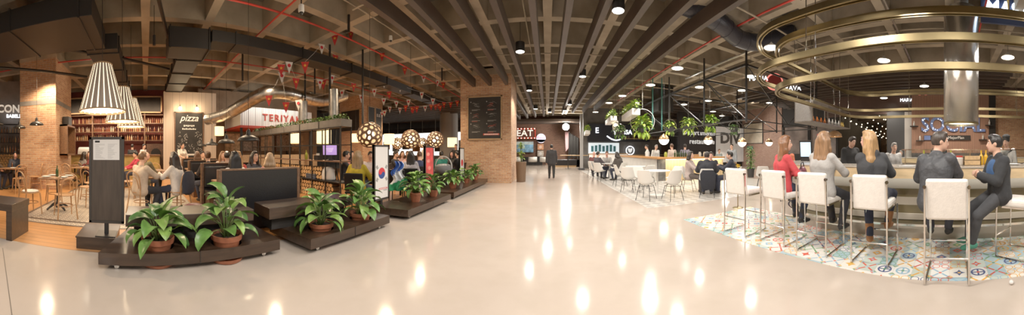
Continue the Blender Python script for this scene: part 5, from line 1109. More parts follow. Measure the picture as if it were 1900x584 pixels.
t = thing('round_sign', 'round pale blue and white disc sign right of the EAT sign', 'sign', (X_at(1004,YW),YW-.15,2.6)); mb = MB(); mb.cyl((0,.05,0),(0,-.08,0),.46,n=32); b_ = mb.build('disc', glow('disc_glow', (.80,.78,.95), .9), t, smooth=True); mb = MB(); mb.prism([(.45*math.cos(PI+PI*i/16),.45*math.sin(PI+PI*i/16)*.6-.12) for i in range(17)],0,.002); mb.xf(Matrix.Rotation(PI/2,4,'X')); mb.v = [(x,-.083,z) for x,y,z in mb.v]; mb.build('blue_half', mat('disc_blue', (.22,.42,.75), .5), b_); text('lettering', 'Frenol', mat('disc_pink', (.6,.1,.25), .5), b_, (0,-.09,.06), (PI/2,0,0), .3, .004)
t = thing('wall_picture', 'wide blue seascape panel under the EAT sign', 'picture', (X_at(972,YW),YW-.12,1.78)); mb = MB(); mb.bb(-1.05,.95,-.03,.1,-.55,.5); b_ = mb.build('panel', mat('picture_blue', (.20,.42,.66), .5, noise=(2.2,.6)), t); mb = MB(); mb.bb(-1.05,.95,-.035,-.03,.2,.5); mb.bb(-.3,.1,-.037,-.03,-.2,.1); mb.build('pale_strip', mat('picture_pale', (.55,.68,.78), .5, noise=(3,.4)), b_)
for i, z in enumerate((1.75,1.1)):
    t = thing('wall_picture', ['square orange picture under the round disc sign','square pale picture below the orange one'][i], 'picture', (X_at(1003,YW),YW-.12,z)); mb = MB(); mb.bb(-.3,.3,-.03,.1,-.28,.28); b_ = mb.build('panel', [mat('picture_orange', (.55,.25,.13), .6, noise=(4,.4)), mat('picture_beige', (.50,.44,.38), .6, noise=(5,.4))][i], t); mb = MB(); mb.cyl((0,-.035,0),(0,-.03,0),.15,n=20); mb.build('motif', [mat('motif_pale', (.7,.5,.4), .6), PAPER][i], b_)
def armchair(lab, x, y, rz):
    t = thing('tub_armchair', lab, 'armchair', (x,y,0), rz, 'white tub armchairs by the far wall'); mb = MB(); n = 14; pr = []
    for i in range(n+1):
        a = PI*(-.15) + PI*1.3*i/n; pr.append((.42*math.cos(a), -.38*math.sin(a)))
    for (a, b) in zip(pr, pr[1:]): mb.add([(a[0],a[1],.35),(b[0],b[1],.35),(b[0],b[1],.80),(a[0],a[1],.80)], [(0,1,2,3)])
    mb.build('shell', WHITEPL, t, smooth='all', solid=.08); mb = MB(); mb.lathe([(.38,.34),(.40,.46),(.001,.48)], n=20, caps=False); mb.build('seat', WHITEPL, t, smooth=True)
    for sx in (-1,1):
        for sy in (-1,1): mb = MB(); mb.cyl((sx*.25,sy*.25,.36),(sx*.3,sy*.3,0),.018,n=8); mb.build('leg', BLK, t)
for i, px in enumerate((960,988,1010)): armchair(['white tub armchair half behind the tall pot','white tub armchair left of the walking man, first of the pair','white tub armchair touching the walking man in view'][i], X_at(px,23.8), 23.8, R((0,60,-50)[i]))
t = thing('bar_cabinet', 'low dark cabinet below the pictures on the far wall', 'cabinet', (X_at(982,25),25.05,0)); mb = MB(); mb.bb(-1.7,1.3,-.25,.3,0,.75); mb.build('body', WALLD if False else BLK2, t)
t = thing('starburst_spotlight', 'glaring white spotlight on the far brick wall above the pink banner', 'spotlight', (X_at(1050,23.5),23.5,zz(235,23.5))); mb = MB(); mb.ball((0,0,0), .30, 20, 14); mb.build('lamp', glow('spot_glare', (1,.95,.85), 260), t, smooth=True); mb = MB(); mb.tube([(0,.1,0),(0,.6,.2),(0,1.9,.2)], .03, 8); mb.cyl((0,.18,0),(0,.5,.05),.33,.18,n=16); mb.build('bracket', BLK, t)
light('spot_glare_light', 'POINT', (X_at(1050,23.5),23.1,zz(235,23.5)), 900, (1,.92,.8), .15)
t = thing('wall_banner', 'narrow pale pink banner under the glaring spotlight', 'banner', (X_at(1052,24.6),24.6,2.2)); mb = MB(); mb.add([(-.2,0,1.0),(.25,0,1.0),(.12,-.05,-.6),(-.12,0,-.9)], [(0,1,2,3)]); mb.build('cloth', mat('banner_pink', (.62,.36,.38), .8), t, solid=.01)
t = thing('wall_drape', 'black drape hanging right of the pink banner', 'drape', (X_at(1064,24.4),24.4,0)); mb = MB()
for k in range(7): mb.cyl((-.4+k*.14,.03*(k%2),.6+.1*(k%3)),(-.4+k*.14,.03*(k%2),3.1-.08*k),.09,n=10)
mb.build('cloth', BLK2, t, smooth=True)
for i, (px, y) in enumerate(((1054,19.5),(1076,19.0))):
    t = thing('high_table', ['tall thin-legged table below the glaring spotlight','tall table at the foot of the grey post'][i], 'table', (X_at(px,y),y,0)); mb = MB(); mb.bb(-.6,.6,-.3,.3,1.0,1.05); mb.build('table_top', OAK, t); mb = MB(); mb.cyl((0,0,.02),(0,0,1.0),.035,n=10); mb.lathe([(.22,0),(.2,.02),(.04,.03)], n=16); mb.build('pedestal', BLK, t)
for i, px in enumerate((1054,1079)):
    t = thing('ottoman', ['wide black ottoman under the glaring spotlight','smaller black ottoman at the foot of the grey post'][i], 'ottoman', (X_at(px,22),22,0)); w_ = (1.1,.5)[i]; mb = MB(); mb.bb(-w_,w_,-.35,.35,.12,.62); mb.build('cushion', LEATHB, t, bevel=.05); mb = MB(); mb.bb(-w_,w_,-.33,.33,0,.12); mb.build('base', OAK, t)
t = thing('support_post', 'grey steel post right of the tall table', 'post', (2.42,18.2,0)); mb = MB(); mb.bb(-.1,.1,-.1,.1,0,4.0); mb.build('shaft', mat('post_grey', (.30,.29,.28), .5), t); mb = MB(); mb.bb(-.22,.22,-.22,.22,0,.12); mb.build('base', STEELD, t)
# tall pot with bamboo plant
t = thing('potted_tree', 'tall wooden barrel planter with a bushy green plant right of the brick pillar', 'plant', (-1.17,11.25,0)); mb = MB(); mb.lathe([(.20,0),(.22,.5),(.235,.87),(.21,.88),(.20,.8)], n=24); mb.build('planter', planks('barrel', (.17,.10,.055), 0, .05, .6, .5), t, smooth=True); mb = MB(); mb.lathe([(.001,.82),(.2,.81)], n=16, caps=False); mb.build('soil', SOIL, t)
mb = MB(); rr = random.Random(6)
for k in range(4): mb.tube([(rr.uniform(-.05,.05),rr.uniform(-.05,.05),.8),(rr.uniform(-.06,.06),rr.uniform(-.06,.06),1.3),(rr.uniform(-.06,.06),rr.uniform(-.06,.06),1.65)], .012, 6, mi=3)
for z_, n_ in ((1.05,16),(1.25,16),(1.5,20),(1.62,16)): bush(mb, (0,0,z_-.05), n_, .15, .12, .15, .05, rr, .4, .02)
mb.build('foliage', LIMES, t, smooth='all')
P_('man in a black suit walking away down the walkway', at(1023.5,12.6), R(8), None, h=.014, s=.97, top=(.025,.024,.026), legs=(.02,.02,.022), shoes=(.01,.01,.01), hair=BLACK, coat=.02, coatlen=.10, feet=[(-.09,.16,0),(.08,-.18,.03)], hands=[(-.27,-.08,.74),(.27,.14,.76)])
# ------------------------------------------------------------------ white counter restaurant
t = thing('bar_counter', 'white and glowing wood L-shaped counter with an orange wood top', 'counter', (4.8,10.4,0)); mb = MB(); mb.bb(0,.5,.12,6.4,0,1.0); mb.build('side_panel', mat('counter_white', (.62,.59,.54), .4, noise=(3,.08)), t)
mb = MB(); mb.bb(-.01,.36,-.02,.13,0,1.0); mb.build('corner_panel', mat('corner_dark', (.09,.085,.08), .5, noise=(6,.5)), t); mb = MB(); mb.bb(.36,3.7,0,.5,0,.96); mb.build('front_panel', planks('front_boards', (.66,.50,.28), 0, .16, .45, .25), t)
mb = MB(); mb.bb(-.08,3.75,-.10,.55,.99,1.07); mb.bb(-.08,.55,.55,6.45,.99,1.07); mb.build('counter_top', woodm('orange_wood', (.50,.24,.08), .35, (3,14,14), .3), t); mb = MB(); mb.bb(.36,3.7,-.06,-.03,.955,.975); mb.build('light_strip', glow('strip_warm', (1,.78,.45), 9), t)
light('counter_light', 'AREA', (6.7,10.2,.95), 40, (1,.78,.45), 3.3, (R(20),0,0), .06)
def mk_shell():
    t = thing('shell_chair', 'white moulded shell chair', 'chair'); mb = MB(); nu, nv = 13, 15; 
    def pt(u, v):
        s = v; a = (u-.5)*2
        if s < .5: q = s/.5; y = .23-.40*q; z = .44 - .035*math.sin(q*PI*.6) + .012*(1-q); hw = .20+.045*math.sin(q*PI*.55); rise = .02+.10*max(0,q-.15)**1.2
        else: q = (s-.5)/.5; y = -.17-.10*q; z = .415+.02 + .40*q**.95; hw = .243-.045*q-.05*max(0,q-.6); rise = (.12*(1-q)**1.5); 
        wrap = abs(a)**2.4
        if s >= .5: return (a*hw, y+.10*wrap*(1-(s-.5)*1.1), z+rise*wrap*.6)
        return (a*hw, y, z+rise*wrap*1.6)
    mb.add([pt(i/(nu-1), j/(nv-1)) for j in range(nv) for i in range(nu)], [(j*nu+i,j*nu+i+1,(j+1)*nu+i+1,(j+1)*nu+i) for j in range(nv-1) for i in range(nu-1)]); mb.build('seat_shell', WHITEPL, t, smooth='all', solid=.012, sub=1)
    for sx in (-1,1):
        for sy in (-1,1): mb = MB(); mb.tube([(sx*.09,sy*.09-.02,.415),(sx*.15,sy*.15-.02,.39),(sx*.215,sy*.235-.02,0)], .0085, 7); mb.build('leg', BLK, t)
    mb = MB()
    for sx in (-1,1): mb.tube([(sx*.15,.13,.37),(-sx*.15,-.17,.37)], .007, 6); mb.tube([(sx*.17,.15,.24),(sx*.17,-.19,.24)], .005, 6)
    mb.build('brace', BLK, t); return t
shell = Proto(mk_shell); GS = 'white moulded shell chairs on thin black legs'
def rtable(lab, x, y):
    t = thing('round_table', lab, 'table', (x,y,.004), 0, 'round white pedestal tables'); mb = MB(); mb.lathe([(.001,.735),(.40,.735),(.405,.745),(.40,.757),(.001,.757)], n=36, caps=False); mb.build('table_top', WHITEPL, t, smooth=True); mb = MB(); mb.cyl((0,0,.02),(0,0,.735),.035,n=14); mb.build('column', WHITEPL, t, smooth=True); mb = MB(); mb.lathe([(.24,0),(.235,.012),(.05,.03),(.035,.05)], n=24); mb.build('base', WHITEPL, t, smooth=True)
rtable('empty round white table nearest the walkway', 3.25,7.12); rtable('round white table of the four people', 4.98,6.85); rtable('round white table by the white counter side', 3.4,9.5); rtable('round white table of the seated pair far up the walkway', 2.95,11.9)
def sc(x, y, tx, ty, lab): shell((x,y,.004), face(x,y,tx,ty), lab, GS)
sc(2.70,6.62,3.25,7.12,'white shell chair front left of the empty round table'); sc(3.32,6.28,3.25,7.12,'white shell chair front right of the empty round table, back to the camera'); sc(3.05,7.95,3.25,7.12,'white shell chair behind the empty round table, left'); sc(4.02,7.45,3.25,7.12,'white shell chair behind the empty round table, right')
sc(2.66,8.15,3.3,9.3,'white shell chair just left of the empty table group'); sc(2.78,9.5,3.4,9.5,'white shell chair in front of the white counter side'); sc(3.6,8.75,3.4,9.5,'white shell chair beside the white counter corner'); sc(2.30,11.2,2.95,11.9,'white shell chair before the seated man far up the walkway'); sc(2.35,13.0,2.95,13.6,'white shell chair under the man in maroon'); sc(3.3,11.1,2.95,11.9,'white shell chair under the woman in a dark coat far up the walkway'); sc(2.3,12.1,2.95,11.9,'white shell chair under the man in the grey vest')
sc(4.45,6.18,4.98,6.85,'white shell chair under the man in the black jacket with a coat on its back'); sc(5.5,6.2,4.9,6.9,'white shell chair under the man in navy, right of the group table'); sc(4.52,7.35,4.98,6.85,'white shell chair under the woman at the group table'); sc(5.5,7.45,4.98,6.85,'white shell chair at the back of the group table'); sc(6.6,5.9,7.2,6.4,'empty white shell chair right of the group table')
P_('man in a black jacket with his back turned at the round white table', (4.45,6.22,0), face(4.45,6.2,4.98,6.85), .455, h=.012, top=(.018,.02,.028), hair=(.02,.013,.01), coat=.03, lean=.15, hands=[(-.15,.45,.80),(.15,.45,.80)])
single('coat', MB().lathe([(.14,0),(.2,.05),(.22,.25),(.23,.45),(.16,.56)], n=20).xf(Matrix.Diagonal((1,.32,1,1))), cloth((.012,.014,.022)), 'long black puffer coat hung over the back of a white shell chair', 'coat', (4.30,5.94,.24), rz=face(4.45,6.2,4.98,6.85))
P_('woman in a patterned light top at the left of the group table', (4.52,7.3,0), face(4.52,7.35,5.1,6.7), .455, 'f', h=.014, top=(.45,.36,.33), legs=(.10,.08,.07), hair=DARKHAIR, hs='bob', twist=.2)
P_('man in a dark jumper facing the camera across the group table', (5.48,7.4,0), face(5.5,7.4,4.8,6.4), .455, h=.014, top=(.02,.022,.03), hair=DARKHAIR, lean=.2, skin='rosy')
P_('man in a navy jacket turned left at the right of the group table', (5.45,6.22,0), face(5.5,6.2,4.8,6.9), .455, h=.012, top=(.015,.018,.03), hair=BLACK, coat=.012, lean=.05, feet=[(-.12,.42,0),(.1,.5,0)], hands=[(-.1,.42,.84),(.12,.4,.86)], shoes=(.02,.02,.02))
P_('man in a maroon shirt seated with his back turned far up the walkway', (2.38,13.0,0), R(-20), .455, h=.018, top=(.16,.05,.05), hair=BROWN, hs='bald', skin='rosy')
P_('man in a grey vest facing the camera, far up the walkway', (2.95,12.5,0), R(165), .455, h=.014, top=(.42,.40,.38), legs=(.12,.14,.18), hair=BROWN, skin='rosy')
P_('woman in a dark coat seated sideways far up the walkway', (3.25,11.15,0), R(30), .455, 'f', h=.016, top=(.06,.05,.045), hair=DARKHAIR, hs='bob', lean=.3, coat=.02)
P_('dark-haired person beside the man in the grey vest', (2.4,12.15,0), R(-60), .455, h=.018, top=(.07,.06,.07), hair=DARKHAIR)
for lab, px, d, rz, kw in (('bar worker in white seen from the side, left one behind the white counter',1201,15.0,70,dict(top=(.74,.72,.68),hair=DARKHAIR)),('bar worker in white bending behind the white counter',1215,14.5,190,dict(top=(.74,.72,.68),hair=GREY,lean=.2)),('bar worker in a cream shirt behind the green bottles',1247,12.9,10,dict(top=(.66,.55,.47),hair=BROWN)),('bar worker in a mauve grey shirt right of the cream shirt',1271,13.4,-30,dict(top=(.22,.20,.26),hair=DARKHAIR)),('person standing in a grey shirt in front of the DIV banner',1358,13.0,120,dict(top=(.27,.29,.32),hair=DARKHAIR,legs=(.3,.2,.15))),('seated-height bar worker at the end of the wood counter',1334,14.5,170,dict(top=(.25,.30,.30),hair=BROWN,s=.85))):
    P_(lab, at(px,d), R(rz), None, h=.018, **kw)
for k in range(6): put_bottle([bottle_mb(.30,.04,10).build('bottle', GREENB, smooth=True)], (5.75+k*.12,10.6,1.071), 1., 'dark green wine bottle in the row on the orange wood counter', 'wine bottles on the orange wood counter')
for i, (x, lab) in enumerate(((5.3,'yellow glass jug on the left of the wine bottles'),(7.2,'pale glass jar on the right half of the orange wood counter'),(7.5,'second pale jar on the right half of the orange wood counter'))): single('jar', MB().lathe([(.07,0),(.08,.05),(.08,.16),(.05,.2),(.055,.24)], n=14), [OILB, CLEARB, mat('jar_cream', (.6,.52,.4), .3)][i], lab, 'jar', (x,10.65,1.071))
single('bread_tray', MB().bb(-.3,.3,-.15,.15,0,.12), BENT, 'low wooden tray on the orange wood counter', 'tray', (6.75,10.65,1.071), smooth=False)
# kitchen behind
mb = MB(); mb.bb(2.8,9.5,20,20.3,0,5.5); struct('wall_back', mb, mat('corrugated_grey', (.13,.125,.12), .6, noise=(3,.2)))
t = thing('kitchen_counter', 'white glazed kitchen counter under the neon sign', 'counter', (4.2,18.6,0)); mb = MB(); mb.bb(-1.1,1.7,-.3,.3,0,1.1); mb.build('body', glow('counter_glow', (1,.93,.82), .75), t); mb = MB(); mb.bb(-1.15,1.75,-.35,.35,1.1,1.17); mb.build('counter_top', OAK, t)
t = thing('kitchen_window', 'bright kitchen opening with blue crockery under the neon sign', 'kitchen', (4.2,19.9,0)); mb = MB(); mb.bb(-1.0,1.5,-.03,.0,1.15,2.0); mb.build('back', glow('kitchen_glow', (.85,.93,.95), 1.3), t)
for k in range(7): mb = MB(); mb.bb(-.8+k*.3,-.62+k*.3,-.2,-.05,1.3,1.75+.05*(k%3)); mb.build('crockery', mat('crockery_blue', (.08,.30,.38), .4), t)
t = thing('neon_sign', 'dark sign board with white neon letters and a smile curve behind the plants', 'sign', (5.4,19.7,2.75)); mb = MB(); mb.bb(-2.3,2.9,0,.2,-.65,.75); b_ = mb.build('board', mat('sign_navy', (.012,.016,.03), .5), t); text('lettering', 'E', NEON, b_, (-1.55,-.03,.2), (PI/2,0,0), .6, .02); text('lettering', 'Y', NEON, b_, (-.1,-.03,.05), (PI/2,0,0), .5, .02); text('lettering', 'ISA', NEON, b_, (1.0,-.03,.1), (PI/2,0,0), .5, .02)
mb = MB(); mb.tube([(-.75+1.1*i/14, -.03, -.02-.52*math.sin(PI*(.12+.55*i/14))) for i in range(15)], .045, 8); mb.build('smile', NEON, b_, smooth=True)
t = thing('round_sign', 'round white emblem on the grey corrugated wall', 'sign', (X_at(1169,19.8),19.8,zz(279,21))); mb = MB(); mb.tube([(.34*math.cos(2*PI*i/32),-.03,.34*math.sin(2*PI*i/32)) for i in range(32)], .03, 6, True); mb.build('ring', NEON, t); mb = MB(); mb.add([(-.2,-.03,.12),(-.1,-.03,.2),(0,-.03,.1),(.1,-.03,.2),(.2,-.03,.12),(.12,-.03,-.1),(0,-.03,-.2),(-.12,-.03,-.1)], [(0,1,2,7),(2,3,4,5),(7,2,5,6)]); mb.build('emblem', glow('emblem_white', (1,1,1), 1.2), t)
t = thing('back_shelf', 'lit back shelf of jars behind the white counter', 'shelf', (7.4,19.6,0)); mb = MB(); mb.bb(-1.4,2,-.2,.2,2.32,2.36); mb.bb(-1.4,2,-.2,.2,1.0,1.05); mb.build('shelf_board', OAK, t)
for k in range(20): put_bottle([protoB[(k*3) % 10]], (6.1+k*.17,19.6,2.361), .9, 'one of the jars and bottles on the lit back shelf', 'bottles on the lit back shelf')
mb = MB(); mb.bb(8.9,12.25,15.9,16.1,0,5.5); struct('wall_back', mb, mat('sign_black', (.022,.020,.022), .6, noise=(2,.3)))
t = thing('restaurant_sign', 'black wall sign reading Departamento restaurante in white', 'sign', (10.6,15.87,2.35)); mb = MB(); mb.bb(-1.6,1.6,-.02,.02,-.95,.75); b_ = mb.build('board', mat('sign_board_black', (.03,.027,.03), .6), t); LTW = glow('letters_lit_white', (1,.98,.95), .9); text('lettering', 'Departamento', LTW, b_, (.1,-.03,.35), (PI/2,0,0), .52, .005, sx=.95, bold=.005); text('lettering', 'restaurante', LTW, b_, (.35,-.03,-.3), (PI/2,0,0), .52, .005, sx=.95, bold=.005)
t = thing('wall_banner', 'large white banner with grey letters DIV', 'banner', (13.7,15.85,2.35)); mb = MB(); mb.bb(-1.45,1.55,-.02,.02,-1.9,.95); b_ = mb.build('cloth', mat('banner_white_glow', (.75,.73,.70), .7, noise=(2,.08), emit=(1,.97,.92), es=.22), t); text('lettering', 'DIV', mat('banner_grey', (.12,.12,.125), .7), b_, (.0,-.03,.0), (PI/2,0,0), 1.15, .005, sx=1.15, bold=.05)  # faint emission in the cloth stands in for light falling on it
light('banner_fill', 'AREA', (12.5,14.0,3.5), 420, (1,.9,.78), .4, (R(-50),0,0), 5)  # added area light to brighten the banner, no fixture there
# brick wall, windows and deep room on the right
mb = MB(); mb.bb(15.2,15.5,11.7,16,0,5.5); struct('wall_right', mb, brick('brick_rose', (.34,.19,.14), (.42,.26,.20), (.34,.27,.23)))
t = thing('wall_poster', 'pale framed poster on the right brick wall behind the steel frame', 'poster', (15.17,14.6,2.75)); mb = MB(); mb.bb(-.02,.02,-1.0,1.1,-.75,.85); mb.build('sheet', mat('poster_cream', (.60,.53,.42), .7, noise=(3,.15)), t); mb = MB()
for a in ((-1.05,1.15,.85,.9),(-1.05,1.15,-.8,-.75),(-1.05,-1,-.8,.9),(1.1,1.15,-.8,.9)): mb.bb(-.04,.02,*a)
mb.build('frame', BLK, t)
t = thing('exit_sign', 'small green exit sign on the right brick wall', 'sign', (15.17,15.0,1.6)); mb = MB(); mb.bb(-.02,.02,-.32,.32,-.14,.14); b_ = mb.build('plate', mat('exit_green', (.02,.22,.16), .5), t); text('lettering', 'SALIDA', WHT, b_, (-.024,0,0), (PI/2,0,-PI/2), .14, .002)
for i, (y0, y1) in enumerate(((9.4,11.5),(7.2,9.2))):
    mb = MB(); mb.bb(15.25,15.3,y0,y1,1.15,3.1); struct('window_1', mb, mat('window_haze', (.22,.18,.165), .12, noise=(1.2,.4), spec=.8), 'hazy reflecting window pane ' + ['nearer the brick wall','farther from the brick wall'][i])
    mb = MB()
    for a in ((y0-.12,y0),(y1,y1+.12)): mb.bb(15.15,15.4,a[0],a[1],0,3.3)
    mb.bb(15.15,15.4,y0,y1,0,1.15); mb.bb(15.15,15.4,y0-.1,y1+.1,3.1,5.4); struct('window_2', mb, BLK2, 'black frame of the hazy window ' + ['nearer the brick wall','farther from the brick wall'][i])
mb = MB(); mb.bb(15.9,24,1.5,7.2,4.0,4.2); struct('ceiling', mb, WALLD); mb = MB(); mb.bb(23.8,24,1.5,7.2,0,4); struct('wall_right', mb, WALLB); mb = MB(); mb.bb(15.2,24,7.15,7.25,0,4); mb.bb(15.2,24,1.5,1.6,0,4); struct('wall_right', mb, WALLD); mb = MB(); mb.bb(15,24,1,7.3,-.1,-.001); struct('floor', mb, WALN)
for k in range(4): mb = MB(); mb.bb(-.09,.09,-.09,.09,0,4); o = struct('trim_11', mb, BLK); o.location = (16.5+k*1.7, 2.6+k*1.15, 0)
for j in range(6): mb = MB(); mb.bb(-.05,.05,1.6,7.1,0,.18); o = struct('trim_12', mb, SLAT); o.location = (16.4+j*1.3,0,3.7)
sp = MB().ball((0,0,0),.03,8,6).build('string_light', SPARK, smooth=True); first = True; rr = random.Random(8)
for s_ in range(7):
    x0, y0, x1, y1 = 15.8+s_*1.1, 2.0, 16.2+s_*1.1, 7.0; pts = []
    for k in range(13):
        f_ = k/12; p = Vector((x0+(x1-x0)*f_, y0+(y1-y0)*f_, 3.62-.10*s_ - .5*math.sin(PI*((f_*2) % 1)))); pts.append(p); o = sp if first else sp.copy()
        if not first: COL.objects.link(o)
        first = False; o.location = p; tag(o, 'tiny warm bulb on the fairy light strings in the side room', 'bulb', 'fairy lights in the side room')
    tag(MB().tube(pts, .006, 4).build('light_string', BLK), f'black wire of the {ORD[s_]} fairy light string from the front of the side room', 'string')
light('side_room_light', 'POINT', (18.5,4.4,3.0), 110, (1,.75,.48), .4)
t = thing('wicker_lamp', 'wide wicker dome lamp at the front of the side room', 'lamp', tuple(S3(1549,250,14.5))); mb = MB(); mb.lathe([(.42,-.12),(.38,.05),(.2,.2),(.03,.25)], n=24, caps=False); mb.build('lamp_shade', BENT, t, smooth=True); mb = MB(); mb.ball((0,0,-.02), .08, 10, 8); mb.build('bulb', BULB, t, smooth=True)
t = thing('back_bar_shelf', 'lit shelves of bottles deep in the side room', 'shelf', (22.5,4.2,0)); mb = MB()
for z in (1.0,1.5,2.0): mb.bb(-.2,.2,-1.8,1.8,z-.04,z)
mb.build('shelf_board', WALN, t)
for z in (1.0,1.5,2.0):
    for k in range(12): put_bottle(protoB, (22.5,2.6+k*.28,z+.001), 1.1, 'one of the bottles deep in the side room', 'bottles in the side room')
# ------------------------------------------------------------------ social wall and facade
XS = 13.0
mb = MB(); mb.bb(XS,XS+.3,-2.0,1.95,0,4.2); struct('wall_right', mb, planks('slatted_wood', (.40,.21,.14), 1, .075, .6, .25, gap=.2), 'slatted pink-brown wooden wall behind the bar')
mb = MB(); mb.bb(XS-.02,XS+.02,-2.0,1.95,0,1.25); struct('trim_13', mb, mat('dado_grey', (.07,.068,.07), .6), 'dark grey dado of the slatted wall')
t = thing('wall_sign', 'big blue block letters SOCIAL studded with bulbs on the slatted wall', 'sign', (XS-.04,-.17,2.66)); RMX = (PI/2,0,-PI/2); text('lettering', 'SOCIAL', mat('letters_blue', (.13,.20,.45), .4), t, (0,0,0), RMX, 1.03, .05, sx=.93, bold=.022)
to = [c_ for c_ in t.children][0]; fr_ = [p_ for p_ in to.data.polygons if p_.normal.z > .9]; fr_.sort(key=lambda p_: p_.center.x); Mt = Matrix.Translation(to.location) @ Euler(RMX).to_matrix().to_4x4() @ Matrix.Diagonal((.93,1,1,1))
for k in range(40): mb = MB(); q = Mt @ fr_[int((k+.5)*len(fr_)/40)].center; mb.ball((q.x-.01,q.y,q.z), .028, 8, 6); mb.build('bulb', glow('letter_bulb', (.85,.92,1), 1.8), t, smooth=True)
t = thing('wall_sign', 'black strip sign #HaUnMejorPlan under the SOCIAL letters', 'sign', (XS-.05,.12,2.02)); mb = MB(); mb.bb(-.03,.03,-1.18,1.18,-.12,.12); b_ = mb.build('board', BLK2, t); text('lettering', '#HaUnMejorPlan', CHALK, b_, (-.035,-.15,0), RMX, .2, .002); mb = MB(); mb.bb(-.034,-.03,.85,1.17,-.11,.11); mb.build('blue_end', mat('letters_blue', (.13,.20,.45), .4), b_)
for i, (px, py) in enumerate(((1696,234),(1707,261),(1836,232),(1824,259))):
    Y_ = 12.85/math.tan(az(px)); t = thing('wall_shelf', ['small shelf with a bottle, upper left of SOCIAL','small shelf with a bottle, lower left of SOCIAL','small shelf with a bottle, upper right of SOCIAL','small shelf with a bottle, lower right of SOCIAL'][i], 'shelf', (12.88,Y_,zz(py,12.9)), 0, 'small bottle shelves on the slatted wall'); mb = MB(); mb.bb(-.12,.12,-.2,.2,-.02,.02); mb.build('board', BLK, t)
    single('bottle', bottle_mb(.26,.05), CLEARB, ['pale bottle on the upper left small shelf','pale bottle on the lower left small shelf','pale bottle on the upper right small shelf','pale bottle on the lower right small shelf'][i], 'bottle', (12.88,Y_,zz(py,12.9)+.021))
mb = MB(); mb.bb(13.4,13.7,-9,7.1,3.35,5.5); struct('wall_right', mb, mat('facade_brown', (.075,.042,.032), .4, noise=(1,.3)))
mb = MB(); mb.bb(13.25,13.6,-8,-2.35,0,4.4); struct('wall_right', mb, BRICK); mb = MB(); mb.bb(13.0,13.3,-2.36,-2.02,0,4.4); struct('trim_14', mb, BLK2, 'black post right of the slatted wall')
mb = MB(); mb.bb(13.2,13.4,1.96,2.35,0,3.4); struct('trim_15', mb, mat('curtain_pale', (.55,.51,.47), .8), 'pale upright strip left of the slatted wall'); mb = MB(); mb.bb(13.2,13.5,2.35,3.3,0,3.4); struct('trim_16', mb, mat('panel_charcoal', (.05,.05,.052), .6), 'charcoal panel left of the slatted wall')
t = thing('wall_sign', 'dark fascia sign with white letters either side of a red ring, above the slatted wall', 'sign', (13.3,1.4,4.02)); mb = MB(); mb.tube([(-.06,.28*math.cos(2*PI*i/28),.3*math.sin(2*PI*i/28)) for i in range(28)], .035, 6, True); mb.build('ring', glow('ring_red', (1,.25,.2), 1.6), t); mb = MB(); mb.cyl((-.02,0,0),(-.05,0,0),.27,n=28); mb.build('disc', mat('disc_dark_red', (.22,.02,.02), .5), t); text('lettering', 'MARIA', NEON, t, (-.06,.85,.0), RMX, .24, .01); text('lettering', 'BRAVA', NEON, t, (-.06,-.88,.0), RMX, .24, .01)
p = S3(1437,152,12); t = thing('round_sign', 'red round hanging sign seen through the left bend of the brass rings', 'sign', tuple(p), face(p.x,p.y,0,0)+PI); mb = MB(); mb.cyl((0,-.03,0),(0,.03,0),.36,n=28); b_ = mb.build('disc', mat('disc_dark_red', (.22,.02,.02), .5), t); mb = MB(); mb.tube([(.37*math.cos(2*PI*i/28),-.03,.37*math.sin(2*PI*i/28)) for i in range(28)], .035, 6, True); mb.build('ring', glow('ring_red', (1,.25,.2), 1.6), t); text('lettering', 'MARIA', NEON, t, (-.75,-.05,.15), (PI/2,0,0), .3, .01); text('lettering', 'BRAVA', NEON, t, (.78,-.05,-.3), (PI/2,0,0), .3, .01); mb = MB(); mb.cyl((0,0,.36),(0,0,.9),.01,n=6); mb.build('hanger', BLK, t)
t = thing('lit_lettering', 'blue-white lit letters MASTER hanging at the top right, cut by the frame', 'sign', (6.0,-.86,4.73)); mb = MB(); mb.bb(.03,.09,-3.2,.12,-.32,.3); mb.build('back_panel', mat('panel_navy', (.03,.045,.10), .4), t); text('lettering', 'MASTER', glow('letters_ice', (.75,.87,1), 9), t, (0,.02,.02), RMX, .44, .02, align='LEFT', bold=.01)
# ------------------------------------------------------------------ the bar island
def stadium(xf, xb, yn, yf, Rr, n=10):
    P = []
    for cx, cy, a0 in ((xf+Rr,yf-Rr,PI),(xb-Rr,yf-Rr,PI/2),(xb-Rr,yn+Rr,0),(xf+Rr,yn+Rr,-PI/2)):
        P += [(cx+Rr*math.cos(a0-PI/2*i/n), cy+Rr*math.sin(a0-PI/2*i/n)) for i in range(n+1)]
    return P
def sband(xf, w, z, h, mb=None, inset=0.):
    P = stadium(xf+w/2, 9.4-w/2-(xf-3.7), -6+w/2+(xf-3.7), 3.5-w/2-(xf-3.7), max(.3,1.35-w/2-(xf-3.7))); mb = mb or MB(); mb.band([(x,y,z) for x,y in P], w, h, True); return mb
BX = 3.7
t = thing('bar_island', 'long pale wood bar counter with banded olive and cream front', 'bar counter', (BX,-1,0)); o3 = Vector((BX,-1,0))
def bpart(name, m, *args, **k): mb = MB(); [sband(*a, mb=mb) for a in args]; mb.v = [tuple(Vector(v)-o3) for v in mb.v]; return mb.build(name, m, t, **k)
OLV = mat('olive_band', (.13,.105,.05), .2, spec=.7); CRM = mat('cream_band', (.50,.45,.37), .4)
bpart('counter_top', woodm('pale_bar_wood', (.60,.44,.25), .3, (9,2,9), .2), (BX,.65,.945,.155)); bpart('counter_surface', mat('bar_surface', (.42,.37,.31), .18), (BX-.01,.67,1.1,.02))
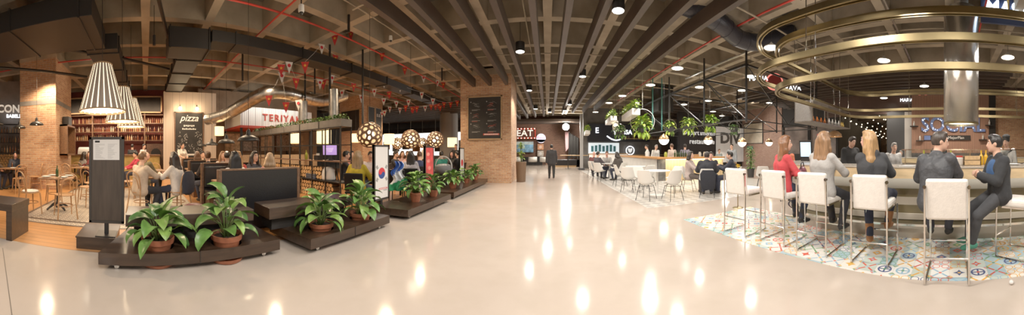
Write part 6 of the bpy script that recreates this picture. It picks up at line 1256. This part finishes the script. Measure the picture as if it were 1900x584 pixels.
bpart('cream_panel', mat('recess_pale', (.46,.44,.40), .4), (BX+.36,.2,.60,.345)); bpart('olive_band', OLV, (BX+.32,.26,.62,.13), (BX+.30,.28,.37,.13), (BX+.28,.3,.20,.07)); bpart('cream_band', CRM, (BX+.30,.28,.50,.12), (BX+.26,.32,.28,.09)); bpart('plinth', mat('plinth_pale', (.42,.38,.32), .35), (BX+.22,.36,.0,.20)); bpart('foot_rail', CHROME, (BX+.1,.03,.22,.03))
light('bar_front_light', 'AREA', (3.98,-.8,.93), 10, (1,.93,.8), .06, (0,R(-12),0), 7)
# brass rings
for i, (xf, xb, yf, Rr, z) in enumerate(((3.8,9.3,3.62,1.05,2.57),(3.5,9.5,3.95,1.2,2.87),(3.8,9.3,3.62,1.05,3.40),(3.5,9.5,3.95,1.2,3.56))):
    P = stadium(xf, xb, -6.4, yf, Rr, 14); t = thing('brass_ring', ['lowest brass band hoop over the bar, the smaller one','second lowest brass band hoop over the bar, the larger one','third brass band hoop over the bar, smaller','topmost brass band hoop over the bar, larger'][i], 'hoop', (xf,0,z), 0, 'brass band hoops over the bar')
    mb = MB(); mb.band([(x-xf,y,0) for x,y in P], .035, .10, True); mb.build('band', BRASS, t, smooth=True); mb = MB(); mb.band([(x-xf,y,.0) for x,y in stadium(xf+.07,xb-.07,-6.33,yf-.07,Rr-.07,14)], .02, .06, True); mb.build('inner_band', BRASS, t, smooth=True)
    for q in ((xf+.0,2.2),(xf+.0,-.9) if i > 1 else (xf,-3.5),(xf+.0,-3.8),(xb,1.5),(xb,-2.5),(xf+2.2,yf),(xb-1.4,yf)):
        mb = MB(); mb.cyl((q[0]-xf,q[1],.08),(q[0]-xf,q[1],4.75-z),.009,n=6); mb.build('rod', CHROME, t)
# hood
p = at(1783.5,5.8); t = thing('extractor_hood', 'tall brushed steel cylinder hood hanging over the bar', 'hood', (p.x,p.y,1.94)); mb = MB(); mb.cyl((0,0,0),(0,0,2.55),.39,n=48,caps=False); mb.build('cylinder', STEEL, t, smooth=True, solid=.01); mb = MB(); mb.lathe([(.40,0),(.40,.04)], n=48, caps=False); mb.build('rim', BRASS, t, smooth=True); mb = MB(); mb.lathe([(.395,2.5),(.37,2.56),(.2,2.6)], n=48, caps=False); mb.build('shoulder', STEEL, t, smooth=True); mb = MB(); mb.cyl((0,0,2.55),(0,0,2.85),.16,n=20); mb.build('collar', GALV, t, smooth=True); mb = MB(); mb.lathe([(.001,.05),(.36,.05)], n=32, caps=False); mb.build('lamp', glow('hood_lamp', (1,.85,.45), 8), t)
light('hood_fill', 'POINT', (4.3,.6,3.15), 60, (1,.93,.84), .25); light('hood_fill', 'POINT', (4.4,-1.6,3.1), 60, (1,.93,.84), .2); light('hood_light', 'SPOT', (p.x,p.y,1.9), 90, (1,.85,.55), .2, spot=2.2)  # the two point lights are added to brighten the steel cylinder
# hanging galvanised shelf
t = thing('hanging_shelf', 'galvanised mesh shelf box hanging over the end of the bar', 'shelf', (7.8,4.1,2.2)); mb = MB(); mb.bb(-1.42,1.42,-.32,.32,0,.03); mb.build('shelf_board', GALV, t); mb = MB(); mb.bb(-1.42,1.42,-.32,.32,.62,.64); mb.build('top_panel', GALV, t); mb = MB(); mb.bb(-1.42,-1.40,-.32,.32,.03,.62); mb.build('end_panel', mat('mesh_grey', (.35,.34,.33), .5, .6, noise=(90,.5)), t)
for x in (-1.41,-.45,.5,1.41):
    for y in (-.31,.31): mb = MB(); mb.bb(x-.012,x+.012,y-.012,y+.012,0,.64); mb.build('upright', GALV, t)
for x in (-1.3,1.3):
    for y in (-.3,.3): mb = MB(); mb.cyl((x,y,.64),(x,y,2.55),.01,n=6); mb.build('hanging_rod', CHROME, t)
ORB = mat('bottle_orange', (.62,.17,.02), .3); oo = [bottle_mb(.2,.04).build('bottle', ORB, smooth=True)]; oc = [bottle_mb(.24,.045).build('bottle', mat('bottle_clear2', (.6,.57,.52), .15), smooth=True)]; oy = [bottle_mb(.22,.05).build('bottle', mat('bottle_honey', (.55,.36,.08), .2), smooth=True)]
for k in range(8): put_bottle(oo, (6.75+k*.13,4.0+.06*(k%2),2.231), 1., 'small orange bottle on the hanging mesh shelf', 'orange bottles on the hanging shelf')
for k in range(7): put_bottle(oc, (7.85+k*.13,4.0+.06*(k%2),2.231), 1., 'clear bottle on the hanging mesh shelf', 'clear bottles on the hanging shelf')
for k in range(3): put_bottle(oy, (8.8+k*.13,4.02,2.231), 1., 'honey coloured bottle on the hanging mesh shelf', 'honey bottles on the hanging shelf')
# black steel frame with planters
t = thing('roof_truss', 'black steel roof-truss frame hung over the white tables', 'frame', (5.4,9.5,0))
def bar(name, a, b, r=.04): mb = MB(); mb.cyl(Vector(a)-Vector((5.4,9.5,0)), Vector(b)-Vector((5.4,9.5,0)), r, n=4); mb.build(name, BLK, t)
for x in (5.4,9.6):
    bar('top_beam',(x,5.5,3.95),(x,14.2,3.95),.05); bar('lower_beam',(x,5.5,2.3),(x,14.2,2.3),.03)
    for y in (5.5,7.7,10.5,14.2): bar('post',(x,y,2.22),(x,y,4.75),.035)
    for y0, y1 in ((5.5,7.7),(7.7,10.5),(10.5,14.2)): bar('brace',(x,y0,2.3),(x,y1,3.95),.02)
for y in (5.5,7.7,10.5,14.2):
    bar('cross_beam',(5.4,y,3.95),(9.6,y,3.95),.035); bar('lower_cross_beam',(5.4,y,2.3),(9.6,y,2.3),.022); bar('cross_brace',(5.4,y,3.95),(7.5,y,2.3),.02); bar('cross_brace',(9.6,y,3.95),(7.5,y,2.3),.02)
TEAL = mat('teal_paint', (.05,.20,.18), .5)
for i, (px, d) in enumerate(((1211,11.4),(1228,11.8))): q = at(px,d); pipe(['left teal hanger pole above the hanging plants','right teal hanger pole above the hanging plants'][i], (q.x,q.y,2.3), (q.x,q.y,4.7), .03, TEAL, 'pole', 'hanger_pole')
for i, (px, d) in enumerate(((1169,11.1),(1133,14.2),(1089,18.4))):
    q = at(px,d,zz(214 if i == 0 else (224 if i == 1 else 247),d)); t = thing('planter_trough', ['nearest white hanging planter trough','middle white hanging planter trough','farthest white hanging planter trough'][i], 'planter', tuple(q), R(-6), 'white hanging planter troughs'); mb = MB(); mb.bb(-.17,.17,-1.1,1.1,-.13,.13); mb.build('trough', WHT, t, bevel=.02); mb = MB(); rr = random.Random(i)
    for k in range(14): bush(mb, (rr.uniform(-.06,.06),-1.05+k*.16,.10), 22, .26, .48, .14, .06, rr, .3, .1)
    mb.build('foliage', LIMES, t, smooth='all')
    for y in (-.9,.9): mb = MB(); mb.cyl((0,y,.1),(0,y,4.7-q.z),.006,n=5); mb.build('wire', BLK, t)
def hoop_planter(lab, px, py, d, r, n, h_, L, W_, cols):
    q = at(px,d,zz(py,d)); t = thing('hanging_planter', lab, 'planter', tuple(q), az(px)*-1, 'hoop-hung plants over the white counter'); mb = MB(); mb.lathe([(.001,-.2),(.16,-.18),(.2,0),(.18,0),(.15,-.14),(.001,-.15)], n=20, caps=False); mb.build('bowl', STEELD, t, smooth=True); mb = MB(); rr = random.Random(int(px)); bush(mb, (0,0,-.05), n, r, h_, L, W_, rr, .1, .12); bush(mb, (0,0,-.25), n//2, r*.8, .2, L, W_, rr, -.6, .12); mb.build('foliage', cols, t, smooth='all')
    mb = MB(); hr = .5 if r > .61 else .27; mb.tube([(hr*math.sin(2*PI*i/28), 0, hr-.2+hr*math.cos(2*PI*i/28)) for i in range(28)], .011 if r > .61 else .006, 6, True); mb.cyl((0,0,2*hr-.2),(0,0,max(2*hr,4.7-q.z)),.005,n=5); mb.build('hoop', WHT if r > .61 else GALV, t)
hoop_planter('largest hanging plant, lime green in a white hoop', 1192,238,10.6,.62,70,.62,.34,.11,LIMES); hoop_planter('trailing green hanging plant left of the largest one', 1150,243,12.3,.5,46,.3,.28,.08,GREENS); hoop_planter('soft green hanging plant between the largest plant and the second globe lamp', 1243,236,11.0,.36,36,.35,.22,.07,LIMES); hoop_planter('pale broad-leaved hanging plant in front of the black restaurant sign', 1277,234,11.4,.42,40,.45,.30,.09,LIMES); hoop_planter('bright hanging plant above the globe lamp at the black sign', 1317,229,10.8,.42,52,.42,.28,.11,LIMES); hoop_planter('small ferny hanging plant in front of the DIV banner', 1362,238,12.6,.34,36,.25,.2,.05,GREENS)
def mk_glb():
    t = thing('globe_pendant_lamp', 'globe lamp', 'lamp'); mb = MB(); mb.ball((0,0,0), .19, 20, 14); mb.v = [(x,y,min(z,.02)) for x,y,z in mb.v]; mb.build('glass_globe', GLOBE, t, smooth=True); mb = MB(); mb.lathe([(.192,.0),(.18,.075),(.13,.14),(.05,.185),(.02,.22)], n=20, caps=False); mb.build('cap', mat('cap_copper', (.55,.33,.16), .3, .8), t, smooth=True); mb = MB(); mb.tube([(0,0,.2),(0,0,2.4)], .005, 5); mb.build('cord', BLK, t); return t
glb = Proto(mk_glb)
for i, (px, py, d) in enumerate(((1232,259,9.5),(1314,260,11.),(1377,264,11.2),(1427,264,13.5))): glb(at(px,d,zz(py,d)), 0, ['copper-capped globe lamp over the round tables, leftmost of the four','copper-capped globe lamp in front of the black restaurant sign','copper-capped globe lamp at the right edge of the DIV banner','copper-capped globe lamp in front of the right brick wall'][i], 'copper-capped globe lamps'); light('globe_lamp_light', 'POINT', at(px,d,zz(py,d)-.25), 25, (1,.85,.62), .15)
p = S3(1142,232,14); t = thing('cage_lamp', 'tall wire cage lamp between the two far planter troughs', 'lamp', tuple(p)); mb = MB()
for k in range(10): a = 2*PI*k/10; mb.tube([(.09*math.cos(a),.09*math.sin(a),.35),(.15*math.cos(a),.15*math.sin(a),.1),(.15*math.cos(a),.15*math.sin(a),-.25),(.07*math.cos(a),.07*math.sin(a),-.35)], .008, 4)
for z in (-.2,0,.2): mb.tube([(.15*math.cos(2*PI*i/20),.15*math.sin(2*PI*i/20),z) for i in range(20)], .008, 4, True)
mb.build('cage', WHT, t); mb = MB(); mb.ball((0,0,0), .09, 10, 8); mb.build('bulb', BULB, t, smooth=True); mb = MB(); mb.cyl((0,0,.3),(0,0,4.7-p.z),.008,n=6); mb.build('cord', BLK, t)
# ------------------------------------------------------------------ bar stools
def mk_stool():
    t = thing('bar_stool', 'white leather bar stool', 'bar stool'); mb = MB(); mb.bb(-.215,.215,-.20,.235,.645,.735); mb.build('seat', LEATHW, t, bevel=.03)
    mb = MB(); mb.box((0,-.235,.855),(.43,.065,.42),M=Matrix.Rotation(R(5),3,'X')); mb.build('backrest', LEATHW, t, bevel=.025)
    for sx in (-1,1):
        mb = MB(); x = sx*.222; mb.tube([(x,-.285,1.0),(x,-.272,.64),(x,-.275,.013),(x,.27,.013),(x,.255,.64)], .0125, 4); mb.build('leg', CHROME, t)
        mb = MB(); mb.cyl((x,-.30,.985),(x,-.27,.985),.02,n=10); mb.build('bolt', CHROME, t)
    mb = MB(); mb.cyl((-.222,.262,.27),(.222,.262,.27),.011,n=6); mb.build('foot_bar', CHROME, t); mb = MB(); mb.cyl((-.222,-.275,.27),(.222,-.275,.27),.009,n=6); mb.build('cross_bar', CHROME, t); mb = MB(); mb.bb(-.20,.20,-.15,.2,.625,.648); mb.build('seat_base', CHROME, t); return t
stool = Proto(mk_stool)
for x, y, rz, lab in ((3.02,3.10,-84,'empty white bar stool farthest left along the bar'),(3.13,2.38,-90,'white bar stool under the woman in red'),(3.13,1.72,-90,'white bar stool under the woman in grey'),(3.13,.93,-91,'white bar stool under the woman in the black blazer'),(2.83,.02,-92,'white bar stool pulled out nearest the camera, under the man in the dark puffer jacket'),(3.22,-.93,-38,'white bar stool turned sideways under the boy, at the right edge')): stool((x,y,.005), R(rz), lab, 'white leather bar stools on chrome frames')
NJ = (.02,.028,.055); LK = dict(seat=.735, h=.009)
def handbag(root, L):
    pass
P_('woman in a red jacket with long brown hair, turned to her right at the bar', (3.13,2.40,.005), R(-96), sex='f', s=.96, top=(.55,.05,.06), legs=NJ, shoes=(.012,.012,.014), hair=(.20,.085,.035), hs='long', skin='fair', twist=.35, yaw=.55, lean=.02, hands=[(.02,.30,1.02),(.20,.28,1.0)], feet=[(-.02,.36,.27),(.16,.30,.22)], boot=.3, **LK)
P_('woman in a light grey jumper, very long straight hair, back to the camera', (3.13,1.70,.005), R(-90), sex='f', top=(.40,.385,.37), legs=(.02,.02,.03), shoes=(.015,.013,.015), hair=LIGHTB, hs='long', twist=.1, yaw=.12, hands=[(-.10,.44,1.12),(.20,.34,1.05)], feet=[(-.02,.36,.25),(.16,.30,.20)], boot=.3, **LK)
P_('blonde woman in a black blazer and tan boots talking to her left', (3.13,.97,.005), R(-88), sex='f', top=(.035,.037,.042), legs=NJ, shoes=(.30,.13,.045), hair=BLOND, hs='long', skin='rosy', twist=-.6, yaw=-1.1, coat=.008, lean=.10, hands=[(-.14,.46,1.22),(.02,.46,1.14)], feet=[(-.10,.22,.10),(.12,.36,.26)], boot=.35, **LK)
P_('man in a dark quilted puffer jacket turned right on the pulled-out stool', (3.0,.17,.005), R(-96), sex='m', s=.97, top=(.045,.048,.056), legs=(.03,.032,.045), shoes=(.02,.02,.02), hair=(.045,.033,.026), coat=.02, coatlen=.02, lean=.18, side=-.05, twist=.3, yaw=1.0, hands=[(-.10,.46,1.12),(.12,.44,1.12)], feet=[(-.12,.36,.27),(.12,.36,.27)], mats={'top': mat('quilted_jacket', (.045,.048,.056), .55, noise=(10,.2), bump=(14,.9))}, **LK)
def badge(root, L):
    P, up, fw, rt = L['P'], L['up'], L['fw'], L['rt']; S = SDF(); c = P + up*.26 + fw*.05
    S.ell(c, (.165,.118,.20), np.array(Matrix((rt,fw,up)).transposed())); S.build('chest_panel', cloth((.03,.08,.20)), root, .009)
P_('boy in a black and blue jacket sitting sideways on a bar stool, facing left', (3.27,-.64,.005), R(12), sex='m', s=.93, top=(.022,.024,.028), legs=(.045,.048,.055), shoes=(.05,.25,.17), hair=(.012,.010,.010), skin='fair', coat=.008, lean=.05, twist=-.1, yaw=.42, hands=[(-.05,.30,1.12),(.06,.30,1.13)], feet=[(.02,.38,.12),(.16,.40,.16)], extra=badge, **LK)
t = thing('handbag', 'dark red patterned handbag on the lap of the woman in red', 'bag', (3.42,2.22,.90), .3); mb = MB(); mb.ball((0,0,.09),(.14,.07,.12),16,10); mb.build('bag_body', mat('bag_maroon', (.14,.03,.05), .4, noise=(12,.6)), t, smooth=True); mb = MB(); mb.tube([(.09*math.cos(PI*i/10),0,.18+.1*math.sin(PI*i/10)) for i in range(11)], .009, 6); mb.build('handle', BLK, t)
# ------------------------------------------------------------------ bar staff and things on the bar
for lab, px, d, rz, kw in (('barman in a dark suit looking down behind the bar',1578,6.2,150,dict(top=(.012,.013,.017),hair=DARKHAIR,coat=.012,pitch=.35,skin='fair')),('bar worker in a red beret half hidden by the woman in grey',1528,5.6,60,dict(top=(.014,.014,.018),hair=BLACK,hat=('beret',(.30,.02,.03)))),('cook in a white jacket and black cap at the right of the bar',1868,6.6,60,dict(top=(.70,.68,.65),hair=BLACK,hat=('toque',(.02,.02,.022)),pitch=.2)),('cook in a red cap half hidden behind the man in the puffer jacket',1742,7.6,100,dict(top=(.02,.02,.022),hair=BLACK,hat=('toque',(.42,.02,.02)))),('bar worker in an orange shirt beyond the woman in red',1459,7.0,120,dict(top=(.6,.16,.08),hair=DARKHAIR,s=.9,skin='tan'))):
    q = at(px,d); P_(lab, (q.x,q.y,0), R(rz), None, h=.014, **kw)
q = at(1655,6.9); P_('cook in white bending behind the bar, right of the blonde woman', (q.x,q.y,0), R(120), None, h=.014, s=.93, top=(.55,.54,.53), legs=(.3,.3,.3), hair=GREY, lean=.3)
q = at(1369,6.1); t = thing('slim_post', 'slim brass post with a yellow flower beside the leftmost bar stool', 'post', tuple(q)); mb = MB(); mb.cyl((0,0,.01),(0,0,.98),.012,n=10); mb.build('shaft', BRASS, t, smooth=True); mb = MB(); mb.lathe([(.13,0),(.12,.015),(.02,.03)], n=20); mb.build('base', BRASS, t, smooth=True); mb = MB(); bush(mb, (0,0,.96), 9, .05, .08, .06, .04, random.Random(2), .5, .01); mb.build('flower', [mat('petal_yellow', (.75,.50,.03), .5)]*4, t)
q = at(1672,12.6); P_('grey-haired man in a dark suit seated far off left of the slatted wall', (q.x,q.y,0), R(85), .5, h=.018, top=(.05,.055,.07), hair=GREY, coat=.01); dark((q.x,q.y,0), R(85), 'dark chair under the grey-haired man in a suit', GDC)
t = thing('cooking_pot', 'steel pot on the inner worktop behind the blonde woman', 'pot', (5.6,.55,.951)); mb = MB(); mb.lathe([(.16,0),(.17,.02),(.17,.2),(.16,.2),(.155,.03),(.001,.02)], n=24, caps=False); mb.build('pot_body', STEEL, t, smooth=True)
t = thing('worktop', 'long inner steel worktop behind the bar counter', 'worktop', (5.75,-.8,0)); mb = MB(); mb.bb(-.4,.4,-3.6,2.4,.90,.95); mb.build('top', STEEL, t); mb = MB(); mb.bb(-.36,.36,-3.5,2.3,0,.90); mb.build('cabinet', mat('cabinet_grey', (.22,.215,.21), .4), t)
t = thing('glass_guard', 'clear glass screen along the inner worktop', 'screen', (6.3,-.8,.951)); mb = MB(); mb.bb(-.006,.006,-3.2,2.0,.12,.42); mb.build('pane', GLASS, t); 
for y in (-3.1,-1.4,.3,1.9): mb = MB(); mb.bb(-.015,.015,y-.015,y+.015,0,.42); mb.build('post', CHROME, t)
mb = MB(); mb.bb(-.02,.02,-3.2,2.0,.42,.445); mb.build('top_rail', CHROME, t)
TB = 1.121
t = thing('till_screen', 'black till with a pale blue lit screen at the left end of the bar', 'till', (5.05,3.18,TB), face(5.05,3.18,0,1.2)); M = Matrix.Rotation(R(-12),3,'X'); mb = MB(); mb.box((0,0,.27),(.30,.05,.42),M=M); mb.build('housing', BLK, t, bevel=.006); mb = MB(); mb.box(Vector((0,0,.27))+M@Vector((0,.027,0)),(.24,.002,.34),M=M); mb.build('display', glow('display_blue', (.55,.75,.95), 1.6), t); mb = MB(); mb.bb(-.1,.1,-.1,.1,0,.06); mb.build('base', BLK, t)
single('card_stand', MB().bb(-.09,.09,-.01,.01,0,.22), PAPER, 'white card standing right of the till screen', 'card', (5.5,3.2,TB), smooth=False, rz=.8)
t = thing('drinking_glass', 'tall glass with a pale drink left of the blonde woman', 'glass', (3.82,1.36,TB)); mb = MB(); mb.lathe([(.032,0),(.04,.16),(.037,.16),(.03,.01),(.001,.008)], n=18, caps=False); mb.build('tumbler', GLASS, t, smooth=True); mb = MB(); mb.lathe([(.001,.011),(.029,.011),(.034,.08),(.001,.08)], n=16, caps=False); mb.build('drink', mat('drink_pale', (.65,.58,.40), .2), t, smooth=True)
single('paper_napkin', MB().bb(-.14,.14,-.09,.09,0,.006), PAPER, 'white paper napkin lying right of the tall glass', 'napkin', (3.85,1.15,TB), smooth=False, rz=.3)
single('menu_card', MB().bb(-.15,.15,-.1,.1,0,.008), mat('card_grey', (.4,.39,.38), .6), 'grey menu card lying right of the blonde woman', 'card', (3.85,.62,TB), smooth=False, rz=-.2)
single('bottle', bottle_mb(.27,.035,12), CLEARB, 'white bottle standing between the grey jumper woman and the barman', 'bottle', (4.75,2.55,TB) if False else (5.55,2.0,.951))
for i, (x, y, m_, lab) in enumerate(((4.15,-.02,OILB,'green glass bottle left of the puffer jacket man\'s head'),(4.2,-.52,mat('bottle_yellow', (.66,.36,.02), .3),'yellow bottle left of the boy, first of the pair'),(4.22,-.60,mat('bottle_yellow', (.66,.36,.02), .3),'yellow bottle left of the boy, second of the pair'),(4.15,.42,OILB,'olive oil bottle left of the man in the puffer jacket'))): single('bottle', bottle_mb(.24,.035,12), m_, lab, 'bottle', (x,y,TB))
t = thing('wooden_crate', 'small wooden napkin crate on the bar between the man and the boy', 'crate', (4.12,-.36,TB)); mb = MB()
for z in (.01,.09): mb.bb(-.08,.08,-.14,-.125,z,z+.06); mb.bb(-.08,.08,.125,.14,z,z+.06); mb.bb(-.08,-.065,-.14,.14,z,z+.06); mb.bb(.065,.08,-.14,.14,z,z+.06)
mb.build('slats', OAK, t); mb = MB(); mb.bb(-.07,.07,-.13,.13,.0,.12); mb.build('napkins', mat('napkin_tan', (.35,.25,.14), .8), t)
t = thing('glass_jar', 'round glass jar with red lid on the bar, left of the wooden crate', 'jar', (4.1,-.05-.1,TB)); mb = MB(); mb.lathe([(.06,0),(.075,.02),(.075,.11),(.055,.13)], n=18); mb.build('jar_body', mat('jar_glass', (.55,.5,.45), .15), t, smooth=True); mb = MB(); mb.cyl((0,0,.13),(0,0,.155),.058,n=18); mb.build('lid', RED, t, smooth=True)
for k in range(5): plate((4.1,-1.05-.28*k,TB), 0, 'white plate laid along the bar at the right edge', 'plates along the right end of the bar')
q = at(1393,13.2); t = thing('potted_tree', 'dark green bushy plant in front of the right brick wall beside the DIV banner', 'plant', tuple(q)); mb = MB(); mb.lathe([(.16,0),(.2,.45),(.18,.46),(.17,.4),(.001,.39)], n=18, caps=False); mb.build('planter', STEELD, t, smooth=True); mb = MB(); rr = random.Random(3)
for k in range(3): mb.tube([(0,0,.4),(rr.uniform(-.1,.1),rr.uniform(-.1,.1),1.3)], .015, 6, mi=3)
for z_ in (.5,.8,1.1,1.35): bush(mb, (0,0,z_-.1), 26, .34, .35, .2, .07, rr, .2, .05)
mb.build('foliage', GREENS, t, smooth='all')
single('crumpled_paper', MB().ball((0,0,.02),(.03,.025,.02),7,5), PAPER, 'small crumpled white paper on the floor at the tile edge', 'litter', (2.52,-.62,.002), smooth=False)
# ------------------------------------------------------------------ general room lighting (lamps added without fixtures, outside and inside the view)
for x, y, p_, c_ in ((.4,0,460,(1,.92,.83)),(.5,5,420,(1,.92,.83)),(0,-5,260,(1,.92,.83)),(0,14,420,(1,.92,.83)),(1.8,1.5,420,(1,.92,.82)),(1.9,-2.5,380,(1,.92,.82)),(6.5,-1.5,420,(1,.92,.82)),(7,2.2,300,(1,.92,.83)),(10.5,-.5,420,(1,.84,.66)),(3.6,8.5,300,(1,.92,.83)),(7.4,13,320,(1,.92,.83)),(-1.4,2.6,150,(1,.91,.82)),(0,20,350,(1,.86,.7))):
    light('key_spot', 'SPOT', (x,y,4.0), p_*1.5, c_, .2, spot=2.75)  # key spots added for the main illumination, no fixtures modelled
for x, y, p_ in ((-5,-3.4,90),(-7.5,-1.5,90),(-7.9,-3.2,105),(-7,2,70),(-10.5,1.5,80),(-10.5,-1,90),(-7.0,3.9,70),(-9,7.5,110),(-5,9.2,90),(-8,13,120),(-4.6,6.3,80)):
    light('warm_fill_spot', 'SPOT', (x,y,3.75), p_*6.2, (1,.72,.45), .12, spot=2.7)  # warm spots added over the left restaurant, no fixtures there
for x, y, z_ in ((-3.4,3.2,3.3),(-4.4,7.5,3.3)): light('bunting_fill', 'POINT', (x,y,z_), 26, (1,.82,.6), .15)  # added point lights to brighten the pennants, no lamps there
for x, y in ((-5,2),(-9,-2),(-9,5),(0,4),(0,-3),(4.5,3),(8,-3),(6,10)):
    light('ceiling_fill', 'POINT', (x,y,3.9), 22, (1,.80,.56) if x < -3 else (1,.94,.86), .2)  # added fill points that lift the ceiling tone, no lamps there
